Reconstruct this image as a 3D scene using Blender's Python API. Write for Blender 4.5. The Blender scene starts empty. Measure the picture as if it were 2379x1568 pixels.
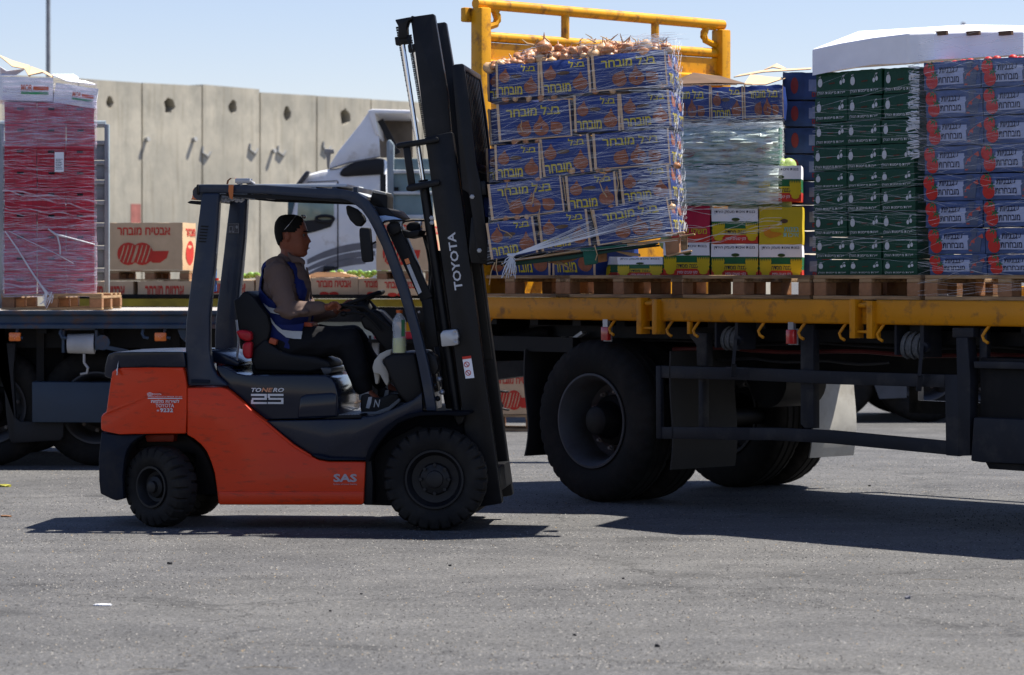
import bpy, bmesh, math, random
from mathutils import Vector, Matrix
R = math.radians
rnd = random.Random(7)
scene = bpy.context.scene
# ---------------------------------------------------------------- camera
F, CU, HV, EYE = 7020.0, 1189.5, 642.0, 1.508      # focal length and horizon in pixels of a 2379 px wide view; eye height
cam = bpy.data.cameras.new('camera')
camo = bpy.data.objects.new('camera', cam)
scene.collection.objects.link(camo)
camo.location = (0, 0, EYE)
camo.rotation_euler = (R(90), 0, 0)
cam.sensor_width = 36
cam.lens = 36 * F / 2379
cam.shift_y = -(784 - HV) / 2379
cam.clip_start = 0.5
cam.clip_end = 3000
cam.dof.use_dof = True
cam.dof.focus_distance = 18.2
cam.dof.aperture_fstop = 5.0
scene.camera = camo
# ---------------------------------------------------------------- world, sun, exposure
SD = Vector((0.47, 0.17, 1.0)).normalized()         # towards the sun
world = bpy.data.worlds.new('World')
scene.world = world
world.use_nodes = True
wn = world.node_tree.nodes
sky = wn.new('ShaderNodeTexSky')
sky.sky_type = 'NISHITA'
sky.sun_disc = False
sky.sun_elevation = math.asin(SD.z)
sky.sun_rotation = math.atan2(SD.x, SD.y)
sky.air_density = 1.0
sky.dust_density = 0.0
sky.ozone_density = 1.0
bg = wn['Background']
bg.inputs['Strength'].default_value = 0.060
tint = wn.new('ShaderNodeMixRGB'); tint.blend_type = 'MULTIPLY'; tint.inputs[0].default_value = 1; tint.inputs[2].default_value = (1.03, .97, 1.14, 1)
world.node_tree.links.new(sky.outputs[0], tint.inputs[1]); world.node_tree.links.new(tint.outputs[0], bg.inputs[0])
sun = bpy.data.lights.new('sun', 'SUN')
sun.energy = 5.0
sun.angle = R(0.53)
sun.color = (1.0, 0.955, 0.88)
suno = bpy.data.objects.new('sun', sun)
suno.rotation_euler = (-SD).to_track_quat('-Z', 'Y').to_euler()
suno.location = (10, 10, 30)
scene.collection.objects.link(suno)
scene.view_settings.view_transform = 'Standard'
scene.view_settings.look = 'None'
scene.view_settings.exposure = 1.0
scene.view_settings.gamma = 1.0
scene.view_settings.use_curve_mapping = False
scene.cycles.transparent_max_bounces = 24
scene.cycles.max_bounces = 6
# ---------------------------------------------------------------- view maps (pixels of enlarged views -> u, v) and frames
VM = {'a': (0, 0, .5186), 'z2': (203.3, 377.5, .3704), 'z3': (493.7, 435.6, .3704), 'z4': (813.1, 0, .4074),
      'z5': (813.1, 580.8, .4445), 'z6': (203.3, 755.0, .33336), 'b1': (1045.4, 0, .4445), 'b2': (1510.1, 116.2, .3889),
      'b3': (1858.6, 29, .4445), 'b4': (1103.5, 667.9, .3518), 'b5': (1684.3, 667.9, .3519), 'b6': (0, 667.9, .3889),
      'd': (609.8, 203.3, .31474), 'f': (1132.6, 493.7, .20752), 'n': (0, 0, 1)}
def px(m, x, y):
    a, b, k = VM[m]
    return a + k * x, b + k * y
class Frame:
    """an upright working frame: local x along the thing, y away from the viewer, z up"""
    def __init__(s, ox, oy, yaw):
        s.o = Vector((ox, oy, 0)); s.yaw = R(yaw)
        s.ex = Vector((math.cos(s.yaw), math.sin(s.yaw), 0)); s.ey = Vector((-math.sin(s.yaw), math.cos(s.yaw), 0))
    def at(s, u, v, ly):
        d = Vector(((u - CU) / F, 1, -(v - HV) / F)); c = Vector((0, 0, EYE))
        t = (ly - (c - s.o).dot(s.ey)) / d.dot(s.ey)
        p = c + d * t
        return (p - s.o).dot(s.ex), p.z
    def P(s, m, pts, ly):
        return [s.at(*px(m, x, y), ly) for x, y in pts]
    def p3(s, m, x, y, ly):
        a, b = s.at(*px(m, x, y), ly)
        return Vector((a, ly, b))
    def mat(s, x=0, y=0, z=0, tilt=0):
        return Matrix.Translation(s.o + s.ex * x + s.ey * y + Vector((0, 0, z))) @ Matrix.Rotation(s.yaw, 4, 'Z') @ Matrix.Rotation(-tilt, 4, 'Y')
# ---------------------------------------------------------------- materials
MATS = {}
def ramp(nt, a, b, c0, c1):
    n = nt.nodes.new('ShaderNodeValToRGB')
    n.color_ramp.elements[0].position = a; n.color_ramp.elements[1].position = b
    n.color_ramp.elements[0].color = c0; n.color_ramp.elements[1].color = c1
    return n
def g4(v): return (v, v, v, 1)
def mat(name, col, rough=.55, metal=0, var=.18, scale=6, bump=.0, bscale=40, dirt=None, dirt_amt=.35, dscale=3, spec=.28, coat=0, stretch=(1, 1, 1), alpha=1, trans=0, sss=0):
    if name in MATS: return MATS[name]
    m = bpy.data.materials.new(name); m.use_nodes = True; nt = m.node_tree; L = nt.links.new
    b = nt.nodes['Principled BSDF']
    tc = nt.nodes.new('ShaderNodeTexCoord'); mp = nt.nodes.new('ShaderNodeMapping'); mp.inputs['Scale'].default_value = stretch
    L(tc.outputs['Object'], mp.inputs[0])
    n = nt.nodes.new('ShaderNodeTexNoise'); n.inputs['Scale'].default_value = scale; n.inputs['Detail'].default_value = 6
    L(mp.outputs[0], n.inputs['Vector'])
    rp = ramp(nt, .3, .7, tuple(c * (1 - var) for c in col) + (1,), tuple(min(1, c * (1 + var)) for c in col) + (1,))
    L(n.outputs[0], rp.inputs[0]); out = rp.outputs[0]
    if dirt:
        n2 = nt.nodes.new('ShaderNodeTexNoise'); n2.inputs['Scale'].default_value = dscale; n2.inputs['Detail'].default_value = 8; n2.inputs['Roughness'].default_value = .65
        L(mp.outputs[0], n2.inputs['Vector'])
        r2 = ramp(nt, .66 - dirt_amt * .5, .78 - dirt_amt * .3, g4(0), g4(1)); L(n2.outputs[0], r2.inputs[0])
        mx = nt.nodes.new('ShaderNodeMixRGB'); mx.inputs[2].default_value = tuple(dirt) + (1,)
        L(r2.outputs[0], mx.inputs[0]); L(out, mx.inputs[1]); out = mx.outputs[0]
    L(out, b.inputs['Base Color'])
    rr = nt.nodes.new('ShaderNodeMapRange'); rr.inputs[3].default_value = max(.03, rough * .8); rr.inputs[4].default_value = min(1, rough * 1.2)
    L(n.outputs[0], rr.inputs[0]); L(rr.outputs[0], b.inputs['Roughness'])
    b.inputs['Metallic'].default_value = metal
    b.inputs['Specular IOR Level'].default_value = spec
    b.inputs['Coat Weight'].default_value = coat; b.inputs['Coat Roughness'].default_value = .08
    b.inputs['Alpha'].default_value = alpha
    b.inputs['Transmission Weight'].default_value = trans
    if sss: b.inputs['Subsurface Weight'].default_value = sss; b.inputs['Subsurface Radius'].default_value = (.02, .008, .004)
    if bump:
        n3 = nt.nodes.new('ShaderNodeTexNoise'); n3.inputs['Scale'].default_value = bscale; n3.inputs['Detail'].default_value = 5
        L(mp.outputs[0], n3.inputs['Vector'])
        bp = nt.nodes.new('ShaderNodeBump'); bp.inputs['Strength'].default_value = bump; bp.inputs['Distance'].default_value = .01
        L(n3.outputs[0], bp.inputs['Height']); L(bp.outputs[0], b.inputs['Normal'])
    MATS[name] = m
    return m
# ---------------------------------------------------------------- mesh helpers
def tag(o, label=None, cat=None, group=None, kind=None):
    if label: o['label'] = label
    if cat: o['category'] = cat
    if group: o['group'] = group
    if kind: o['kind'] = kind
    return o
def link(o, parent=None, mw=None):
    scene.collection.objects.link(o)
    if parent: o.parent = parent
    if mw is not None: o.matrix_world = mw
    return o
def empty(name, mw, label, cat, group=None):
    o = bpy.data.objects.new(name, None); o.empty_display_size = .2
    scene.collection.objects.link(o); o.matrix_world = mw
    return tag(o, label, cat, group)
def put(name, me, parent=None, mw=None):
    o = bpy.data.objects.new(name, me)
    return link(o, parent, mw)
class MB:
    def __init__(s): s.v = []; s.f = []; s.mi = []
    def add(s, vs, fs, mi=0):
        n = len(s.v); s.v += [tuple(p) for p in vs]; s.f += [tuple(i + n for i in f) for f in fs]; s.mi += [mi] * len(fs); return s
    def box(s, x0, x1, y0, y1, z0, z1, M=None, mi=0):
        vs = [Vector((x, y, z)) for x in (x0, x1) for y in (y0, y1) for z in (z0, z1)]
        if M: vs = [M @ p for p in vs]
        return s.add(vs, [(0, 1, 3, 2), (4, 6, 7, 5), (0, 4, 5, 1), (2, 3, 7, 6), (0, 2, 6, 4), (1, 5, 7, 3)], mi)
    def prism(s, poly, y0, y1, w=None, mi=0, cuts=0):
        """outline in x,z swept from y0 to y1; w warps each point"""
        n = len(poly)
        ar = sum(poly[i][0] * poly[(i + 1) % n][1] - poly[(i + 1) % n][0] * poly[i][1] for i in range(n))
        if ar < 0: poly = poly[::-1]
        ys = [y0 + (y1 - y0) * i / (cuts + 1) for i in range(cuts + 2)]
        vs = [(x, y, z) for y in ys for x, z in poly]
        if w: vs = [w(*p) for p in vs]
        fs = [tuple(range(n)), tuple(range(n * (cuts + 2) - 1, n * (cuts + 1) - 1, -1))]
        for k in range(cuts + 1):
            for i in range(n):
                j = (i + 1) % n
                fs.append((k * n + j, k * n + i, (k + 1) * n + i, (k + 1) * n + j))
        return s.add(vs, fs, mi)
    def bar(s, a, b, w, h, up=Vector((0, 0, 1)), mi=0):
        a = Vector(a); b = Vector(b); d = (b - a).normalized(); sd = d.cross(up)
        if sd.length < 1e-4: sd = d.cross(Vector((0, 1, 0)))
        sd.normalize(); u2 = sd.cross(d)
        vs = [p + sd * w / 2 * i + u2 * h / 2 * j for p in (a, b) for i, j in ((-1, -1), (1, -1), (1, 1), (-1, 1))]
        return s.add(vs, [(3, 2, 1, 0), (4, 5, 6, 7), (0, 1, 5, 4), (1, 2, 6, 5), (2, 3, 7, 6), (3, 0, 4, 7)], mi)
    def tube(s, pts, r, n=10, closed=False, mi=0, caps=True):
        pts = [Vector(p) for p in pts]; m = len(pts)
        rs = r if isinstance(r, (list, tuple)) else [r] * m
        prev = None; rings = []
        for i, p in enumerate(pts):
            if closed: d = pts[(i + 1) % m] - pts[i - 1]
            else: d = pts[min(i + 1, m - 1)] - pts[max(i - 1, 0)]
            d.normalize()
            if prev is None: a = d.orthogonal().normalized()
            else:
                a = prev - d * prev.dot(d)
                a = a.normalized() if a.length > 1e-6 else d.orthogonal().normalized()
            prev = a; b = d.cross(a)
            rings.append([p + (a * math.cos(t) + b * math.sin(t)) * rs[i] for t in [2 * math.pi * k / n for k in range(n)]])
        vs = [q for rg in rings for q in rg]; fs = []
        for i in range(m if closed else m - 1):
            j = (i + 1) % m
            for k in range(n):
                l = (k + 1) % n
                fs.append((i * n + k, i * n + l, j * n + l, j * n + k))
        if not closed and caps: fs += [tuple(range(n - 1, -1, -1)), tuple(range((m - 1) * n, m * n))]
        return s.add(vs, fs, mi)
    def lathe(s, prof, n=48, M=None, f=None, mi=0):
        """profile of (y, radius) spun about the local y axis; f(k, i, r) may alter radii"""
        vs = []; fs = []
        for i, (y, r) in enumerate(prof):
            for k in range(n):
                t = 2 * math.pi * k / n; rr = f(k, i, r) if f else r
                vs.append(Vector((math.cos(t) * rr, y, math.sin(t) * rr)))
        for i in range(len(prof) - 1):
            for k in range(n):
                l = (k + 1) % n
                fs.append((i * n + k, i * n + l, (i + 1) * n + l, (i + 1) * n + k))
        if M: vs = [M @ p for p in vs]
        return s.add(vs, fs, mi)
    def ball(s, c, r, n=10, sc=(1, 1, 1), mi=0):
        vs = []; fs = []; m = n // 2
        for i in range(m + 1):
            a = math.pi * i / m
            for k in range(n):
                t = 2 * math.pi * k / n
                vs.append((c[0] + r * sc[0] * math.sin(a) * math.cos(t), c[1] + r * sc[1] * math.sin(a) * math.sin(t), c[2] + r * sc[2] * math.cos(a)))
        for i in range(m):
            for k in range(n):
                l = (k + 1) % n
                fs.append((i * n + k, (i + 1) * n + k, (i + 1) * n + l, i * n + l))
        return s.add(vs, fs, mi)
    def mesh(s, name, mats, bevel=0, seg=2, smooth=True, ang=35, weld=False):
        me = bpy.data.meshes.new(name)
        me.from_pydata(s.v, [], s.f)
        if not isinstance(mats, (list, tuple)): mats = [mats]
        for m in mats: me.materials.append(m)
        if len(mats) > 1: me.polygons.foreach_set('material_index', s.mi)
        bm = bmesh.new(); bm.from_mesh(me)
        if weld: bmesh.ops.remove_doubles(bm, verts=bm.verts, dist=1e-5)
        bmesh.ops.recalc_face_normals(bm, faces=bm.faces)
        if bevel:
            ed = [e for e in bm.edges if len(e.link_faces) == 2 and e.calc_face_angle(0) > R(28)]
            bmesh.ops.bevel(bm, geom=ed, offset=bevel, segments=seg, profile=.5, affect='EDGES', clamp_overlap=True)
        bm.to_mesh(me); bm.free()
        if smooth:
            me.shade_smooth(); me.set_sharp_from_angle(angle=R(ang))
        me.update()
        return me
    def obj(s, name, mats, parent=None, mw=None, **k):
        return put(name, s.mesh(name, mats, **k), parent, mw)
# flat print: text and shapes as thin outlines in x,z
TC = {}
def heb(t): return t[::-1]
def text2d(t, bold=.012, shear=0):
    k = (t, bold, shear)
    if k not in TC:
        c = bpy.data.curves.new('lettering', 'FONT'); c.body = t; c.resolution_u = 2; c.offset = bold; c.shear = shear
        o = bpy.data.objects.new('lettering', c); scene.collection.objects.link(o)
        dg = bpy.context.evaluated_depsgraph_get()
        m = bpy.data.meshes.new_from_object(o.evaluated_get(dg))
        TC[k] = ([(v.co.x, v.co.y) for v in m.vertices], [tuple(p.vertices) for p in m.polygons])
        bpy.data.objects.remove(o); bpy.data.meshes.remove(m); bpy.data.curves.remove(c)
    return TC[k]
class Print:
    """a flat print laid on a face: collects shapes in (x, z), then maps them with a function"""
    def __init__(s): s.v = []; s.f = []
    def text(s, t, x0, z0, x1, z1, bold=.012, shear=0):
        vs, fs = text2d(t, bold, shear)
        if not vs: return s
        ax = min(p[0] for p in vs); bx = max(p[0] for p in vs); az = min(p[1] for p in vs); bz = max(p[1] for p in vs)
        n = len(s.v)
        s.v += [(x0 + (p[0] - ax) / (bx - ax) * (x1 - x0), z0 + (p[1] - az) / (bz - az) * (z1 - z0)) for p in vs]
        s.f += [tuple(i + n for i in f) for f in fs]; return s
    def poly(s, pts):
        n = len(s.v); s.v += list(pts); s.f.append(tuple(range(n, n + len(pts)))); return s
    def rect(s, x0, z0, x1, z1): return s.poly([(x0, z0), (x1, z0), (x1, z1), (x0, z1)])
    def grid(s, x0, z0, x1, z1, nx=6, nz=4):
        n = len(s.v)
        for j in range(nz + 1):
            for i in range(nx + 1): s.v.append((x0 + (x1 - x0) * i / nx, z0 + (z1 - z0) * j / nz))
        for j in range(nz):
            for i in range(nx):
                a = n + j * (nx + 1) + i; s.f.append((a, a + 1, a + nx + 2, a + nx + 1))
        return s
    def disc(s, cx, cz, rx, rz, n=16, a=0):
        return s.poly([(cx + rx * math.cos(2 * math.pi * k / n) * math.cos(a) - rz * math.sin(2 * math.pi * k / n) * math.sin(a), cz + rx * math.cos(2 * math.pi * k / n) * math.sin(a) + rz * math.sin(2 * math.pi * k / n) * math.cos(a)) for k in range(n)])
    def mesh(s, name, m, fn):
        me = bpy.data.meshes.new(name); me.from_pydata([tuple(fn(x, z)) for x, z in s.v], [], s.f); me.materials.append(m); me.update(); return me
# ---------------------------------------------------------------- palette
m_onion_blue = mat('blue_print_card', (.012, .036, .175), .5, var=.12, scale=9, bump=.25, bscale=30)
m_kraft = mat('brown_card', (.60, .41, .245), .8, var=.1, bump=.1)
m_kraft_dark = mat('dark_card', (.12, .07, .04), .85)
m_onion_print = mat('onion_print', (.25, .075, .032), .5, var=.25, scale=30)
m_yellow_print = mat('yellow_print', (.50, .40, .02), .5, var=.1)
m_red_print = mat('red_print', (.55, .035, .02), .5, var=.12)
m_white_card = mat('white_card', (.86, .86, .88), .6, var=.05, bump=.15, bscale=20)
m_white_print = mat('white_print', (.72, .73, .75), .5, var=.05)
m_green_card = mat('green_card', (.004, .052, .028), .5, var=.15, bump=.2)
m_wood = mat('pallet_wood', (.36, .23, .12), .85, var=.35, scale=9, stretch=(.5, 6, 6), bump=.4, bscale=30, dirt=(.14, .09, .05), dirt_amt=.35)
m_wood_block = mat('pallet_block', (.30, .15, .075), .85, var=.3, scale=14, bump=.3, dirt=(.10, .06, .035), dirt_amt=.3)
m_yellow = mat('yellow_paint', (.66, .30, .006), .42, var=.12, scale=2.5, dirt=(.20, .085, .02), dirt_amt=.3, dscale=9, bump=.12, bscale=8)
m_rail_yellow = mat('rail_paint', (.60, .235, .004), .45, var=.14, scale=2.5, dirt=(.22, .095, .025), dirt_amt=.26, dscale=10, bump=.12, bscale=8)
m_black_steel = mat('black_steel', (.0045, .0045, .0055), .6, var=.3, dirt=(.018, .016, .014), dirt_amt=.3, spec=.2)
m_frame_grey = mat('frame_grey', (.013, .0145, .02), .6, var=.25, dirt=(.04, .038, .038), dirt_amt=.3, dscale=5)
m_rubber = mat('tyre_rubber', (.0065, .006, .0055), .85, var=.3, scale=5, bump=.25, dirt=(.02, .017, .014), dirt_amt=.4)
m_rust = mat('rusty_steel', (.10, .06, .04), .8, var=.4, scale=20, bump=.4)
m_blue_paint = mat('bluegrey_paint', (.035, .055, .085), .5, var=.25, scale=5, dirt=(.10, .05, .03), dirt_amt=.32, dscale=10, bump=.1)
m_galv = mat('galvanised', (.35, .36, .38), .4, metal=.6, var=.15)
# ================================================================ ground, wall, poles
def asphalt():
    m = bpy.data.materials.new('asphalt'); m.use_nodes = True; nt = m.node_tree; L = nt.links.new; N = nt.nodes.new
    b = nt.nodes['Principled BSDF']; geo = N('ShaderNodeNewGeometry')
    def noise(sc, det=6, ro=.6, st=(1, 1, 1)):
        mp = N('ShaderNodeMapping'); mp.inputs['Scale'].default_value = st; L(geo.outputs['Position'], mp.inputs[0])
        n = N('ShaderNodeTexNoise'); n.inputs['Scale'].default_value = sc; n.inputs['Detail'].default_value = det; n.inputs['Roughness'].default_value = ro
        L(mp.outputs[0], n.inputs['Vector']); return n
    big = noise(.45, 5, .6, (1, 1.1, 1)); mid = noise(2.2, 6, .7, (1, 1.3, 1)); fine = noise(42, 5, .85); tyr = noise(.8, 3, .5, (.3, 1.0, 1))
    r1 = ramp(nt, .3, .7, (.070, .069, .070, 1), (.100, .097, .093, 1)); L(big.outputs[0], r1.inputs[0])
    r2 = ramp(nt, .3, .72, g4(.72), g4(1.18)); L(mid.outputs[0], r2.inputs[0])
    r3 = ramp(nt, .34, .68, g4(.2), g4(2.0)); L(fine.outputs[0], r3.inputs[0])
    r4 = ramp(nt, .35, .6, g4(.86), g4(1.05)); L(tyr.outputs[0], r4.inputs[0])
    out = r1.outputs[0]
    for r in (r2, r3, r4):
        mx = N('ShaderNodeMixRGB'); mx.blend_type = 'MULTIPLY'; mx.inputs[0].default_value = 1
        L(out, mx.inputs[1]); L(r.outputs[0], mx.inputs[2]); out = mx.outputs[0]
    # pale and tan aggregate
    for sc, th, col in ((70, .14, (.30, .285, .26, 1)), (38, .085, (.26, .20, .12, 1)), (55, .09, (.018, .018, .02, 1))):
        vo = N('ShaderNodeTexVoronoi'); vo.inputs['Scale'].default_value = sc; L(geo.outputs['Position'], vo.inputs['Vector'])
        rv = ramp(nt, th, th + .07, g4(1), g4(0)); L(vo.outputs['Distance'], rv.inputs[0])
        ms = N('ShaderNodeMath'); ms.operation = 'MULTIPLY'; L(rv.outputs[0], ms.inputs[0])
        rs = ramp(nt, .45, .62, g4(0), g4(.9)); L(mid.outputs[0], rs.inputs[0]); L(rs.outputs[0], ms.inputs[1])
        mx = N('ShaderNodeMixRGB'); L(ms.outputs[0], mx.inputs[0]); L(out, mx.inputs[1]); mx.inputs[2].default_value = col; out = mx.outputs[0]
    # soft oil and tyre stains, and thin wandering cracks
    st = noise(.9, 3, .55, (.55, 1, 1)); r5 = ramp(nt, .60, .70, g4(1), g4(.70)); L(st.outputs[0], r5.inputs[0])
    wv = N('ShaderNodeTexVoronoi'); wv.feature = 'DISTANCE_TO_EDGE'; wv.inputs['Scale'].default_value = .33
    wob_ = noise(2.5, 5, .7); ad = N('ShaderNodeVectorMath'); ad.operation = 'ADD'; sc_ = N('ShaderNodeVectorMath'); sc_.operation = 'SCALE'; sc_.inputs['Scale'].default_value = .8
    L(wob_.outputs['Color'], sc_.inputs[0]); L(geo.outputs['Position'], ad.inputs[0]); L(sc_.outputs[0], ad.inputs[1]); L(ad.outputs[0], wv.inputs['Vector'])
    r6 = ramp(nt, .0035, .009, g4(.45), g4(1)); L(wv.outputs['Distance'], r6.inputs[0])
    for r in (r5, r6):
        mx = N('ShaderNodeMixRGB'); mx.blend_type = 'MULTIPLY'; mx.inputs[0].default_value = 1 if r is r5 else .7
        L(out, mx.inputs[1]); L(r.outputs[0], mx.inputs[2]); out = mx.outputs[0]
    L(out, b.inputs['Base Color']); b.inputs['Roughness'].default_value = .82; b.inputs['Specular IOR Level'].default_value = .35
    bp = N('ShaderNodeBump'); bp.inputs['Strength'].default_value = .8; bp.inputs['Distance'].default_value = .006
    L(fine.outputs[0], bp.inputs['Height']); L(bp.outputs[0], b.inputs['Normal'])
    return m
g = MB(); n0 = 24
for j in range(n0):
    for i in range(n0): pass
g.add([(-400, -30, 0), (400, -30, 0), (400, 900, 0), (-400, 900, 0)], [(0, 1, 2, 3)])
tag(g.obj('ground', asphalt(), smooth=False), kind='structure')

# concrete wall of upright panels, running away to the right
def concrete():
    m = mat('wall_concrete', (.50, .455, .36), .9, var=.16, scale=.8, bump=.3, bscale=14, dirt=(.37, .345, .28), dirt_amt=.5, dscale=1.5, stretch=(1, 1, .7))
    nt = m.node_tree; L = nt.links.new; N = nt.nodes.new; b = nt.nodes['Principled BSDF']
    base = b.inputs['Base Color'].links[0].from_socket
    geo = N('ShaderNodeTexCoord'); mp = N('ShaderNodeMapping'); mp.inputs['Scale'].default_value = (6, 6, .5); L(geo.outputs['Object'], mp.inputs[0])
    n = N('ShaderNodeTexNoise'); n.inputs['Scale'].default_value = 1.5; n.inputs['Detail'].default_value = 7; L(mp.outputs[0], n.inputs['Vector'])
    r = ramp(nt, .52, .70, g4(1), (.66, .63, .58, 1)); L(n.outputs[0], r.inputs[0])
    mx = N('ShaderNodeMixRGB'); mx.blend_type = 'MULTIPLY'; mx.inputs[0].default_value = .5; L(base, mx.inputs[1]); L(r.outputs[0], mx.inputs[2])
    L(mx.outputs[0], b.inputs['Base Color']); return m
m_conc = concrete()
W = Frame(-8.29, 60.0, math.degrees(math.atan2(7.2, 5.95)))
seams = [330, 470, 604, 736, 862]
sx = [W.at(u, 300, 0)[0] for u in seams]
pitch = (sx[-1] - sx[0]) / 4
wall = empty('concrete_wall', W.mat(), 'tall pale concrete panel wall running behind the yard with round lifting holes', 'wall')
edges = [sx[0] + pitch * (i - 7) for i in range(7)] + sx + [sx[-1] + pitch * (i + 1) for i in range(9)]
m_hole = mat('hole_dark', (.03, .028, .025), 1)
for i in range(len(edges) - 1):
    a, b = edges[i] + .02, edges[i + 1] - .02
    top = 5.43 + rnd.uniform(-.05, .05)
    me = bpy.data.meshes.new('wall_panel')
    bm = bmesh.new()
    # front face with a round lifting hole, built as a ring of wedges round the hole and an outer frame
    hx, hz, hr = (a + b) / 2 + rnd.uniform(-.12, .12), top - .44, .125
    K = 16
    c = [(hx + .36 * max(-1, min(1, 1.42 * math.cos(2 * math.pi * k / K))), hz + .36 * max(-1, min(1, 1.42 * math.sin(2 * math.pi * k / K)))) for k in range(K)]
    hr *= rnd.uniform(.85, 1.25); jj = [rnd.uniform(.8, 1.18) for k in range(K)]
    h = [(hx + jj[k] * hr * math.cos(2 * math.pi * k / K), hz + jj[k] * hr * (1.35 if math.sin(2 * math.pi * k / K) > 0 else 1) * math.sin(2 * math.pi * k / K)) for k in range(K)]
    vc = [bm.verts.new((p[0], 0, p[1])) for p in c]; vh = [bm.verts.new((p[0], 0, p[1])) for p in h]; vb = [bm.verts.new((p[0], .3, p[1])) for p in h]
    for k in range(K):
        l = (k + 1) % K
        bm.faces.new((vc[k], vc[l], vh[l], vh[k])); bm.faces.new((vh[k], vh[l], vb[l], vb[k]))
    bm.faces.new(vb[::-1]).material_index = 1
    x0, x1, z0, z1 = hx - .36, hx + .36, hz - .36, hz + .36
    for (p0, p1, q0, q1) in ((a, b, -.1, z0), (a, x0, z0, z1), (x1, b, z0, z1)):
        bm.faces.new([bm.verts.new(p) for p in ((p0, 0, q0), (p1, 0, q0), (p1, 0, q1), (p0, 0, q1))])
    tl = top + rnd.uniform(-.02, .02)
    bm.faces.new([bm.verts.new(p) for p in ((a, 0, z1), (b, 0, z1), (b, 0, tl), (a, 0, top))])
    bm.faces.new([bm.verts.new(p) for p in ((a, 0, top), (b, 0, tl), (b, .45, tl), (a, .45, top))])
    for x, t in ((a, top), (b, tl)):
        bm.faces.new([bm.verts.new(p) for p in ((x, 0, -.1), (x, 0, t), (x, .45, t), (x, .45, -.1))])
    bmesh.ops.recalc_face_normals(bm, faces=bm.faces)
    bm.to_mesh(me); bm.free(); me.materials.append(m_conc); me.materials.append(m_hole)
    put('wall_panel', me, wall)
MB().box(edges[0], edges[-1], .31, .46, -.1, 5.3).obj('wall_backing', m_hole, wall, smooth=False)
# bolts and iron loops left on the wall
fit = MB()
for u, v, t in ((340, 325, 0), (450, 325, 0), (480, 352, 1), (590, 345, 1), (655, 350, 1), (634, 352, 0), (760, 340, 1)):
    x, z = W.at(u, v, -.02)
    if t == 0: fit.tube([(x, .0, z), (x, -.09, z + .02)], .05, 8)
    else: fit.tube([(x - .1, -.01, z + .1), (x - .12, -.02, z - .02), (x + .02, -.02, z - .1), (x + .13, -.01, z - .0)], .028, 6)
fit.obj('wall_fittings', mat('fitting', (.30, .30, .29), .7), wall)
x0, z0 = W.at(304, 512, -.003); x1, z1 = W.at(327, 474, -.003)
MB().box(x0, x1, -.006, 0, z0 - 1.0, z1).obj('red_mark', mat('faded_red', (.42, .16, .13), .9, var=.2), wall, smooth=False)

def pole(u, Y, vtop, r, label, head=True):
    x = (u - CU) / F * Y; zt = EYE + (HV - vtop) / F * Y
    rt = empty('light_pole', Matrix.Translation((x, Y, 0)), label, 'light pole')
    MB().tube([(0, 0, 0), (0, 0, zt)], [r, r * .8], 12).obj('post', mat('pole_grey', (.28, .29, .30), .5, metal=.4), rt)
    if head: MB().box(-.16, .16, -.1, .1, zt, zt + .1).box(-.06, .06, -.1, .1, zt + .1, zt + .2).obj('lamp_head', mat('lamp_head_grey', (.55, .56, .58)), rt, bevel=.02)
pole(112, 78, -400, .066, 'tall grey lighting pole rising behind the concrete wall at the left', False)
pole(2238, 95, 66, .09, 'distant lamp head just showing above the white tray at right')

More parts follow.
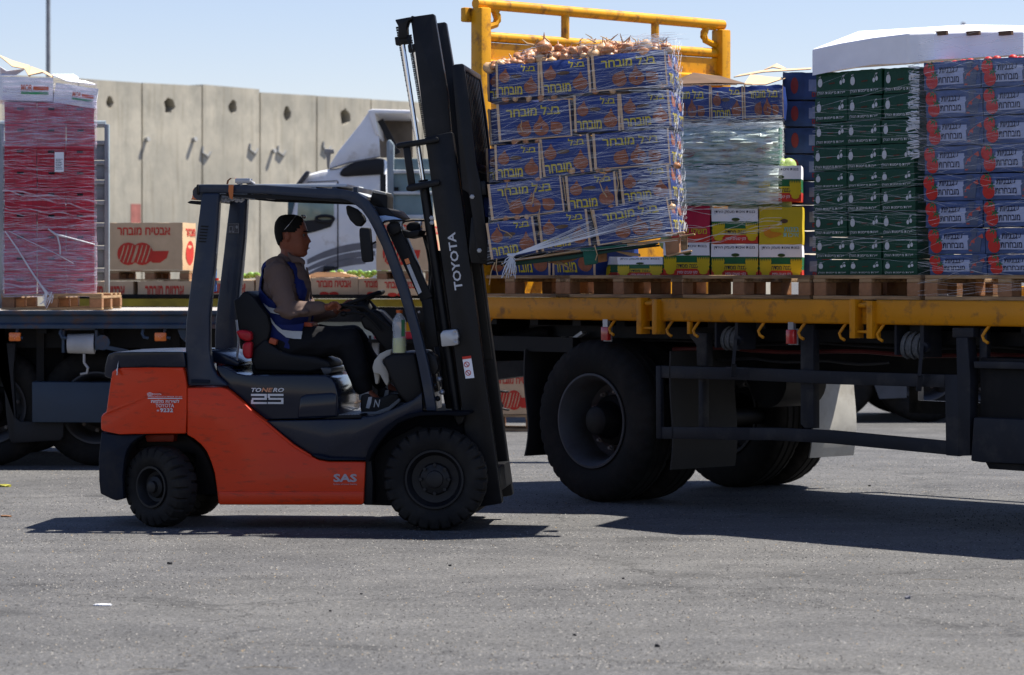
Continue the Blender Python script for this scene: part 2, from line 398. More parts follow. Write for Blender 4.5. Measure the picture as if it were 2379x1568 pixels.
# ================================================================ cartons
def front_map(W_, H_, b, eps=.0035):
    def fn(x, z):
        k = max(0, (1 - (2 * x / W_ - 1) ** 2)) * max(0, (1 - (2 * z / H_ - 1) ** 2))
        return (x, -eps - b * k, z)
    return fn
def right_map(W_, D_, H_, b, eps=.0035):
    def fn(y, z):
        k = max(0, (1 - (2 * y / D_ - 1) ** 2)) * max(0, (1 - (2 * z / H_ - 1) ** 2))
        return (W_ + eps + b * k, y, z)
    return fn
CM = {}
def carton_mesh(key, W_, D_, H_, m, b, seed, open_top=True, bands=None):
    k = (key, seed)
    if k in CM: return CM[k]
    r = random.Random(seed * 31 + 5)
    nx, ny, nz = 10, 6, 8
    bm = bmesh.new()
    def sh(x, y, z):
        fx = max(0, 1 - (2 * x / W_ - 1) ** 2); fy = max(0, 1 - (2 * y / D_ - 1) ** 2); fz = max(0, 1 - (2 * z / H_ - 1) ** 2)
        X = x + (b * fy * fz if x >= W_ - 1e-6 else -b * fy * fz if x <= 1e-6 else 0)
        Y = y + (-b * fx * fz if y <= 1e-6 else b * fx * fz if y >= D_ - 1e-6 else 0)
        ez = 0
        if z >= H_ - 1e-6: ez = -abs(.006 * math.sin(x * 17 + seed * 2.1) + .004 * math.sin(x * 41 + y * 9 + seed)) * (b / .026) ** .5 * 1.2
        if z <= 1e-6: ez = .0
        ex = .004 * math.sin(z * 31 + seed * 1.7) * (b / .026) ** .5 if (x <= 1e-6 or x >= W_ - 1e-6) else 0
        return (X + ex, Y, z + ez)
    vd = {}
    def V(i, j, l):
        q = (i, j, l)
        if q not in vd: vd[q] = bm.verts.new(sh(W_ * i / nx, D_ * j / ny, H_ * l / nz))
        return vd[q]
    for l in range(nz):
        for i in range(nx):
            bm.faces.new((V(i, 0, l), V(i + 1, 0, l), V(i + 1, 0, l + 1), V(i, 0, l + 1)))
            bm.faces.new((V(i + 1, ny, l), V(i, ny, l), V(i, ny, l + 1), V(i + 1, ny, l + 1)))
        for j in range(ny):
            bm.faces.new((V(0, j + 1, l), V(0, j, l), V(0, j, l + 1), V(0, j + 1, l + 1)))
            bm.faces.new((V(nx, j, l), V(nx, j + 1, l), V(nx, j + 1, l + 1), V(nx, j, l + 1)))
    for i in range(nx):
        for j in range(ny):
            bm.faces.new((V(i, j, nz), V(i + 1, j, nz), V(i + 1, j + 1, nz), V(i, j + 1, nz)))
            bm.faces.new((V(i, j + 1, 0), V(i + 1, j + 1, 0), V(i + 1, j, 0), V(i, j, 0)))
    me = bpy.data.meshes.new(key)
    ms = m if isinstance(m, (list, tuple)) else [m]
    if bands:
        for f in bm.faces:
            z = f.calc_center_median().z / H_
            f.material_index = [i for i, (lo, hi) in enumerate(bands) if lo <= z <= hi][0] if abs(f.normal.z) < .5 or True else 0
    bm.normal_update()
    bm.to_mesh(me); bm.free()
    for q in ms: me.materials.append(q)
    me.shade_smooth(); me.set_sharp_from_angle(angle=R(40))
    CM[k] = me
    return me
def carton(kind, mw, W_, H_, label, group, variant=0, cat='carton', faces=None):
    """kind: key in KINDS; the shared mesh is scaled to W_ x H_"""
    K = KINDS[kind]
    W0, D0, H0 = K['size']
    me = carton_mesh(kind, W0, D0, H0, K['mat'], K.get('bulge', .012), variant % 3, bands=K.get('bands'))
    o = put(K.get('name', 'carton'), me, None, mw @ Matrix.Diagonal((W_ / W0, 1, H_ / H0, 1)))
    tag(o, label, cat, group)
    for pn, pm, pf, face in K['prints']:
        ck = (kind, pn, face, id(pf))
        if ck not in CM:
            P = Print(); pf(P, W0 if face == 'front' else D0, H0)
            fn = front_map(W0, H0, K.get('bulge', .012), K.get('eps', {}).get(pn, .0035)) if face == 'front' else right_map(W0, D0, H0, K.get('bulge', .012), K.get('eps', {}).get(pn, .0035))
            CM[ck] = P.mesh(pn, pm, fn)
        if face == 'right' and not (faces and 'right' in faces): continue
        put(pn, CM[ck], o)
    return o
def onion_shape(P, cx, cz, r, tip=1, a=0.0):
    pts = []
    for k in range(20):
        t = 2 * math.pi * k / 20 + math.pi / 2
        rr = r * (1 + .0 * math.cos(t))
        x, z = rr * math.cos(t), rr * .92 * math.sin(t)
        if k in (19, 0, 1): x = {19: r * .10, 0: 0, 1: -r * .10}[k]; z = r * (1.55 if k else 1.75) * tip
        elif k in (2, 18): z = r * 1.0; x *= .55
        pts.append((cx + x * math.cos(a) - z * math.sin(a), cz + x * math.sin(a) + z * math.cos(a)))
    P.poly(pts)
HB_ONION, HB_BEST, HB_MELON = heb('בצל'), heb('מובחר'), heb('אבטיח')
def on_long_t(P, W_, H_): P.text(heb('בצל מובחר'), W_ * .13, H_ * .62, W_ * .86, H_ * .88, .022)
def on_long_p(P, W_, H_):
    onion_shape(P, W_ * .36, H_ * .27, H_ * .2, .8, -.5); onion_shape(P, W_ * .59, H_ * .27, H_ * .21); onion_shape(P, W_ * .80, H_ * .25, H_ * .17, .8, .7)
def on_edge(P, W_, H_): P.grid(0, 0, W_ * .035, H_, 1, 6); P.grid(W_ * .98, 0, W_, H_, 1, 6); P.grid(W_*.035, 0, W_*.98, H_ * .03, 8, 1)
def on_short_t(P, W_, H_): P.text(HB_ONION, W_ * .58, H_ * .74, W_ * .90, H_ * .93, .02); P.text(HB_BEST, W_ * .06, H_ * .07, W_ * .60, H_ * .31, .022)
def on_short_p(P, W_, H_): onion_shape(P, W_ * .2, H_ * .58, H_ * .17, .95, -.15); onion_shape(P, W_ * .79, H_ * .27, H_ * .2, 1, -.1)
def on_short_e(P, W_, H_): P.grid(0, 0, W_ * .05, H_, 1, 6); P.grid(W_ * .955, 0, W_, H_, 1, 6)
def hole_c(P, W_, H_): P.disc(W_ * .47, H_ * .60, W_ * .13, H_ * .055, 12)
def on_right_t(P, W_, H_): P.text(HB_BEST, W_ * .1, H_ * .1, W_ * .9, H_ * .36, .02)
def on_right_p(P, W_, H_): onion_shape(P, W_ * .25, H_ * .66, H_ * .2); onion_shape(P, W_ * .7, H_ * .66, H_ * .17)
ONP = [('printed_onion', m_onion_print, on_long_p, 'front'), ('lettering', m_yellow_print, on_long_t, 'front'), ('card_edge', m_kraft, on_edge, 'front'), ('lettering', m_yellow_print, on_right_t, 'right'), ('printed_onion', m_onion_print, on_right_p, 'right')]
ONS = [('printed_onion', m_onion_print, on_short_p, 'front'), ('lettering', m_yellow_print, on_short_t, 'front'), ('card_edge', m_kraft, on_short_e, 'front'), ('hand_hole', m_kraft_dark, hole_c, 'front'), ('lettering', m_yellow_print, on_right_t, 'right'), ('printed_onion', m_onion_print, on_right_p, 'right')]
# green fruit cartons
def leafy(P, x, z, s, a): P.disc(x, z, s, s * .35, 8, a)
def apple(P, cx, cz, r):
    P.poly([(cx + r * (1 if True else 0) * math.cos(t) * (1 - .12 * math.sin(t)), cz + r * 1.08 * math.sin(t) - (r * .18 if abs(math.cos(t)) < .2 and math.sin(t) > 0 else 0)) for t in [2 * math.pi * k / 18 for k in range(18)]])
    P.poly([(cx - r * .08, cz + r * .85), (cx + r * .06, cz + r * .85), (cx + r * .3, cz + r * 1.55), (cx + r * .16, cz + r * 1.6)]); leafy(P, cx - r * .35, cz + r * 1.3, r * .32, .5)
def cherry(P, cx, cz, r):
    P.disc(cx - r * .75, cz - r * .5, r * .62, r * .66, 12); P.disc(cx + r * .6, cz - r * .1, r * .62, r * .66, 12)
    P.poly([(cx - r * .7, cz), (cx - r * .6, cz), (cx + r * .25, cz + r * 1.5), (cx + r * .1, cz + r * 1.5)]); P.poly([(cx + r * .6, cz + .4 * r), (cx + r * .7, cz + .4 * r), (cx + r * .3, cz + r * 1.5), (cx + r * .18, cz + r * 1.5)])
    leafy(P, cx + r * .55, cz + r * 1.35, r * .5, .2)
def gr_p(P, W_, H_): apple(P, W_ * .14, H_ * .58, H_ * .17); cherry(P, W_ * .83, H_ * .62, H_ * .14)
def gr_t(P, W_, H_): P.text(heb('פירות מפסגות הגולן'), W_ * .05, H_ * .07, W_ * .92, H_ * .23, .012)
# tomato cartons
def tm_p(P, W_, H_): P.disc(W_ * .10, H_ * .71, H_ * .27, H_ * .26); P.disc(W_ * .155, H_ * .31, H_ * .29, H_ * .28)
def tm_leaf(P, W_, H_):
    for cx, cz in ((W_ * .13, H_ * .88), (W_ * .2, H_ * .52)):
        for a in range(5): leafy(P, cx + .018 * math.cos(a * 1.26), cz + .012 * math.sin(a * 1.26), .018, a * 1.26)
def tm_t(P, W_, H_): P.text(heb('עגבניות'), W_ * .29, H_ * .56, W_ * .62, H_ * .78, .02); P.text(heb('מובחרות'), W_ * .27, H_ * .22, W_ * .64, H_ * .44, .02)
def tm_man(P, W_, H_):   # a farmer with a hat holding a crate
    cx = W_ * .84
    P.disc(cx - .01, H_ * .78, .022, .028, 10); P.poly([(cx - .05, H_ * .84), (cx + .035, H_ * .86), (cx + .012, H_ * .96), (cx - .03, H_ * .96)])
    P.poly([(cx - .06, H_ * .08), (cx + .04, H_ * .08), (cx + .055, H_ * .6), (cx + .015, H_ * .68), (cx - .04, H_ * .66), (cx - .065, H_ * .5)])
def tm_arm(P, W_, H_):
    cx = W_ * .84
    P.poly([(cx - .05, H_ * .3), (cx + .07, H_ * .62), (cx + .06, H_ * .78), (cx - .03, H_ * .5)]); P.poly([(cx - .055, H_ * .1), (cx - .03, H_ * .1), (cx + .0, H_ * .5), (cx - .03, H_ * .52)])
def tm_white(P, W_, H_): P.grid(W_ * .24, H_ * .5, W_ * .74, H_ * .60, 4, 1); P.grid(W_ * .22, H_ * .16, W_ * .76, H_ * .5, 4, 2); P.grid(W_*.26, H_*.6, W_*.72, H_*.72, 4, 1)
# watermelon cartons
def wm_stripe(P, cx, cz, rx, rz, a):
    pts = []
    P.disc(cx, cz, rx, rz, 20, a)
def wm_big(P, W_, H_):
    P.disc(W_ * .27, H_ * .34, H_ * .22, H_ * .24); P.disc(W_ * .46, H_ * .34, H_ * .22, H_ * .24)
    P.poly([(W_ * .5, H_ * .4), (W_ * .82, H_ * .4), (W_ * .79, H_ * .25), (W_ * .70, H_ * .15), (W_ * .6, H_ * .15), (W_ * .53, H_ * .25)])
def wm_gap(P, W_, H_):
    for cx in (W_ * .27, W_ * .46):
        for k in (-2, -1, 0, 1):
            o = k * H_ * .085 + H_ * .04
            h = math.sqrt(max(.01, (H_ * .2) ** 2 - o * o)) * .9
            P.poly([(cx + o - h * .35, H_ * .34 - h), (cx + o - h * .35 + .008, H_ * .34 - h), (cx + o + .01, H_ * .34), (cx + o + h * .35, H_ * .34 + h), (cx + o + h * .35 - .008, H_ * .34 + h), (cx + o - .002, H_ * .34)])
def wm_t(P, W_, H_): P.text(heb('אבטיח מובחר'), W_ * .12, H_ * .73, W_ * .84, H_ * .90, .03)
def wm_lt(P, W_, H_): P.text(heb('אבטיח מובחר'), W_ * .14, H_ * .42, W_ * .86, H_ * .84, .035)
def wm_r(P, W_, H_): P.disc(W_ * .5, H_ * .36, W_ * .3, H_ * .26)
def wm_rt(P, W_, H_): P.text(HB_BEST, W_ * .2, H_ * .72, W_ * .95, H_ * .88, .03)
def wm_lb(P, W_, H_): P.disc(W_ * .3, 0.012, W_ * .1, H_ * .12, 10); P.disc(W_ * .5, .012, W_ * .1, H_ * .12, 10)
# banana cartons
def bn_y(P, W_, H_): P.grid(W_ * .02, H_ * .24, W_ * .98, H_ * .42, 6, 1)
def bunch(P, cx, cz, s):
    for k in range(-3, 4):
        P.poly([(cx + k * s * .10 - s * .05, cz + s * .1), (cx + k * s * .135 - s * .07, cz + s * .75), (cx + k * s * .14, cz + s * .98), (cx + k * s * .135 + s * .07, cz + s * .75), (cx + k * s * .10 + s * .05, cz + s * .1)])
    P.disc(cx, cz + s * .16, s * .46, s * .24, 12); P.disc(cx, cz + s * .45, s * .5, s * .25, 12); P.disc(cx, cz - s * .08, s * .32, s * .18, 12)
def bn_b(P, W_, H_): bunch(P, W_ * .15, H_ * .18, H_ * .42); bunch(P, W_ * .87, H_ * .18, H_ * .42)
def bn_t(P, W_, H_): P.text(heb('בננה מסדה'), W_ * .29, H_ * .26, W_ * .76, H_ * .37, .022); P.text(heb('בננות איכות מעמק הירדן'), W_ * .06, H_ * .84, W_ * .94, H_ * .93, .01)
def bn_w(P, W_, H_): P.text(heb('נקי טעים ומזין'), W_ * .3, H_ * .07, W_ * .74, H_ * .17, .004, .25)
def yb_t(P, W_, H_): P.text(heb('בננות'), W_ * .58, H_ * .34, W_ * .92, H_ * .46, .02); P.text(heb('איכות'), W_ * .56, H_ * .2, W_ * .92, H_ * .31, .01)
def yb_b(P, W_, H_): P.poly([(W_ * .12, H_ * .45), (W_ * .22, H_ * .42), (W_ * .3, H_ * .34), (W_ * .52, H_ * .31), (W_ * .52, H_ * .26), (W_ * .4, H_ * .2), (W_ * .25, H_ * .17), (W_ * .13, H_ * .24), (W_ * .1, H_ * .36)]); P.poly([(W_ * .2, H_ * .42), (W_ * .24, H_ * .52), (W_ * .28, H_ * .42)])
def yb_h(P, W_, H_): P.disc(W_ * .58, H_ * .62, W_ * .09, H_ * .06, 12)
# thyme-coloured juice-red crates and others
def md_t(P, W_, H_): P.text(heb('מדיתום'), W_ * .62, H_ * .1, W_ * .97, H_ * .27, .025)
def md_w(P, W_, H_): P.grid(W_ * .55, H_ * .3, W_ * .97, H_ * .72, 4, 2)
def md_r(P, W_, H_): P.disc(W_ * .25, H_ * .5, H_ * .2, H_ * .3); P.poly([(W_ * .82, H_ * .74), (W_ * 1.0, H_ * .74), (W_ * 1.0, H_ * .88), (W_ * .82, H_ * .88)])
def cr_t(P, W_, H_): P.text(heb('משקי עמק'), W_ * .1, H_ * .18, W_ * .92, H_ * .38, .02)
def cr_w(P, W_, H_): P.grid(0, H_ * .0, W_, H_ * .22, 4, 1)
def gv_p(P, W_, H_): P.disc(W_ * .35, H_ * .3, H_ * .25, H_ * .14); P.disc(W_ * .62, H_ * .55, H_ * .2, H_ * .2)
def gv_t(P, W_, H_): P.text(heb('איכות'), W_ * .62, H_ * .1, W_ * .95, H_ * .3, .02)
def hole_r(P, W_, H_):
    P.poly([(W_ * .42, H_ * .50), (W_ * .60, H_ * .52), (W_ * .60, H_ * .57), (W_ * .42, H_ * .55)])
m_tomato = mat('tomato_print', (.50, .022, .015), .45, var=.15)
m_tomblue = mat('pale_blue_card', (.048, .078, .18), .5, var=.4, scale=5, stretch=(1, 1, 3), bump=.1)
m_redcrate = mat('crimson_crate', (.42, .012, .035), .38, var=.25, scale=10)
m_yelcard = mat('yellow_card', (.60, .44, .01), .5, var=.08)
m_green2 = mat('leaf_green_print', (.01, .12, .04), .5)
m_darktext = mat('dark_blue_print', (.01, .012, .035), .5)
m_crimson = mat('crimson_card', (.45, .01, .05), .5)
m_orange_print = mat('orange_print', (.62, .24, .01), .5)
m_bluedeep = mat('deep_blue_card', (.018, .04, .12), .5, var=.4, scale=6)
KINDS = {
 'onion_long': dict(size=(.60, .40, .30), mat=m_onion_blue, prints=ONP, bulge=.026, name='onion_carton'),
 'onion_short': dict(size=(.40, .40, .30), mat=m_onion_blue, prints=ONS, bulge=.026, name='onion_carton'),
 'green': dict(size=(.40, .35, .17), mat=m_green_card, bulge=.006, name='fruit_carton', prints=[('printed_fruit', mat('dim_white_print', (.50, .52, .53), .5), gr_p, 'front'), ('lettering', mat('dim_white_print', (.5, .52, .53)), gr_t, 'front'), ('hand_hole', mat('hole_rust', (.10, .035, .02), .9), hole_r, 'front')]),
 'tomato': dict(size=(.50, .35, .19), mat=m_tomblue, bulge=.008, name='tomato_carton', eps={'pale_panel': .002}, prints=[('pale_panel', mat('pale_print', (.30, .34, .48), .5, var=.3), tm_white, 'front'), ('printed_tomato', m_tomato, tm_p, 'front'), ('printed_leaves', m_green2, tm_leaf, 'front'), ('lettering', m_darktext, tm_t, 'front'), ('printed_farmer', mat('farmer_print', (.08, .10, .16), .6), tm_man, 'front'), ('printed_sleeve', mat('sleeve_print', (.45, .08, .06), .6), tm_arm, 'front')]),
 'melon_big': dict(size=(.74, .5, .5), mat=m_kraft, bulge=.01, name='watermelon_carton', eps={'print_gap': .0055}, prints=[('printed_watermelon', m_red_print, wm_big, 'front'), ('print_gap', m_kraft, wm_gap, 'front'), ('lettering', m_red_print, wm_t, 'front'), ('printed_watermelon', m_red_print, wm_r, 'right'), ('lettering', m_red_print, wm_rt, 'right')]),
 'melon_low': dict(size=(.7, .5, .26), mat=m_kraft, bulge=.01, name='watermelon_carton', prints=[('lettering', m_red_print, wm_lt, 'front'), ('printed_watermelon', m_red_print, wm_lb, 'front')]),
 'banana': dict(size=(.42, .35, .29), mat=[m_red_print, m_green2, m_white_card], bands=[(0, .25), (.25, .58), (.58, 1.1)], bulge=.006, name='banana_carton', eps={'yellow_band': .002, 'printed_bananas': .0045}, prints=[('yellow_band', m_yelcard, bn_y, 'front'), ('printed_bananas', m_yelcard, bn_b, 'front'), ('lettering', m_darktext, bn_t, 'front'), ('script_lettering', m_white_print, bn_w, 'front'), ('hand_hole', mat('hole_green', (.05, .08, .02), .9), lambda P, W_, H_: P.disc(W_ * .52, H_ * .68, W_ * .09, H_ * .05, 12), 'front')]),
 'banana_yellow': dict(size=(.42, .35, .3), mat=m_yelcard, bulge=.006, name='banana_carton', prints=[('printed_bananas', m_orange_print, yb_b, 'front'), ('lettering', mat('aqua_print', (.25, .5, .45), .5), yb_t, 'front'), ('hand_hole', m_kraft_dark, yb_h, 'front')]),
 'blue_red': dict(size=(.5, .35, .2), mat=m_bluedeep, bulge=.01, name='vegetable_carton', eps={'pale_panel': .002}, prints=[('pale_panel', mat('pale_print2', (.12, .15, .25), .5, var=.4), md_w, 'front'), ('printed_tomato', mat('dull_red_print', (.20, .02, .02), .5), md_r, 'front'), ('lettering', mat('dull_red_print', (.2, .02, .02)), md_t, 'front')]),
 'crimson': dict(size=(.4, .35, .3), mat=m_crimson, bulge=.006, name='fruit_carton', eps={'lettering': .005}, prints=[('red_band', m_red_print, cr_w, 'front'), ('lettering', m_yellow_print, cr_t, 'front')]),
 'green_veg': dict(size=(.42, .35, .32), mat=mat('green_card2', (.06, .22, .14), .5, var=.3), bulge=.01, name='vegetable_carton', prints=[('printed_fruit', m_orange_print, gv_p, 'front'), ('lettering', m_yellow_print, gv_t, 'front')]),
 'green_veg2': dict(size=(.42, .35, .32), mat=mat('green_card3', (.14, .30, .24), .5, var=.3), bulge=.012, name='vegetable_carton', prints=[('printed_fruit', mat('dull_red', (.22, .03, .03), .5), gv_p, 'front')]),
}
def px_carton(fr, kind, m, BL, BR, TL, ly, label, group, var=0, faces=None, cat='carton'):
    """a carton whose front lower corners and upper left corner stand where the three marks point"""
    a = fr.at(*px(m, *BL), ly); b = fr.at(*px(m, *BR), ly); c = fr.at(*px(m, *TL), ly)
    w = math.hypot(b[0] - a[0], b[1] - a[1]); t = math.atan2(b[1] - a[1], b[0] - a[0])
    h = math.hypot(c[0] - a[0], c[1] - a[1])
    return carton(kind, fr.mat(a[0], ly, a[1], t), w, h, label, group, var, cat, faces)

# ---------------------------------------------------------------- pallet
PM = {}
def pallet(mw, label, L_=1.2, D_=.8, missing=(), H_=.144, group=None):
    rt = empty('pallet', mw, label, 'pallet', group)
    k = (L_, D_, H_)
    if k not in PM:
        s = H_ / .144
        PM[k] = dict(top=MB().box(0, L_, 0, .1, 0, .022 * s).mesh('board', m_wood, bevel=.003, seg=1),
                     cross=MB().box(0, .1, 0, D_, 0, .022 * s).mesh('board', m_wood, bevel=.003, seg=1),
                     block=MB().box(-.05, .05, 0, .1, 0, .078 * s).mesh('block', m_wood_block, bevel=.004, seg=1))
    q = PM[k]; s = H_ / .144; r = random.Random(len(label))
    for i, y in enumerate((0, (D_ - .1) / 2, D_ - .1)):
        o = put('board', q['top'], rt); o.location = (0, y, 0)
        for x in (.05, L_ / 2, L_ - .05):
            o = put('block', q['block'], rt); o.location = (x + r.uniform(-.006, .006), y + .001, .022 * s); 
    for x in (0, L_ / 2 - .05, L_ - .1):
        o = put('board', q['cross'], rt); o.location = (x, 0, .1 * s)
    for i in range(5):
        if i in missing: continue
        o = put('board', q['top'], rt); o.location = (r.uniform(-.006, .006), (D_ - .1) * i / 4, .122 * s)
    return rt
# ---------------------------------------------------------------- stretch film strands
def film_mat(name, a, rough=.22, col=(.8, .83, .88)):
    if name in MATS: return MATS[name]
    m = bpy.data.materials.new(name); m.use_nodes = True; nt = m.node_tree; b = nt.nodes['Principled BSDF']; L = nt.links.new
    b.inputs['Base Color'].default_value = col + (1,); b.inputs['Roughness'].default_value = rough; b.inputs['Specular IOR Level'].default_value = .8
    tc = nt.nodes.new('ShaderNodeTexCoord'); n = nt.nodes.new('ShaderNodeTexNoise'); n.inputs['Scale'].default_value = 14; n.inputs['Detail'].default_value = 5
    mp = nt.nodes.new('ShaderNodeMapping'); mp.inputs['Scale'].default_value = (.5, .5, 4); L(tc.outputs['Object'], mp.inputs[0]); L(mp.outputs[0], n.inputs['Vector'])
    r = nt.nodes.new('ShaderNodeMapRange'); r.inputs[1].default_value = .35; r.inputs[2].default_value = .7; r.inputs[3].default_value = a * .35; r.inputs[4].default_value = min(1, a * 1.6)
    L(n.outputs[0], r.inputs[0]); L(r.outputs[0], b.inputs['Alpha'])
    bp = nt.nodes.new('ShaderNodeBump'); bp.inputs['Strength'].default_value = .7; bp.inputs['Distance'].default_value = .02; L(n.outputs[0], bp.inputs['Height']); L(bp.outputs[0], b.inputs['Normal'])
    MATS[name] = m; return m
def strands(mb, x0, x1, y0, y1, z0, z1, n, w, slope=.05, rng=None, off=None, back=True, wob=.01, seg=14, left=True):
    """thin ribbons of film wound round a load: front, both sides and back"""
    r = rng or rnd
    for k in range(n):
        z = r.uniform(z0, z1); s1 = r.gauss(0, slope); ww = w * r.uniform(.5, 1.6)
        path = []
        for i in range(seg + 1):
            t = i / seg; path.append((x0 + (x1 - x0) * t, y0, 0, -1))
        for i in range(1, 5): path.append((x1, y0 + (y1 - y0) * i / 4, 1, 0))
        if back:
            for i in range(1, 4): path.append((x1 + (x0 - x1) * i / 3, y1, 0, 1))
        pre = [(x0, y0 + (y1 - y0) * i / 4, -1, 0) for i in (3, 2, 1)]
        path = (pre if left else []) + path
        vs = []; ph = r.uniform(0, 6)
        for i, (x, y, nx_, ny_) in enumerate(path):
            zz = z + s1 * (x - (x0 + x1) / 2) + wob * .3 * math.sin(ph + i * 1.3) + r.uniform(-1, 1) * wob * .15
            zz = min(max(zz, z0), z1)
            o = off(x, y, zz) if off else 0
            j = r.uniform(0, .004)
            X, Y = x + nx_ * (o + j), y + ny_ * (o + j)
            vs += [(X, Y, zz - ww / 2), (X + nx_ * ww * .3, Y + ny_ * ww * .3, zz + ww / 2)]
        mb.add(vs, [(2 * i, 2 * i + 2, 2 * i + 3, 2 * i + 1) for i in range(len(path) - 1)])
    return mb
# ================================================================ yellow flatbed lorry (runs towards the viewer to the right)
T = Frame(-0.168, 20.9, -47.32)
truck = empty('flatbed_truck', T.mat(), 'orange yellow flatbed lorry with tall headboard frame, loaded with wrapped produce pallets', 'lorry')
BT = T.at(*px('n', 1420, 692.2), 0)[1]; BB = T.at(*px('n', 1420, 744.5), 0)[1]
XL = T.at(1100, 692, 0)[0]; XR = 7.2; BW = 2.5
print('bed', BT, BB, XL)
def tx(m, x, y, ly=0): return T.at(*px(m, x, y), ly)
deck = MB().box(XL, XR, .06, BW - .06, BT - .05, BT - .006).obj('deck', mat('deck_wood', (.16, .12, .08), .9, var=.3, scale=8, stretch=(.3, 4, 1)), truck, smooth=False)
# the outer rail: steel channel with rounded lips, in sections
secs = [XL] + [tx('b4', 1090, 100)[0], tx('b4', 1225, 100)[0], tx('b5', 845, 150)[0], tx('b5', 995, 150)[0]] + [XR]
for a, b in ((secs[0], secs[1]), (secs[2], secs[3]), (secs[4], secs[5])):
    MB().prism([(0, BT), (0, BB)], 0, 1) if False else None
    mb = MB(); pr = [(.0, BB + .012), (.012, BB), (.075, BB), (.075, BB + .01), (.075, BT - .01), (.07, BT), (.012, BT), (0, BT - .012)]
    vs = [(x, y, z) for x in (a, b) for y, z in pr]; n = len(pr)
    mb.add(vs, [tuple(range(n)), tuple(range(2 * n - 1, n - 1, -1))] + [(i, (i + 1) % n, n + (i + 1) % n, n + i) for i in range(n)])
    mb.obj('side_rail', m_rail_yellow, truck, ang=60)
MB().box(XL, XR, BW - .075, BW, BB, BT + .0).obj('side_rail', m_rail_yellow, truck, bevel=.006)
for xa, xb in ((secs[1], secs[2]), (secs[3], secs[4])):     # stake pockets
    z0 = BB - .085
    mb = MB().box(xa + .045, xb - .045, .03, .07, BB, BT - .004).box(xa, xa + .045, -.035, .05, z0, BT + .004).box(xb - .045, xb, -.035, .05, z0, BT - .006)
    mb.tube([(xa + .04, -.01, BB - .045), (xb - .04, -.01, BB - .045)], .01, 8).tube([(xa + .05, .0, BT - .035), (xb - .05, .0, BT - .03)], .017, 8)
    mb.obj('stake_pocket', m_rail_yellow, truck, bevel=.004)
def hook(m, x, y, parent=truck, fr=T, mm=m_rail_yellow, s=1):
    a, b = fr.at(*px(m, x, y), .03)
    pts = [(a + .02 * s, .03, b + .03), (a + .0, .01, b - .01 * s), (a - .012 * s, -.005, b - .04 * s), (a + .004 * s, -.01, b - .065 * s), (a + .035 * s, -.01, b - .08 * s)]
    MB().tube(pts, .0095 * s, 7).obj('tie_hook', mm, parent)
for x, y in ((105, 225), (920, 232), (1300, 238), (1475, 242)): hook('b4', x, y)
for x, y in ((255, 245), (520, 255), (790, 260), (1040, 265), (1735, 275)): hook('b5', x, y)
for m, x, y in (('b4', 1408, 235),):
    a, b = tx(m, x, y); MB().box(a - .012, a + .016, .0, .03, b - .07, b + .01).obj('tie_hook', m_rail_yellow, truck, bevel=.003)
m_redglass = mat('red_lens', (.45, .02, .02), .2, spec=.8)
for m, x, y in (('b4', 868, 305), ('b5', 442, 325)):
    a, b = tx(m, x, y, .02)
    o = MB().box(a - .035, a + .035, .0, .03, b - .045, b + .045).obj('marker_lamp', m_redglass, truck, bevel=.006)
    MB().box(a - .02, a + .025, .005, .03, b + .045, b + .12).box(a-.04, a+.04, .031, .036, b - .05, b + .05).obj('lamp_bracket', m_galv, o)
# chassis beams, crossmembers
cz = BB - .002
mb = MB()
for y in (.82, 1.62): mb.box(XL - .1, XR, y - .04, y + .04, BB - .33, BB - .02).box(XL - .1, XR, y - .09, y + .09, BB - .35, BB - .33)
mb.obj('chassis_beam', m_black_steel, truck, smooth=False)
cr = MB().box(-.04, .04, .09, BW - .09, -.1, 0).mesh('crossmember', m_black_steel, smooth=False)
x = XL + .1
while x < XR: o = put('crossmember', cr, truck); o.location = (x, 0, BB + .06); x += .42
MB().box(XL + .3, XR, .25, .33, BB - .12, BB - .04).obj('outrigger', m_black_steel, truck, smooth=False)
# headboard frame
HX = XL + .02
def hb(y, z): return (HX, y, z)
Hp = [T.at(*px('n', 1081, 2), 0), T.at(*px('n', 1700, 15), BW)]
HT = 3.405
print('headboard top', T.at(1090, 0, 0), T.at(1700, 18, BW), 'plate', T.at(1110, 85, 0), T.at(1110, 155, 0))
zb = T.at(*px('b1', 160, 185), 0)[1]
hbk = MB()
MB().box(HX - .04, HX + .075, -.01, .085, BT + .004, HT - .03).obj('headboard_post', m_yellow, truck, bevel=.012)
MB().box(HX - .04, HX + .075, BW - .085, BW + .01, BT + .004, HT - .05).obj('headboard_post', m_yellow, truck, bevel=.012)
mb = MB().tube([hb(.0, HT), hb(BW, HT - .01)], .038, 12).tube([hb(.08, zb), hb(BW - .08, zb)], .036, 12)
mb.obj('headboard_tube', m_yellow, truck)
for f in (.345, .71):
    y = BW * f; MB().tube([hb(y, zb), hb(y, HT)], .03, 10).obj('headboard_tube', m_yellow, truck)
for y0, dy in ((.085, .13), (BW - .085, -.13)):
    pts = [hb(y0, zb + .06), hb(y0 + dy * .8, zb + .09), hb(y0 + dy, zb + .16), hb(y0 + dy, HT - .12), hb(y0 + dy * .7, HT - .03)]
    MB().tube(pts, .026, 8).tube([hb(y0, (zb + HT) / 2 + .08), hb(y0 + dy, (zb + HT) / 2 + .08)], .022, 8).obj('headboard_tube', m_yellow, truck)
a, b = T.at(*px('b1', 75, 75), -.06)
MB().box(HX - .09, HX - .04, -.06, .02, b - .05, b + .05).obj('headboard_lug', m_yellow, truck, bevel=.01)
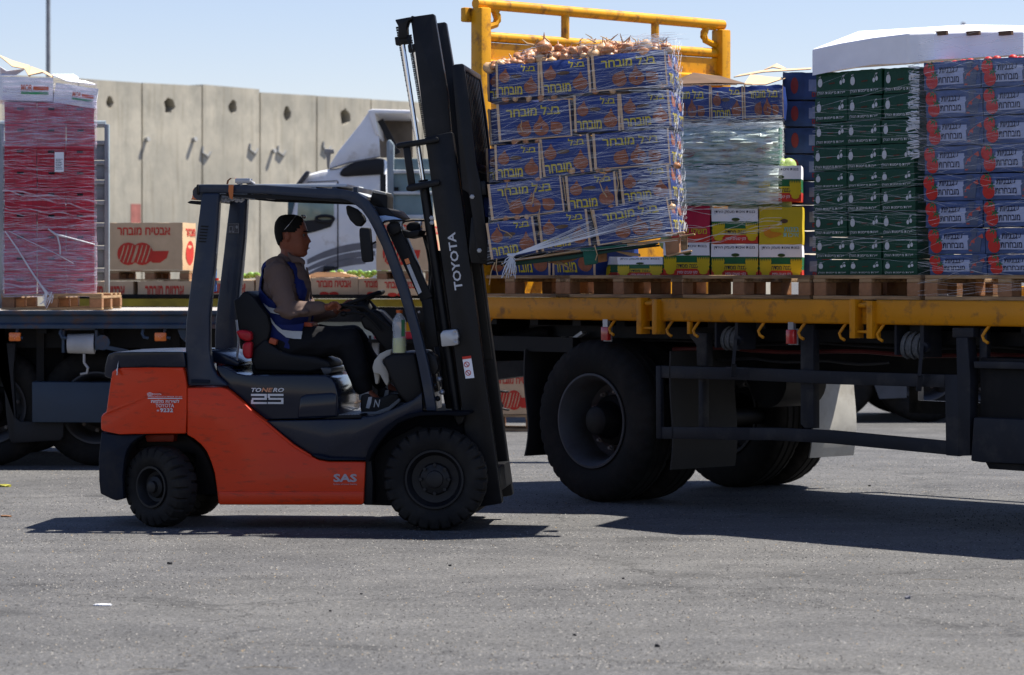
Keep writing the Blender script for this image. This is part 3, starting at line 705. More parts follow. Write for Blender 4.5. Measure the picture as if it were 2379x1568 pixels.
# pressed sheet below: shallow steps
zs = [(zb - .04, .0), (zb - .16, .0), (zb - .18, -.06), (zb - .24, -.06), (zb - .26, .0), (zb - .62, .0), (zb - .64, -.05), (zb - .70, -.05), (zb - .72, 0), (BT + .01, 0)]
mb = MB(); vs = []; 
for z, o in zs: vs += [(HX + .02 - o, .085, z), (HX + .02 - o, BW - .085, z)]
mb.add(vs, [(2 * i, 2 * i + 1, 2 * i + 3, 2 * i + 2) for i in range(len(zs) - 1)]).obj('headboard_sheet', m_yellow, truck, smooth=False)
MB().box(HX - .03, HX + .01, .09, BW - .09, BT + .012, zb - .05).obj('headboard_back', m_yellow, truck, smooth=False)
# yellow lockers seen through the pallets, far rail with red lamps
for m, x0, x1, y in (('b3', 140, 265, 1425), ('b3', 440, 585, 1430), ('b3', 745, 890, 1430), ('b3', 1055, 1180, 1430)):
    pa = T.at(*px(m, x0, y), 2.2); pb = T.at(*px(m, x1, y + 48), 2.2)
    o = MB().box(pa[0], pb[0], 2.2, 2.32, BT, pa[1]).obj('far_rail_block', m_yellow, truck, bevel=.01)
    MB().lathe([(0, .0), (0, .03), (.02, .035)], 16, Matrix.Translation(((pa[0] + pb[0]) / 2, 2.18, (BT + pa[1]) / 2))).obj('red_reflector', m_redglass, o)
# wheels ---------------------------------------------------------------------------------
def tyre_prof(R_, w, rim):
    return [(-w / 2 + .02, rim), (-w / 2, rim + .03), (-w / 2 - .012, (rim + R_) / 2), (-w / 2 + .005, R_ - .05), (-w / 2 + .02, R_ - .022), (-w / 2 + .045, R_ - .006), (-w / 4, R_), (-w / 4 + .01, R_ - .012), (-w / 4 + .02, R_),
            (-.01, R_), (0, R_ - .012), (.01, R_), (w / 4 - .02, R_), (w / 4 - .01, R_ - .012), (w / 4, R_), (w / 2 - .045, R_ - .006), (w / 2 - .02, R_ - .022), (w / 2 - .005, R_ - .05), (w / 2 + .012, (rim + R_) / 2), (w / 2, rim + .03), (w / 2 - .02, rim)]
def truck_wheel(parent, M, R_=.525, w=.29, rim=.30, dish=True, name='wheel', inner_only=False):
    def f(k, i, r):
        if 3 <= i <= 5 or 15 <= i <= 17: return r - (.012 if k % 4 == 0 else 0)
        return r
    ck = ('tw', R_, w, dish)
    if ck not in CM:
        CM[ck] = (MB().lathe(tyre_prof(R_, w, rim), 144, None, f).mesh('tyre', m_rubber, ang=40),
                  MB().lathe([(-w / 2 + .015, rim + .004), (-w / 2 - .002, rim + .008), (-w / 2 - .004, rim - .006), (-w / 2 + .03, rim - .03), (w / 2 - .06, rim - .06), (w / 2 - .045, .21), (w / 2 - .06, .175), (w / 2 - .06, .12)], 64).mesh('rim', mat('rim_grey', (.058, .060, .066), .6, metal=.0, var=.2, dirt=(.035, .028, .024), dirt_amt=.4), ang=40),
                  MB().lathe([(w / 2 - .06, .17), (w / 2 - .10, .165), (w / 2 - .12, .13), (-.02, .12), (-.06, .10), (-.10, .095), (-.115, .075), (-.115, .0001)], 32).mesh('hub', m_black_steel, ang=40))
        b = MB()
        for k in range(10):
            a = 2 * math.pi * k / 10 + .2; c = Matrix.Translation((.19 * math.cos(a), w / 2 - .062, .19 * math.sin(a)))
            b.lathe([(0, .017), (-.02, .017), (-.02, .011), (-.04, .011), (-.04, 0)], 6, c)
        CM[ck + ('b',)] = b.mesh('wheel_nuts', mat('nut_steel', (.16, .14, .13), .5, var=.3))
    t, r_, h = CM[ck]
    wroot = put(name, t, parent); wroot.matrix_local = M
    put('rim', r_, wroot); put('hub', h, wroot); put('wheel_nuts', CM[ck + ('b',)], wroot)
    return wroot
wx, wz = tx('b4', 768, 893, .03)
print('wheel centre', wx, wz)
for ly, fl in ((.17, 0), (.50, 1), (1.84, 0), (2.17, 1)):
    M = Matrix.Translation((wx - (.0 if ly < 1 else .36), ly, .543)) @ (Matrix.Rotation(math.pi, 4, 'Z') if fl else Matrix())
    truck_wheel(truck, M, R_=.543, rim=.31)
MB().tube([(wx, .5, .527), (wx, 2.1, .527)], .06, 12).box(wx - .5, wx + .5, .78, .86, .5, .6).obj('axle', m_black_steel, truck)
# mudguard flaps
def flap(m, pts, ly, mm, name='mud_flap', th=.012, curve=.0):
    P = T.P(m, pts, ly)
    return MB().prism(P, ly, ly + th).obj(name, mm, truck, bevel=.002)
m_flap = mat('flap_rubber', (.020, .019, .019), .6, var=.2, bump=.2, bscale=4)
m_flapw = mat('pale_flap', (.50, .48, .43), .6, var=.15, dirt=(.30, .27, .22), dirt_amt=.4, bump=.25, bscale=5)
def cross_flap(x, y0, y1, z0, z1, mm, bend=.04, name='mud_flap'):
    mb = MB(); vs = []; K = 12
    for i in range(K + 1):
        z = z0 + (z1 - z0) * i / K; b = bend * math.sin(i / K * 5) * (1 - i / K)
        for y in (y0, y1): vs += [(x + b, y, z), (x + b + .012, y, z)]
    fs = []
    for i in range(K):
        a = 4 * i; fs += [(a, a + 2, a + 6, a + 4), (a + 1, a + 5, a + 7, a + 3), (a, a + 4, a + 5, a + 1), (a + 2, a + 3, a + 7, a + 6)]
    return mb.add(vs, fs).obj(name, mm, truck, ang=60)
# in front of the wheel (left) and behind (right): hang across the lorry
xl = tx('b4', 225, 800, .05)[0]; zt = tx('b4', 240, 405, .05)[1]; zb_ = tx('b4', 240, 1105, .05)[1]
print('flapL', xl, zt, zb_)
cross_flap(wx - .66, .03, .64, zb_, zt, m_flap, .05)
fx = T.at(1700, 950, .64)[0]; print('fx', fx, wx + .66, T.at(1980, 950, 2.42)[0])
fx2 = T.at(1980, 950, 2.42)[0]
zt2 = tx('b4', 1400, 415, .3)[1]; zb2 = tx('b4', 1500, 1195, .3)[1]
cross_flap(fx, .05, .66, zb2, zt2, m_flap, .03)
# far pale flap
pa = T.at(*px('b5', 610, 450), 1.85); pb = T.at(*px('b5', 745, 1140), 1.85)
print('pale flap', pa, pb)
cross_flap(fx2, 1.95, 2.42, T.at(1960, 1062, 2.2)[1], T.at(1960, 820, 2.2)[1] + .1, m_flapw, .04)
# side guard
def rail(m, pts, ly, th=.03):
    return MB().prism(T.P(m, pts, ly), ly, ly + th).obj('guard_rail', m_frame_grey, truck, bevel=.004)
rail('b4', [(1195, 515), (1816, 532), (1816, 612), (1195, 597)], .05)
rail('b5', [(0, 522), (700, 552), (1450, 575), (1450, 660), (700, 638), (0, 606)], .0501)
rail('b4', [(1195, 920), (1816, 925), (1816, 1008), (1195, 998)], .05)
rail('b5', [(0, 925), (330, 926), (700, 942), (1460, 1012), (1460, 1104), (700, 1030), (300, 1008), (0, 1008)], .0501)
rail('b4', [(1193, 517), (1225, 517), (1228, 998), (1195, 998)], .045)
m_post = m_frame_grey
def post(m, pts, ly, th=.06, mm=None, name='guard_post'):
    return MB().prism(T.P(m, pts, ly), ly, ly + th).obj(name, mm or m_frame_grey, truck, bevel=.004)
post('b4', [(1415, 295), (1530, 300), (1528, 520), (1465, 515), (1460, 380), (1415, 320)], .09)
post('b4', [(1475, 590), (1503, 590), (1503, 925), (1475, 925)], .085)
post('b5', [(498, 245), (583, 245), (583, 930), (525, 930), (498, 900)], .085)
post('b5', [(1525, 330), (1600, 330), (1618, 575), (1618, 1110), (1545, 1112), (1530, 575)], .02, .08)
post('b5', [(1450, 575), (1535, 575), (1545, 1115), (1458, 1108)], .021, .03)
post('b5', [(1500, 265), (1640, 265), (1640, 330), (1500, 330)], .03, .08)
post('b5', [(1680, 270), (1727, 270), (1727, 490), (1677, 490)], .08, .04)
# big dark tank / locker at the right
P0 = T.at(*px('b5', 1640, 530), .0); P1 = T.at(*px('b5', 1620, 1145), .0)
MB().box(P0[0] - .0, P0[0] + 1.5, .06, .8, .55, 1.03).obj('side_locker', m_black_steel, truck, bevel=.01)
post('b5', [(1640, 488), (1960, 492), (1974, 500), (1974, 540), (1645, 532)], .0, .1, None, 'locker_rail')
MB().prism(T.P('b5', [(1640, 858), (2300, 885), (2300, 1180), (1690, 1155), (1620, 1145)], -.01), -.01, .3).obj('locker_skirt', m_frame_grey, truck, bevel=.01)
MB().prism(T.P('b5', [(1722, 1156), (2300, 1185), (2300, 1235), (1745, 1197)], .02), .02, .4).obj('locker_skirt', m_black_steel, truck)
# winches with rope coils
for m, cx, cy, s in (('b4', 1715, 335, 1.0), ('b5', 1270, 380, 1.12)):
    c = T.p3(m, cx, cy, .12)
    dr = MB(); K = 9
    for k in range(K):
        rr = .048 * s + .006 * math.sin(k * 2.1)
        dr.tube([(c.x - .07 * s + .14 * s * k / K + .012 * math.sin(a), .12 + rr * 1.0 * math.cos(a), c.z + rr * math.sin(a) * 1.35) for a in [2 * math.pi * q / 18 for q in range(18)]], .0085, 6, closed=True)
    o = dr.obj('rope_coil', mat('rope_grey', (.12, .125, .13), .9, var=.3, scale=60, bump=.6, bscale=120), truck)
    mb = MB().box(c.x - .1 * s, c.x - .085 * s, .04, .2, c.z - .06, BB).box(c.x + .085 * s, c.x + .11 * s, .03, .2, c.z - .07, BB)
    mb.lathe([(0, .0), (0, .03), (.03, .03)], 12, Matrix.Translation((c.x + .12 * s, .02, c.z - .01)))
    mb.bar((c.x + .12 * s, .0, c.z - .0), (c.x + .11 * s, -.01, c.z - .16 * s), .05, .02).bar((c.x + .115 * s, -.01, c.z - .16 * s), (c.x + .09 * s, .01, c.z - .24 * s), .03, .02)
    mb.obj('winch_ratchet', m_frame_grey, o)
# air tanks between the wheels and on the far side, far guard frame
MB().tube([(wx + .75, .95, .80), (wx + .75, 1.35, .80)], .17, 24).obj('air_tank', mat('tank', (.018, .017, .016), .5), truck, bevel=0)
P2 = T.at(*px('b5', 1250, 700), 2.4)
mb = MB().box(P2[0] - .03, P2[0] + .05, 2.38, 2.44, .55, 1.12)
mb.box(P2[0], P2[0] + 1.6, 2.38, 2.42, 1.0, 1.07).box(P2[0], P2[0] + 1.6, 2.38, 2.42, .55, .64)
mb.obj('guard_rail', m_frame_grey, truck)
MB().box(wx + 1.2, XR, 1.0, 2.3, .95, BB - .36).obj('tank_row', m_black_steel, truck, smooth=False)
# hose and hitch at the left end
hs = [T.p3('b4', x, y, .25) for x, y in ((-40, 385), (105, 365), (200, 345), (330, 320), (430, 302), (520, 300))]
P = []
for i in range(len(hs) - 1):
    for k in range(14): P.append(hs[i].lerp(hs[i + 1], k / 14))
MB().tube(P, [.044 + (.006 if i % 2 else -.006) for i in range(len(P))], 12).obj('corrugated_hose', m_black_steel, truck, ang=20)
mb = MB().box(XL - .0, wx - .2, .05, .12, BB - .22, BB - .12).box(XL - .02, XL + .03, .1, BW - .1, BB - .3, BB)
mb.bar((XL, 1.2, BB - .3), (XL - 2.6, 1.2, .62), .12, .12)
mb.obj('drawbar', m_black_steel, truck, smooth=False)
for k, (y, z, a, b, r_) in enumerate(((.35, BB - .08, XL + .2, XR, .012), (.42, BB - .13, XL + .6, XR, .009), (.30, BB - .17, wx + .5, XR, .014), (.5, BB - .24, wx - .9, wx + 2.2, .010))):
    P = [(a + (b - a) * t / 24, y + .01 * math.sin(t * 1.3), z - .022 * abs(math.sin(t * .65 + k))) for t in range(25)]
    MB().tube(P, r_, 6).obj('air_line', mat('air_line', (.03, .03, .033), .5) if k % 2 else mat('air_line_red', (.09, .015, .012), .5), truck)
for dx in (-.32, .32):
    MB().lathe([(0, .0001), (0, .085), (.05, .10), (.14, .10), (.19, .08), (.19, .0001)], 18, Matrix.Translation((wx + dx, .70, .62))).obj('brake_chamber', m_frame_grey, truck)
for k in range(5): MB().box(wx - .5 + .05 * k, wx + .5 - .05 * k, .74, .81, .66 - .022 * k, .678 - .022 * k).obj('leaf_spring', m_frame_grey, truck)
o = MB()
for k in range(7):
    q = T.p3('b4', 560 + k * 26, 300 + (k % 2) * 8, .3); o.tube([(q.x + .03 * math.cos(a), .3, q.z + .02 * math.sin(a)) for a in [2 * math.pi * j / 8 for j in range(8)]], .006, 5, closed=True)
o.bar(T.p3('b4', 640, 350, .2), T.p3('b4', 720, 295, .2), .04, .02).obj('air_fittings', m_galv, truck)

# ---------------------------------------------------------------- loads on the lorry
def tload(x, y=.0, z=None): return T.mat(x, y, BT + .0015 if z is None else z)
xs = [T.at(*px('n', u, 688), .03)[0] for u in (1324, 1587, 1880, 2136)]
print('pallet right ends', xs)
names = ['brown wood pallet behind the forklift mast on the yellow bed', 'second brown pallet on the yellow bed, under the banana cartons at left', 'weathered pallet on the yellow bed under the mixed fruit stack', 'pallet on the yellow bed under the green fruit cartons', 'pallet on the yellow bed under the tomato cartons']
for i, (xe, nm) in enumerate(zip(xs + [xs[-1] + 1.24], names)):
    L_ = 1.2 if i != 3 else min(1.2, xs[3] - xs[2] - .03)
    pallet(tload(xe - L_, .03), nm, L_, missing=(), H_=.15)
PT = BT + .151
G = 'banana cartons of the mixed fruit stack on the lorry'
_a = T.p3('b2', 80, 1355, .07); _w = T.mat() @ _a
MX = Frame(_w.x, _w.y, -8)          # this stack stands askew on the bed, nearly facing the yard
# row 0 (bottom), fixed to one plane
LY = .06
def tc(kind, m, x0, x1, yb, yt, label, group, var=0, ly=None, dy=0, **k):
    fr = T if m == 'f' else MX
    if ly is None: ly = 0
    return px_carton(fr, kind, m, (x0, yb), (x1, yb + dy), (x0, yt), ly, label, group, var, **k)
tc('banana', 'f', 930, 1380, 728, 497, 'banana carton low on the yellow bed, leftmost and partly under the lifted pallet', G, 0, ly=.2)
tc('banana', 'f', 1455, 1960, 724, 497, 'banana carton under the broken end of the lifted pallet', G, 1, ly=.1)
tc('banana', 'b2', 80, 355, 1355, 1150, 'banana carton in the bottom row just right of the lifted pallet', G, 2)
tc('banana', 'b2', 365, 645, 1365, 1158, 'banana carton in the middle of the bottom row, under another banana carton', G, 0)
tc('banana', 'b2', 652, 908, 1366, 1160, 'banana carton at the right end of the bottom row, under the yellow carton', G, 1)
tc('crimson', 'b2', 130, 358, 1150, 930, 'crimson fruit carton beside the onion load, one up from the bottom row', G, 0)
tc('banana', 'b2', 368, 645, 1155, 945, 'banana carton one up from the bottom, between crimson and yellow cartons', G, 2)
tc('banana_yellow', 'b2', 652, 910, 1162, 936, 'plain yellow banana carton with an orange bunch printed on it', G, 0)
tc('banana', 'b2', 645, 902, 905, 690, 'banana carton standing on the plain yellow carton at stack edge', G, 0)
tc('green_veg', 'b2', 180, 405, 925, 690, 'green carton with orange prints behind film, left of its row', G, 0)
tc('green_veg', 'b2', 408, 643, 925, 690, 'green carton with orange prints behind film, right of its row', G, 1)
tc('green_veg2', 'b2', 150, 375, 680, 450, 'dark green film covered carton below the blue onion cartons, left one', G, 0)
tc('green_veg2', 'b2', 378, 590, 680, 450, 'dark green film covered carton below the blue onion cartons, middle one', G, 1)
tc('green_veg2', 'b2', 592, 775, 680, 460, 'dark green film covered carton below the blue onion cartons, right end', G, 2)
G2 = 'blue onion cartons on top of the mixed fruit stack'
tc('onion_long', 'b2', 100, 360, 425, 215, 'blue onion carton on top of mixed stack, touching the lifted load', G2, 0, dy=-5)
tc('onion_short', 'b2', 365, 560, 423, 220, 'blue onion carton in the middle of the mixed stack top', G2, 1, dy=-6)
tc('onion_long', 'b2', 565, 800, 415, 212, 'blue onion carton at right end of the mixed stack top, slumping', G2, 2, dy=-8)
# blue onion cartons low behind the lifted pallet
# cartons on the first two pallets, hidden behind the lifted load but for their lowest row
for i in range(5):
    for r_ in range(2):
        xx = xs[1] - .42 - i * .44
        if i == 0 or (i < 2 and r_ == 0): continue
        carton('onion_short' if i > 1 else 'green_veg2', T.mat(xx, .10 if i > 1 else .16, PT + r_ * .295), .42, .285, '%s carton deep behind the lifted load, %s row, %s' % ('blue onion' if i > 1 else 'pale green', ['lower', 'upper'][r_], ['nearest the bananas', 'second from the bananas', 'third from the bananas', 'fourth from the bananas', 'nearest the headboard post'][i]), 'cartons behind the lifted load', i)
# melons and fruit peeping between rows
m_melon = mat('pale_melon', (.33, .42, .14), .45, var=.3, scale=12)
MF = MB().ball((0, 0, 0), 1, 16).mesh('melon', m_melon)
def fruit(m, x, y, r, ly, label, group, cat, me=MF, name='melon', fr=MX, sc=(1, 1, 1)):
    p = fr.at(*px(m, x, y), ly)
    o = put(name, me, None, fr.mat(p[0], ly, p[1]) @ Matrix.Diagonal((r * sc[0], r * sc[1], r * sc[2], 1)))
    return tag(o, label, cat, group)
for x, w in ((515, 'left'), (560, 'middle'), (605, 'right')): fruit('b2', x, 945, .055, .1, 'pale green melon above the middle banana carton, %s one' % w, 'melons peeping over carton rims on lorry', 'melon')
for x, w in ((690, 'left'), (740, 'middle'), (795, 'right')): fruit('b2', x, 925, .06, .1, 'green melon above the plain yellow carton, %s one' % w, 'melons above the yellow carton', 'melon')
for x, w in ((740, 'left'), (785, 'middle'), (830, 'right')): fruit('b2', x, 690, .05, .12, 'green melon over the upper banana carton, %s one' % w, 'melons over the upper banana carton', 'melon')
for x, w in ((100, 'left'), (300, 'right')): fruit('b2', x, 1150, .05, .1, 'small pale melon in the lowest banana carton row, %s one' % w, 'melons in lowest banana row', 'melon')
# cardboard flaps on top
def flapcard(fr, m, pts, ly, dly, label, mm=None, name='cardboard_flap', cat='cardboard'):
    """a stiff folded sheet: near edge at ly, far edge at ly+dly"""
    a = [fr.p3(m, x, y, ly) for x, y in pts[0]]; b = [fr.p3(m, x, y, ly + dly) for x, y in pts[1]]
    mb = MB(); n = len(a); up = Vector((0, 0, .006))
    vs = [p for q in zip(a, b) for p in q] + [p + up for q in zip(a, b) for p in q]
    fs = []
    for i in range(n - 1):
        k = 2 * i; fs += [(k, k + 1, k + 3, k + 2), (2 * n + k, 2 * n + k + 2, 2 * n + k + 3, 2 * n + k + 1), (k, k + 2, 2 * n + k + 2, 2 * n + k), (k + 1, 2 * n + k + 1, 2 * n + k + 3, k + 3)]
    fs += [(0, 2 * n, 2 * n + 1, 1), (2 * n - 2, 2 * n - 1, 4 * n - 1, 4 * n - 2)]
    o = mb.add(vs, fs).obj(name, mm or m_kraft, None, fr.mat(), smooth=False); return tag(o, label, cat)
flapcard(MX, 'b2', ([(150, 208), (400, 200), (545, 205), (610, 208)], [(160, 180), (260, 140), (420, 160), (560, 200)]), .05, .5, 'black lined cardboard lid lying on the blue onion cartons at left', m_kraft_dark)
flapcard(MX, 'b2', ([(150, 215), (330, 212), (520, 210)], [(150, 190), (330, 200), (500, 196)]), .04, .3, 'pale brown cardboard lid edge over the blue cartons')
flapcard(MX, 'b2', ([(560, 212), (690, 210), (795, 175)], [(600, 150), (720, 165), (810, 170)]), .04, .35, 'brown cardboard lid bent down at the right end of the blue cartons')
flapcard(MX, 'b2', ([(500, 165), (680, 135), (960, 118)], [(540, 150), (690, 122), (965, 110)]), .8, .4, 'long pale cardboard lid lying on the far cartons')
flapcard(MX, 'b2', ([(680, 122), (735, 105), (800, 118)], [(690, 118), (757, 84), (812, 112)]), 1.3, .2, 'orange brown cardboard corner sticking up behind the lids')
# blue and red vegetable cartons beyond
ys = [(295, 130), (455, 303), (615, 463), (775, 623), (918, 783), (1072, 925), (1212, 1080), (1366, 1220)]
for i, (yb, yt) in enumerate(ys):
    px_carton(MX, 'blue_red', 'b2', (792 + i * 2, yb), (1075, yb + 1), (792 + i * 2, yt), .34, 'deep blue vegetable carton squeezed between mixed stack and green stack, %s' % ['topmost', 'second from top', 'third from top', 'fourth from top', 'fourth from bottom', 'third from bottom', 'second from bottom', 'lowest'][i], 'deep blue vegetable cartons on the lorry', i)
# green stack: three columns
LYG = .06
colx = lambda y: [(80 + (y - 330) * .012, 225 + (y - 330) * .035, 400 + (y - 330) * .045, 590 + (y - 330) * .045)]
apx = [360, 495, 628, 755, 888, 985, 1110, 1237, 1308]
zl = [T.at(*px('b3', 110, 310), LYG)[1], T.at(*px('b3', 110, 1388), LYG)[1]]
print('green z', zl, T.at(*px('b3', 600, 262), LYG), T.at(*px('b3', 600, 1388), LYG))
ztop, zbot = zl[0], PT
x_l = T.at(*px('b3', 82, 800), LYG)[0]; x_r = T.at(*px('b3', 612, 800), LYG)[0]
print('green x', x_l, x_r)
cw = (x_r - x_l) / 3; hts = [135, 133, 127, 133, 97, 125, 127, 120, 85]; tot = sum(hts); z = ztop + .05
rowlab = ['top row', 'second row', 'third row', 'fourth row', 'middle row', 'sixth row', 'seventh row', 'eighth row', 'bottom row']
collab = ['left column', 'middle column', 'right column beside tomatoes']
z = ztop
for i, hh in enumerate(hts):
    h = (ztop - zbot) * hh / tot
    for j in range(3):
        jx = rnd.uniform(-.006, .006) - .02 * math.sin(i / 8 * 3.14); jy = rnd.uniform(0, .01)
        carton('green', T.mat(x_l + j * cw + jx + .003, LYG + jy, z - h, rnd.uniform(-.01, .01)), cw - .006, h - .003, 'green apple carton, %s of the green stack, %s' % (rowlab[i], collab[j]), 'dark green fruit cartons on the lorry', j + i)
    z -= h
# tomato stack
LYT = .05
x_t = T.at(*px('b3', 648, 800), LYT)[0]; x_t2 = T.at(*px('b3', 948, 800), LYT)[0]; tw = x_t2 - x_t
tops = [255, 405, 550, 697, 845, 985, 1125, 1262, 1400]
tz = [T.at(*px('b3', 700, y), LYT)[1] for y in tops]
print('tomato', tw, tz, PT)
tz[-1] = PT
tr = ['top row', 'second row', 'third row', 'fourth row', 'fourth row from the bottom', 'third row from the bottom', 'second row from the bottom', 'bottom row']
for i in range(8):
    h = tz[i] - tz[i + 1]; sh = [.0, .012, .02, .0, -.01, .015, .03, .045][i]
    for j in range(5):
        carton('tomato', T.mat(x_t + sh + j * (tw + .0), LYT + rnd.uniform(0, .012), tz[i + 1], rnd.uniform(-.008, .008)), tw - .008, h - .004, 'tomato carton, %s of the tomato stack, %s column' % (tr[i], ['left', 'right', 'third', 'fourth', 'fifth'][j]), 'pale blue tomato cartons on the lorry', i + j)
M_TOM = MB().ball((0, 0, 0), 1, 12, (1, 1, .85)).mesh('tomato', m_tomato)
for k in range(12):
    x = x_t + .06 + k * tw * 2 / 12 + rnd.uniform(-.02, .02); o = put('tomato', M_TOM, None, T.mat(x, LYT + .08 + rnd.uniform(0, .08), tz[0] + rnd.uniform(-.02, .0)) @ Matrix.Scale(.03, 4)); tag(o, 'red tomato lying in the open top of the tomato stack', 'tomato', 'tomatoes on top of the tomato stack')
# hidden bulk behind, so the stacks have depth
for a, b, zz, mm, lb in ((x_l, x_r, ztop - .02, 'green', 'second rank of dark green fruit cartons behind the first'),):
    pass
# white tray over the green and tomato stacks
def w3(m, x, y, Y): u, v = px(m, x, y); return Vector(((u - CU) / F * Y, Y, EYE - (v - HV) / F * Y))
yl = (T.o + T.ex * x_l).y; 
front = [(62, 192, 330, .02), (215, 158, 298, .01), (380, 130, 272, .0), (565, 107, 265, -.02), (700, 102, 246, .10), (870, 97, 238, .30), (1171, 95, 218, .55)]
top = [T.p3('b3', x, y, l) for x, y, y2, l in front] + [T.p3('b3', 1330, 76, 1.5), T.p3('b3', 1100, 66, 1.6), T.p3('b3', 870, 62, 1.5), T.p3('b3', 300, 97, .95)]
low = [T.p3('b3', x, y2, l + .003) for x, y, y2, l in front] + [T.p3('b3', 1330, 220, 1.5), T.p3('b3', 1100, 230, 1.6), T.p3('b3', 870, 250, 1.5), T.p3('b3', 300, 290, .95)]
n = len(top); mb = MB().add(top + low, [tuple(range(n))] + [(i, n + i, n + (i + 1) % n, (i + 1) % n) for i in range(n)])
o = mb.obj('white_tray', m_white_card, None, T.mat(), smooth=False, bevel=.012); tag(o, 'large white corrugated tray lid capping the green and tomato stacks', 'tray lid')
for x, l in ((735, .15), (905, .33), (1075, .47)):
    q = T.p3('b3', x, 107, l - .02)
    MB().box(q.x - .05, q.x + .05, q.y - .01, q.y + .01, q.z - .014, q.z + .012).obj('slot', m_kraft_dark, o)
def glints(fm, n, xc, sx, y, z0, z1, rr, w=.0018, l0=.03, l1=.11, slope=.2):
    for k in range(n):
        x = xc - abs(rr.gauss(0, sx)); z = rr.uniform(z0, z1); l = rr.uniform(l0, l1); s1 = rr.gauss(-.05, slope)
        fm.bar((x - l, y - .004, z - l * s1), (x + .01, y + .006, z), w, w)
m_strand = film_mat('film_strand', .5, .2)
m_film = film_mat('film_sheet', .07, .1)
m_film2 = film_mat('film_sheet_heavy', .60, .14, (.80, .90, .86))
fm = MB()
rr = random.Random(3)
strands(fm, x_l - .01, x_r + .01, LYG - .016, LYG + .36, zbot, ztop + .1 , 60, .0014, .1, rr, wob=.01)
glints(fm, 170, x_r + .035, .012, LYG - .035, T.at(*px('b3', 600, 760), LYG)[1], ztop + .02, rr, .004, .02, .07)  # short pale bars added to stand in for film glare down the corner
o = fm.obj('stretch_film', m_strand, None, T.mat(), smooth=False); tag(o, 'thin stretch film strands and added glare bars round the green fruit carton stack', 'plastic film')
fm = MB()
strands(fm, x_t - .03, x_t + 2 * tw + .05, LYT - .018, LYT + .36, PT - .12, tz[0] + .16 , 70, .0014, .16, rr, wob=.02)
strands(fm, x_t - .03, x_t + 2 * tw + .05, LYT - .017, LYT + .8, tz[4], tz[0] + .05, 9, .10, .05, rr, wob=.02) if False else None
o = fm.obj('stretch_film', m_strand, None, T.mat(), smooth=False); tag(o, 'crossing stretch film strands wound round the pale blue tomato stack', 'plastic film')
fm = MB()
for i in range(3, 9):
    pass
fx0, fx1 = MX.at(*px('b2', 150, 700), 0)[0], MX.at(*px('b2', 770, 700), 0)[0]
z45_ = MX.at(*px('b2', 640, 700), 0)[1]; m_net0 = film_mat('net_strand_fruit', .8, .12, (.9, .95, .95))
zA, zB, zC, zD = [MX.at(*px('b2', 640, y), 0)[1] for y in (440, 950, 215, 1150)]
strands(fm, fx0 - .1, fx1 + .02, -.02, .36, zB, zA + .05 , 120, .0026, .12, rr, wob=.03)
strands(fm, fx0 - .1, fx1 + .02, -.02, .36, zD, zC, 40, .003, .15, rr, wob=.03)
for q in range(420):  # pale bars added along the rows to stand in for sun glints on film
    zz = rr.choice((zA + .0, zA - .03, z45_ - .0, z45_ - .03, z45_ - .16, zB + .06)) + rr.gauss(0, .012); xx = rr.uniform(fx0 - .05, fx1 - .03); l = rr.uniform(.03, .14); sl = rr.uniform(-.02, .14)
    fm.bar((xx - l, -.062, zz - l * sl), (xx, -.058, zz), .003, .003)
o = fm.obj('stretch_film', m_net0, None, MX.mat(), smooth=False); tag(o, 'film strands and added glint bars round the middle of the mixed fruit stack', 'plastic film')
# broad crumpled sheet of film over the middle rows
def sheet(fr, x0, x1, ly, z0, z1, mm, label, nx=46, nz=26, amp=.02, seed=1, wrap=.5, lean=0):
    r = random.Random(seed); from mathutils import noise
    vs = []; fs = []
    for j in range(nz + 1):
        for i in range(nx + 1):
            t = i / nx * (1 + wrap); z = z0 + (z1 - z0) * j / nz
            b = amp * (noise.noise(Vector((i * .11, j * .55, seed))) + .5 * noise.noise(Vector((i * .3, j * 1.4, seed + 5))))
            b2 = amp * .8 * math.sin(j / nz * math.pi)
            if t <= 1: p = (x0 + (x1 - x0) * t, ly - abs(b) - b2 - .003, z)
            else: p = (x1 + abs(b) + b2 * .5, ly + (t - 1) * (x1 - x0), z)
            if lean and j / nz > .7: p = (p[0], p[1] + ((j / nz - .7) / .3) ** 2 * lean, p[2])
            vs.append(p)
    for j in range(nz):
        for i in range(nx):
            a = j * (nx + 1) + i; fs.append((a, a + 1, a + nx + 2, a + nx + 1))
    o = MB().add(vs, fs).obj('film_sheet', mm, None, fr.mat(), ang=80); return tag(o, label, 'plastic film')
z45 = MX.at(*px('b2', 640, 700), 0)[1]
sheet(MX, fx0 - .1, fx1 + .0, -.022, z45 - .24, z45 + .02, m_film2, 'shiny clouded film stretched over the lower green cartons of mixed stack', seed=3, amp=.04, wrap=0, lean=.10)
sheet(MX, fx0 - .1, fx1 + .0, -.022, z45 + .04, zA + .01, m_film2, 'broad shiny film sheet bulging over the dark green cartons', seed=9, amp=.06, wrap=0, lean=.13)
sheet(MX, fx0 - .1, fx1 + .02, -.022, zA + .03, zC - .02, m_film, 'clear film drawn tight round the blue onion cartons of the lorry stack', seed=5, amp=.012, wrap=.1)
sheet(T, x_t - .02, x_t + 2 * tw + .1, LYT - .022, tz[4] + .02, tz[0] - .02, m_film, 'hazy film sheet over the upper tomato cartons', seed=6, amp=.012)

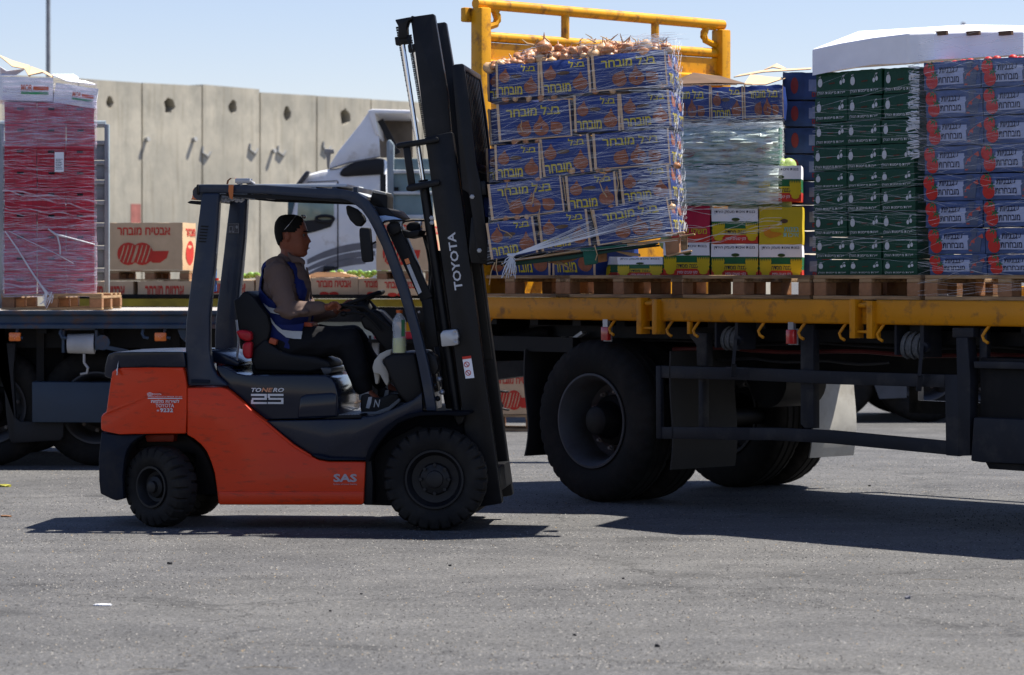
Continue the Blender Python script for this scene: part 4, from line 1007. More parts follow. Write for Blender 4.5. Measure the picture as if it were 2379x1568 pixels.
# another trailer standing further back, seen under the yellow bed
B2 = Frame(2.5, 31.2, 0)
tb = empty('trailer', B2.mat(), 'dark trailer far behind, its wheels seen beneath the yellow lorry at right', 'trailer')
MB().box(-2.2, 3.5, .1, 2.3, .95, 1.25).obj('chassis', m_black_steel, tb, smooth=False)
for u in (1925, 2150, 2290):
    a = B2.at(u, 900, 0)[0]; truck_wheel(tb, Matrix.Translation((a, .15, .525))); truck_wheel(tb, Matrix.Translation((a, 2.1, .525)) @ Matrix.Rotation(math.pi, 4, 'Z'))
P = B2.P('b5', [(940, 430), (1200, 430), (1200, 728), (1020, 735), (985, 640)], -.05)
MB().prism(P, -.05, -.03).obj('mud_flap', mat('flap_grey', (.07, .075, .085), .6), tb)
# ================================================================ grey-blue flatbed lorry at the left
LF = Frame(-4.0, 23.7, 0)
lt = empty('flatbed_truck', LF.mat(), 'grey blue flatbed lorry behind the forklift carrying the film wrapped red crates', 'lorry')
BZ = LF.at(50, 721.5, 0)[1]; LB = LF.at(50, 763.5, 0)[1]
X0, X1 = -2.6, LF.at(640, 720, 0)[0]
def lx(x, y, ly=0, m='b6'): return LF.at(*px(m, x, y), ly)
MB().box(X0, X1, .05, 3.1, BZ - .05, BZ - .006).obj('deck', mat('deck_pale', (.36, .33, .30), .8, var=.2, scale=5, stretch=(.4, 3, 1), dirt=(.22, .17, .12), dirt_amt=.3), lt, smooth=False)
H = BZ - LB
pr = [(0, BZ), (0, BZ - .03), (.03, BZ - .045), (.03, LB + .045), (0, LB + .03), (0, LB), (.09, LB), (.09, BZ)]
vs = [(x, y, z) for x in (X0, X1) for y, z in pr]; n = len(pr)
MB().add(vs, [tuple(range(n)), tuple(range(2 * n - 1, n - 1, -1))] + [(i, (i + 1) % n, n + (i + 1) % n, n + i) for i in range(n)]).obj('side_rail', m_blue_paint, lt, smooth=False, bevel=.004)
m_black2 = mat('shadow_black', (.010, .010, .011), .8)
mb = MB()
for y in (.9, 1.7): mb.box(X0, X1, y - .05, y + .05, BZ - .5, BZ - .06)
mb.box(X0, X1, .35, .4, BZ - .3, BZ - .05).obj('chassis_beam', m_black_steel, lt, smooth=False)
cr2 = MB().box(-.035, .035, .09, 3.0, -.12, 0).mesh('crossmember', m_black_steel, smooth=False)
x = X0 + .2
while x < X1: o = put('crossmember', cr2, lt); o.location = (x, 0, BZ - .06); x += .45
m_amber = mat('amber_lens', (.75, .16, .01), .25, spec=.8)
for x in (91, 960):
    a, b = lx(x, 294, .03)
    o = MB().box(a - .046, a + .046, .0, .04, b - .034, b + .034).obj('marker_lamp', m_amber, lt, bevel=.008)
    for q in range(5):
        dx, dz = ((0, 0), (.011, 0), (-.011, 0), (0, .011), (0, -.011))[q]
        MB().ball((a + dx, -.002, b + dz), .0045, 6).obj('lamp_bulb', mat('bulb', (.9, .35, .2), .3), o)
def lhook(x, y):
    a, b = lx(x, y, .05); MB().tube([(a - .02, .05, b + .06), (a - .03, .02, b), (a - .015, .02, b - .03), (a + .02, .02, b - .035)], .012, 7).obj('tie_hook', m_blue_paint, lt)
for x, y in ((385, 275), (875, 275), (125, 275), (1005, 275)): lhook(x, y)
# winch with strap
a, b = lx(482, 335, .1)
o = MB().tube([(a - .1, .1, b), (a + .11, .1, b)], [.075, .082], 16).obj('strap_roll', mat('strap_white', (.42, .42, .42), .8, var=.15, bump=.5, bscale=20), lt)
mb = MB().box(a - .14, a - .12, .04, .2, b - .07, LB).box(a + .12, a + .14, .04, .2, b - .05, LB).box(a - .14, a + .14, .04, .2, LB - .012, LB)
mb.lathe([(.02, 0), (.02, .06), (.05, .06)], 14, Matrix.Translation((a + .18, 0, b + .01))).bar((a + .17, .04, b - .02), (a + .38, .03, b - .06), .03, .03).obj('winch', m_blue_paint, o)
MB().tube([(a + .03, .08, b - .08), (a + .03, .08, b - .15), (a + .06, .08, b - .19), (a + .05, .08, b - .23), (a + .0, .08, b - .24)], .011, 7).obj('hanging_hook', m_galv, o)
# brace plates
MB().prism(LF.P('b6', [(1060, 250), (1110, 250), (1110, 330), (1080, 300)], .05), .05, .07).obj('brace', m_blue_paint, lt)
# locker, mudguard, wheels
P = LF.P('b6', [(190, 563), (700, 568), (700, 808), (192, 805)], .12)
MB().prism(P, .12, .7).obj('side_locker', mat('locker_paint', (.026, .042, .066), .45, var=.08), lt, bevel=.008)
m_guard = mat('guard_plastic', (.014, .0145, .016), .6)
MB().prism(LF.P('b6', [(-60, 245), (22, 250), (20, 520), (35, 760), (55, 905), (75, 930), (360, 915), (378, 890), (380, 800), (120, 800), (95, 780), (80, 500), (95, 330), (-60, 330)], .2), .2, .26).obj('mudguard', m_guard, lt, bevel=.01)
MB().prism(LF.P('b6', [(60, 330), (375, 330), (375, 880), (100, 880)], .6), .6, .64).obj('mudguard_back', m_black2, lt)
wp = lambda x: LF.at(*px('b6', x, 900), .3)[0]
for x in (-60, 575):
    truck_wheel(lt, Matrix.Translation((wp(x), .45, .465)), R_=.465, w=.3, rim=.28)
    truck_wheel(lt, Matrix.Translation((wp(x), 2.3, .465)) @ Matrix.Rotation(math.pi, 4, 'Z'), R_=.465, w=.3, rim=.28)
MB().box(X0, X1 - .1, 2.5, 2.56, .42, BZ - .1).obj('dark_backing', m_black2, lt, smooth=False)  # dark sheet added to shut out sunlit ground seen under the bed
MB().tube([(wp(-60), .3, .5), (wp(-60), 2.4, .5)], .07, 10).tube([(wp(575), .3, .5), (wp(575), 2.4, .5)], .07, 10).obj('axle', m_black_steel, lt)
mb = MB(); 
for x in (240, 1050):
    a = lx(x, 400, .3)[0]; MB().box(a - .03, a + .03, .3, .36, .6, LB).obj('frame_post', m_black_steel, lt)
# end rack behind the red stack
m_rack = mat('rack_grey', (.24, .29, .32), .5, var=.15, dirt=(.12, .09, .07), dirt_amt=.25)
RY = 1.45
def rx(x, y): return LF.at(*px('a', x, y), RY)
rk = empty('end_rack', LF.mat(), 'grey blue slatted end rack standing on the left lorry behind the red crates', 'rack')
xr0, xr1 = rx(478, 900)[0] - .02, rx(488, 900)[0]
zt_ = rx(480, 555)[1]
MB().box(xr0, xr1, RY, RY + .06, BZ, zt_).obj('post', m_rack, rk, bevel=.008)
MB().box(xr0 - .9, xr0 - .84, RY, RY + .06, BZ, zt_).obj('post', m_rack, rk, bevel=.008)
MB().tube([(xr0 - .87, RY + .03, zt_), (xr1 - .03, RY + .03, zt_)], .03, 8).obj('top_bar', m_rack, rk)
ysl = [630, 720, 808, 900, 1000, 1102, 1203, 1262]
for i in range(7):
    z1 = rx(450, ysl[i])[1]; z0 = rx(450, ysl[i + 1])[1]
    MB().box(xr0 - .84, xr0, RY + .03, RY + .045, z0 + .008, z1 - .03).obj('slat_panel', mat('rack_panel', (.19, .245, .275), .5, var=.2, scale=3), rk, bevel=.004)
    MB().box(xr0 - .84, xr0, RY + .0, RY + .03, z1 - .03, z1).obj('rib', m_rack, rk, bevel=.004)
# pallet and red crates
SF = .25
def sa(x, y, ly=SF): return LF.at(*px('a', x, y), ly)
pa, pb = sa(0, 1385)[0], sa(457, 1385)[0]
pallet(LF.mat(pb - .8, SF, BZ + .002), 'pale wooden pallet on the left lorry under the film wrapped red crates', .8, 1.2, missing=(1,), H_=sa(100, 1316)[1] - BZ)
_p = LF.mat() @ LF.p3('a', 210, 1318, SF + .02)
LS = Frame(_p.x, _p.y, 8.5); SG = 0.0      # the crates stand square to the yard, a little askew on the bed
def sa(x, y, ly=SG): return LS.at(*px('a', x, y), ly)
ztop_, zbot_ = sa(100, 455)[1], sa(100, 1318)[1]
cx = [sa(x, 900)[0] for x in (20, 166, 296, 424)]
def rc_rim(P, W_, H_): P.grid(0, H_ * .86, W_, H_ * .98, 4, 1); P.grid(0, 0, W_, H_ * .08, 4, 1)
def rc_hole(P, W_, H_): P.rect(W_ * .38, H_ * .62, W_ * .60, H_ * .74)
def rc_rib(P, W_, H_):
    for k in (.12, .3, .68, .86): P.rect(W_ * k, H_ * .1, W_ * (k + .03), H_ * .84)
KINDS['red'] = dict(size=(.25, .4, .165), mat=m_redcrate, bulge=.003, name='red_crate', prints=[('crate_band', mat('crate_rim', (.50, .02, .05), .3), rc_rim, 'front'), ('hand_hole', m_black2, rc_hole, 'front'), ('rib', mat('crate_rib', (.34, .01, .03), .4), rc_rib, 'front')], eps={'crate_band': .007, 'rib': .004})
for r_ in range(9):
    z1 = ztop_ - (ztop_ - zbot_) * r_ / 9; z0 = ztop_ - (ztop_ - zbot_) * (r_ + 1) / 9
    for c in range(3):
        carton('red', LS.mat(cx[c] + .002 + rnd.uniform(-.003, .003), SG + rnd.uniform(0, .008), z0), cx[c + 1] - cx[c] - .004, z1 - z0 - .003,
               'red produce crate, %s of wrapped stack, %s column' % (['top layer', 'second layer', 'third layer', 'fourth layer', 'middle layer', 'sixth layer', 'seventh layer', 'eighth layer', 'lowest layer'][r_], ['left', 'middle', 'right'][c]), 'red crates on the left lorry', r_ + c, 'crate')
    z1b = z1
for r_ in range(9):
    z1 = ztop_ - (ztop_ - zbot_) * r_ / 9; z0 = ztop_ - (ztop_ - zbot_) * (r_ + 1) / 9
# white printed boxes on top
def mor_t(P, W_, H_): P.text('MOR', W_ * .42, H_ * .42, W_ * .62, H_ * .68, .01)
def mor_b(P, W_, H_): P.grid(W_ * .64, H_ * .46, W_ * .92, H_ * .62, 3, 1)
def mor_g(P, W_, H_): P.grid(W_ * .42, H_ * .28, W_ * .92, H_ * .38, 3, 1)
KINDS['mor'] = dict(size=(.42, .6, .22), mat=m_white_card, bulge=.006, name='white_carton', prints=[('lettering', mat('orange_red', (.62, .10, .02), .5), mor_t, 'front'), ('orange_bar', mat('orange_red', (.6, .1, .02)), mor_b, 'front'), ('green_bar', mat('green_bar', (.03, .30, .10), .5), mor_g, 'front')])
px_carton(LS, 'mor', 'a', (-10, 447), (236, 455), (-10, 340), SG - .012, 'white carton with orange and green printed marks on red stack, left', 'white cartons capping the red stack', 0)
px_carton(LS, 'mor', 'a', (238, 458), (428, 486), (238, 368), SG - .012, 'white carton with orange and green printed marks on red stack, right', 'white cartons capping the red stack', 1)
for i, (p, q, mm, lb) in enumerate((([(0, 255), (55, 300), (110, 310), (130, 345)], [(0, 250), (60, 275), (132, 295), (150, 330)], m_kraft, 'brown lined lid flap folded up at the left of the white cartons'),
     ([(125, 340), (190, 325), (236, 350)], [(140, 300), (210, 325), (240, 345)], m_kraft, 'brown lined lid flap in the middle of the white cartons'),
     ([(240, 340), (300, 365), (350, 372)], [(235, 335), (330, 335), (352, 350)], m_white_card, 'white lid flap lying flat on the white cartons'),
     ([(0, 340), (70, 340), (100, 320)], [(0, 300), (30, 320), (110, 310)], m_white_card, 'white lid flap bent over at the far left of the white cartons'),
     ([(345, 372), (390, 375), (428, 382)], [(350, 360), (385, 365), (425, 378)], m_white_card, 'narrow white lid flap at the right corner of white cartons'))):
    flapcard(LS, 'a', (p, q), SG, .25, lb, mm)
a = sa(245, 770); b = sa(286, 682)
o = MB().box(a[0], b[0], SG - .028, SG - .026, a[1], b[1]).obj('paper_label', m_white_card, None, LS.mat(), smooth=False); tag(o, 'white paper delivery note stuck to the film of the red stack', 'paper label')
mb = MB()
for k in range(7): mb.box(a[0] + .008, b[0] - .01 - .006 * (k % 3), SG - .0295, SG - .0285, a[1] + .02 + k * .013, a[1] + .024 + k * .013)
mb.obj('printed_lines', m_darktext, o, smooth=False)
rr = random.Random(11)
m_strand2 = film_mat('film_strand_violet',   .45, .2, (.78, .72, .86))
m_film3 = film_mat('film_sheet_violet', .22, .14, (.75, .68, .85))
fm = MB()
strands(fm, cx[0] - .01, cx[3] + .012, SG - .02, SG + .42, zbot_ - .02, ztop_ , 190, .0024, .07, rr, wob=.02)
strands(fm, cx[0] - .01, cx[3] + .014, SG - .021, SG + .42, zbot_, ztop_ - .3 , 10, .008, .1, rr, wob=.03)
strands(fm, cx[0] - .01, cx[3] + .016, SG - .018, SG + .5, ztop_ - .02, ztop_ + .18, 26, .003, .04, rr, wob=.02)
o = fm.obj('stretch_film', m_strand2, None, LS.mat(), smooth=False); tag(o, 'wrinkled stretch film strands wound round the red crates', 'plastic film')
sheet(LS, cx[0] - .02, cx[3] + .01, SG - .022, ztop_ - .36, ztop_ + .05, m_film3, 'milky film sheet over the top layers of red crates', seed=21, amp=.012)
sheet(LS, cx[0] - .02, cx[3] + .01, SG - .022, zbot_ - .01, zbot_ + .5, m_film3, 'milky film sheet over the lowest layers of red crates', seed=22, amp=.016)
# twisted film rope
pts = [LS.p3('a', x, y, SG - .05) for x, y in ((22, 1035), (75, 1110), (140, 1215), (185, 1280), (207, 1310), (200, 1365))]
mb = MB().tube(pts, [.004, .006, .007, .008, .014, .008], 7)
for k in range(9):
    mb.tube([pts[-2] + Vector((0, 0, 0)), pts[-2] + Vector((rnd.uniform(-.03, .08), -.01, rnd.uniform(-.05, .01))), pts[-2] + Vector((rnd.uniform(-.06, .05), -.01, rnd.uniform(-.13, -.06)))], .003, 5)
mb.tube([LS.p3('a', x, y, SG - .04) for x, y in ((40, 1035), (130, 1080), (240, 1130), (330, 1180))], .003, 5)
mb.tube([LS.p3('a', x, y, SG - .045) for x, y in ((215, 1025), (250, 1050), (330, 1070), (425, 1095))], [.006, .010, .007, .004], 6)
mb.tube([LS.p3('a', x, y, SG - .045) for x, y in ((255, 1050), (268, 1100), (270, 1140))], .006, 6)
o = mb.obj('film_rope', mat('film_white', (.62, .62, .66), .35, var=.2, bump=.5), None, LS.mat()); tag(o, 'white rope of twisted film knotted over the corner of red stack', 'film rope')

# ================================================================ lorry with watermelon cartons behind
B = Frame(-3.6, 30.0, -9)
bt = empty('flatbed_truck', B.mat(), 'further lorry bed with black and dull yellow edge carrying watermelon cartons', 'lorry')
def bx(m, x, y, ly=0): return B.at(*px(m, x, y), ly)
bz = bx('n', 700, 684, 0)[1]
e0, e1 = bx('n', 150, 690)[0], bx('n', 1010, 690)[0]
MB().box(e0, e1, 0, 2.4, bz - .04, bz).obj('deck', m_black_steel, bt, smooth=False)
MB().box(e0, e1, -.03, .03, bz - .12, bz - .045).obj('edge_stripe', mat('olive_yellow', (.30, .22, .02), .6, var=.3), bt, smooth=False)
MB().box(e0, e1, -.02, .04, bz - .27, bz - .122).obj('edge_beam', m_black_steel, bt, smooth=False)
bo = MB().ball((0, 0, 0), .014, 6).mesh('bolt', m_galv)
x = e0
while x < e1: q = put('bolt', bo, bt); q.location = (x, -.022, bz - .17); x += .18
G3 = 'watermelon cartons on the further lorry'
def bc(kind, m, x0, x1, yb, yt, label, var=0, ly=.1, faces=('right',)):
    return px_carton(B, kind, m, (x0, yb), (x1, yb), (x0, yt), ly, label, G3, var, faces)
bc('melon_low', 'n', 178, 309, 722, 653, 'low watermelon carton beside the red crate stack, partly hidden', 0)
bc('melon_low', 'n', 320, 446, 722, 652, 'low watermelon carton left of the forklift rear pillar', 1)
bc('melon_low', 'n', 455, 590, 704, 650, 'low watermelon carton behind the forklift seat back', 2)
bc('melon_low', 'n', 594, 716, 686, 640, 'low watermelon carton hidden behind the driver', 2)
bc('melon_low', 'n', 720, 832, 684, 645, 'pale watermelon carton just in front of the driver chest', 0)
bc('melon_low', 'n', 833, 928, 684, 646, 'watermelon carton right of the pale one, above the steering wheel', 1)
bc('melon_low', 'n', 878, 990, 686, 648, 'shaded watermelon carton seen behind the front pillar', 2, ly=-.25)
bc('melon_big', 'n', 252, 424, 627, 517, 'tall watermelon carton with printed melons right of the end rack', 0)
bc('melon_big', 'n', 874, 1000, 628, 510, 'tall shaded watermelon carton behind the mast', 1, ly=-.25)
m_wood2 = m_wood
for m, x0, x1, y, lb, ly in (('n', 254, 440, 628, 'pallet under the tall watermelon carton left of the forklift', .1), ('n', 874, 1010, 629, 'pallet under the tall shaded watermelon carton behind the mast', -.25)):
    a = B.at(x0, y, ly); b = B.at(x1, y, ly); zb2 = B.at(x0, 652, ly)[1]
    pallet(B.mat(a[0], ly, zb2), lb, b[0] - a[0], .6, H_=a[1] - zb2)
m_cuke = mat('cucumber_green', (.20, .34, .06), .4, var=.5, scale=2)
CK = MB().ball((0, 0, 0), 1, 8, (1.7, 1, 1)).mesh('cucumber', m_cuke)
for k in range(46):
    if k < 34: u = 770 + k * 5.4; v = 640 + rnd.uniform(-10, 4)
    else: u = 560 + (k - 34) * 3.8; v = 640 + rnd.uniform(-4, 4)
    p = B.at(u, v, .3); o = put('cucumber', CK, None, B.mat(p[0], .3 + rnd.uniform(-.05, .05), p[1], rnd.uniform(-.5, .5)) @ Matrix.Scale(.022, 4))
    tag(o, 'small pale green vegetable in the heap %s' % ('behind the driver chest and steering wheel' if k < 34 else 'behind the driver shoulders'), 'vegetable', 'pale green vegetables on the watermelon cartons' if k < 34 else 'green vegetables behind the driver')
o = MB().prism(B.P('n', [(715, 640), (735, 632), (790, 632), (830, 643), (720, 645)], .2), .2, .5).obj('cardboard_flap', m_kraft, None, B.mat()); tag(o, 'brown lid bulging on the pale watermelon carton', 'cardboard')
# grey board with red and yellow marks below
MBd = empty('tail_board', B.mat(), 'pale grey tail board with red and yellow reflective marks behind the dashboard', 'tail board')
def bb(pts, ly0, ly1, name, mm): return MB().prism(B.P('z3', pts, ly0), ly0, ly1).obj(name, mm, MBd, smooth=False, bevel=.003)
bb([(560, 775), (1290, 785), (1290, 950), (560, 955)], .35, .4, 'board', mat('board_grey', (.5, .57, .58), .5, var=.1))
bb([(560, 752), (1290, 757), (1290, 778), (560, 772)], .3, .4, 'top_trim', m_white_card)
bb([(1050, 782), (1290, 782), (1290, 812), (1080, 812)], .34, .345, 'red_mark', mat('red_reflector', (.6, .03, .06), .3))
bb([(1100, 815), (1290, 815), (1290, 900), (1190, 900)], .34, .345, 'yellow_mark', mat('amber_mark', (.75, .38, .01), .3))
bb([(1010, 900), (1290, 905), (1290, 950), (1015, 948)], .34, .345, 'red_mark', mat('red_reflector', (.6, .03, .06), .3))
bb([(560, 952), (1290, 952), (1290, 975), (560, 975)], .3, .38, 'lower_beam', m_black_steel)
MB().box(e0, e1, .9, 1.6, .62, bz - .28).obj('chassis_beam', m_black_steel, bt, smooth=False)
for m, x0, x1 in (('z3', 1000, 1030), ('z3', 1140, 1165)):
    a = bx(m, x0, 900, .5)[0]; MB().box(a, a + .06, .5, .56, 0, bz - .28).obj('support_leg', m_galv, bt)
# things low on the ground between
fb = Frame(-1.2, 30.5, 0)
gp = empty('pallet_box', fb.mat(), 'orange yellow box with red marks standing behind the driver shins', 'box')
MB().prism(fb.P('z3', [(780, 1180), (935, 1170), (935, 1370), (785, 1375)], 0), 0, .5).obj('box_side', mat('orange_box', (.62, .25, .03), .6, var=.2), gp, bevel=.01)
MB().prism(fb.P('z3', [(820, 1225), (860, 1225), (860, 1260), (820, 1260)], -.004), -.004, 0).obj('red_mark', m_red_print, gp, smooth=False)
x_, z_ = fb.at(*px('z3', 860, 1400), -.1)
o = MB().tube([(x_ - .9, -.1, z_), (x_ + .35, -.1, z_)], .085, 14).obj('white_pipe', m_white_card, None, fb.mat()); tag(o, 'white pipe lying across behind the driver feet', 'pipe')
def chain(fr, m, pts, ly, r, label, mm):
    P = [fr.p3(m, x, y, ly) for x, y in pts]; L_ = []
    for i in range(len(P) - 1):
        d = (P[i + 1] - P[i]); n = max(1, int(d.length / (r * 2.6)))
        for k in range(n): L_.append((P[i] + d * (k / n), d.normalized()))
    mb = MB()
    for k, (c, d) in enumerate(L_):
        s = Vector((0, 1, 0)) if k % 2 else d.cross(Vector((0, 1, 0)))
        s.normalize()
        mb.tube([c + d * math.cos(t) * r * 1.7 + s * math.sin(t) * r for t in [2 * math.pi * q / 10 for q in range(10)]], r * .33, 6, closed=True)
    o = mb.obj('chain', mm, None, fr.mat()); return tag(o, label, 'chain')
fc = Frame(-1.2, 27, 0)
chain(fc, 'z3', ((730, 1160), (770, 1250), (830, 1310), (930, 1330)), 0, .028, 'steel chain hanging behind the driver legs', m_galv)
chain(fc, 'z3', ((735, 1130), (800, 1190), (815, 1290)), 0, .02, 'dull red strap chain beside the steel chain behind the seat', mat('dull_red_chain', (.30, .05, .06), .6))
chain(fc, 'b4', ((130, 710), (180, 685), (245, 690)), 0, .03, 'black chain loop between the mast and the lorry mudguard, upper', m_black_steel)
chain(fc, 'b4', ((150, 770), (185, 800), (250, 815)), 0, .03, 'black chain loop between the mast and the lorry mudguard, lower', m_black_steel)
o = MB().bar(fc.p3('z3', 840, 1310, 0), fc.p3('z3', 925, 1415, 0), .05, .05).obj('steel_bar', m_galv, None, fc.mat()); tag(o, 'short grey steel bar leaning under the chain behind the driver feet', 'bar')
fe = Frame(-.4, 29.5, -10)
o = px_carton(fe, 'melon_big', 'n', (1138, 962), (1262, 962), (1138, 866), 0, 'watermelon carton near the ground between mast and lorry wheel', G3, 1)
a = fe.at(1138, 962, 0)
pallet(fe.mat(a[0] - .05, 0, 0), 'pallet on the asphalt under the low watermelon carton', .9, .6, H_=max(.1, a[1] - .003))
for k, (u, v) in enumerate(((1156, 842), (1172, 836), (1190, 840), (1210, 838))):
    p = fe.at(u, v + 10, .2); o = put('melon', MF, None, fe.mat(p[0], .2, p[1]) @ Matrix.Scale(.09, 4)); tag(o, 'pale striped melon on the low watermelon carton, %s' % ('half hidden by mast', 'first clear of the mast', 'beside the mudguard', 'hidden by mudguard')[k], 'melon', 'melons on the low watermelon carton')
o = MB().box(-.5, 1.6, 0, .2, 0, .14).obj('beam', m_black_steel, None, Matrix.Translation((-.6, 24.5, EYE - (866 - HV) / F * 24.5))); tag(o, 'black steel beam crossing behind the mast foot', 'beam')

# ================================================================ white lorry cab
Cb = Frame(-2.4, 34, 0)
cab = empty('truck_cab', Cb.mat(), 'white lorry cab facing left with grey swoosh stripes and tall roof fairing', 'lorry cab')
m_cab = mat('cab_white', (.80, .80, .81), .35, var=.05, coat=.4, dirt=(.42, .38, .32), dirt_amt=.2)
m_cabgrey = mat('cab_stripe', (.17, .165, .175), .4)
m_trim = mat('cab_black', (.014, .014, .016), .5)
def cp(pts, y0, y1, name, mm, par=None, bevel=.02, **k): return MB().prism(Cb.P('d', pts, y0), y0, y1).obj(name, mm, par or cab, bevel=bevel, **k)
body = cp([(188, 1420), (182, 1150), (185, 900), (205, 780), (240, 722), (285, 672), (330, 640), (430, 612), (560, 590), (640, 560), (830, 520), (918, 518), (918, 1420)], 0, 2.3, 'body', m_cab, bevel=.07)
cp([(484, 592), (560, 470), (640, 370), (720, 270), (785, 178), (835, 340), (860, 370), (868, 512), (830, 518), (640, 556), (500, 600)], .04, .12, 'roof_fairing', m_cab)
cp([(520, 590), (600, 470), (700, 340), (800, 200), (830, 340), (860, 512)], 2.1, 2.2, 'roof_fairing', m_cab)
cp([(775, 175), (795, 160), (825, 158), (1110, 166), (1110, 194), (830, 192), (858, 350), (838, 355)], .02, 2.2, 'fairing_rim', m_cab)
cp([(825, 195), (1110, 195), (1110, 520), (865, 515), (850, 350)], 1.6, 1.7, 'fairing_back', mat('fairing_inside', (.15, .12, .09), .8, var=.3))
MB().bar(Cb.p3('d', 870, 240, .3), Cb.p3('d', 1000, 490, .3), .07, .07).obj('strut', m_trim, cab)
cp([(568, 632), (590, 600), (680, 548), (830, 524), (898, 528), (898, 640), (605, 657), (575, 650)], -.03, .02, 'side_trim', m_trim)
cp([(238, 722), (300, 640), (322, 612), (352, 618), (300, 690), (275, 722)], -.12, 2.3, 'sun_visor', mat('visor', (.05, .05, .055), .3))
cp([(500, 596), (490, 604), (640, 560), (832, 520), (868, 512), (868, 506), (830, 512), (640, 548)], .0, .04, 'fairing_seam', mat('seam', (.2, .19, .18)), bevel=0)
wn_ = cp([(262, 860), (290, 740), (305, 725), (527, 725), (527, 985), (505, 1028), (400, 1062), (250, 1098)], -.012, .0, 'side_window', mat('cab_glass', (.20, .27, .21), .15, var=.35, scale=2.5, spec=.8), bevel=.004)
cp([(256, 990), (400, 975), (440, 1000), (525, 990), (505, 1026), (400, 1060), (252, 1094)], -.016, -.012, 'seat_shape', m_trim, wn_, bevel=0)
MB().tube([Cb.p3('d', 460 + 66 * math.cos(t), 968 + 22 * math.sin(t), -.03) for t in [2 * math.pi * k / 16 for k in range(16)]], .018, 6, closed=True).obj('steering_wheel', m_trim, wn_)
cp([(188, 840), (240, 840), (210, 960), (184, 965)], -.014, .004, 'quarter_window', mat('cab_glass2', (.05, .09, .10), .1), bevel=.003)
for pts in ([(552, 690), (560, 690), (560, 1345), (552, 1345)], [(335, 695), (552, 685), (552, 691), (335, 701)], [(868, 640), (912, 640), (912, 1350), (876, 1350)]):
    cp(pts, -.006, .004, 'panel_gap', m_trim, bevel=0)
def swoosh(ya, yb, x0, x1):
    up = []; lo = []
    for k in range(13):
        t = k / 12; x = x0 + (x1 - x0) * t
        c = (ya + (1 - t) ** 2.2 * 130, yb + (1 - t) ** 2.0 * 120)
        up.append((x, c[0])); lo.append((x, c[1] + 8 * math.sin(t * 3)))
    return up + lo[::-1]
for ya, yb, x0, x1 in ((1140, 1185, 330, 840), (1205, 1240, 320, 830), (1255, 1300, 318, 760), (1325, 1345, 330, 560)):
    cp(swoosh(ya, yb, x0, x1), -.004, .0, 'swoosh_stripe', m_cabgrey, bevel=0)
cp([(450, 1320), (530, 1318), (530, 1352), (450, 1352)], -.02, .0, 'door_step', m_trim)
cp([(455, 450), (528, 452), (528, 485), (500, 488), (492, 600), (478, 600), (470, 492), (455, 490)], -.4, -.3, 'mirror_bracket', mat('bracket', (.30, .29, .27)))
MB().box(-1.0, 2.5, .3, 2.0, .4, 1.0).obj('chassis', m_black_steel, cab)
for xw in (-.75, 2.0): truck_wheel(cab, Matrix.Translation((xw, .2, .5)), R_=.5)
cr_ = empty('cab_rack', Frame(-2.4, 33.2, 0).mat(), 'grey green end gate with pale ribs behind the mast, beside the cab', 'rack')
FR = Frame(-2.4, 33.2, 0)
MB().prism(FR.P('d', [(916, 400), (940, 378), (972, 420), (968, 960), (922, 960)], 0), 0, .12).obj('post', m_rack, cr_, bevel=.02)
for y0, y1 in ((525, 607), (635, 765), (790, 938)): MB().prism(FR.P('d', [(966, y0), (1260, y0), (1260, y1), (966, y1)], .04), .04, .08).obj('slat_panel', mat('rack_panel2', (.16, .235, .25), .5, var=.15), cr_, bevel=.005)
for y0, y1 in ((607, 635), (765, 790), (938, 970)): MB().prism(FR.P('d', [(966, y0), (1260, y0), (1260, y1), (966, y1)], .0), .0, .1).obj('rib', mat('rib_pale', (.50, .53, .54), .5), cr_, bevel=.01)
MB().prism(FR.P('d', [(966, 735), (1005, 735), (1005, 768), (966, 768)], .02), .02, .03).obj('handle_hole', m_black2, cr_)
# ================================================================ forklift
K = Frame(-2.064, 18.628, -5.5)
fl = empty('forklift', K.mat(), 'orange and navy counterbalance forklift with black mast leaning back, lifting the onion load', 'forklift')
m_or = mat('orange_paint', (.60, .038, .005), .36, var=.07, scale=2, coat=.12, spec=.2, dirt=(.34, .035, .012), dirt_amt=.22, dscale=16, stretch=(.6, 1, 2.2))
m_navy = mat('navy_paint', (.006, .010, .023), .28, var=.1, coat=.2, spec=.2, dirt=(.013, .015, .022), dirt_amt=.25, dscale=6)
m_navy2 = mat('navy_matt', (.0075, .011, .021), .6, spec=.12, var=.12, dirt=(.02, .02, .023), dirt_amt=.25, dscale=4)
m_guard2 = mat('guard_paint', (.019, .027, .045), .42, spec=.25, var=.12, coat=.1, dirt=(.045, .048, .055), dirt_amt=.3, dscale=4)
m_hood = mat('hood_gloss', (.005, .009, .021), .14, var=.05, coat=.15, spec=.25)
m_fend = mat('fender_black', (.005, .006, .009), .75, spec=.08)
m_mast = mat('mast_black', (.0042, .0046, .006), .45, var=.25, dirt=(.011, .011, .013), dirt_amt=.3, dscale=5, bump=.05)
m_plast = mat('black_plastic', (.0042, .0042, .005), .6, var=.2)
m_chrome = mat('chrome', (.75, .76, .78), .18, metal=1, var=.03)
m_wtext = mat('white_decal', (.55, .56, .57), .5)
m_rub2 = mat('solid_rubber', (.0065, .006, .006), .8, var=.3, scale=9, bump=.25, bscale=25, dirt=(.022, .02, .017), dirt_amt=.45)
def kp(m, pts, y0, y1, name, mm, par=None, bevel=.008, seg=2, warp=None, cuts=0, ang=35, trace=None):
    P = K.P(m, pts, y0 if trace is None else trace)
    return MB().prism(P, y0, y1, warp, cuts=cuts).obj(name, mm, par or fl, bevel=bevel, seg=seg, ang=ang)
def k3(m, x, y, ly): return K.p3(m, x, y, ly)
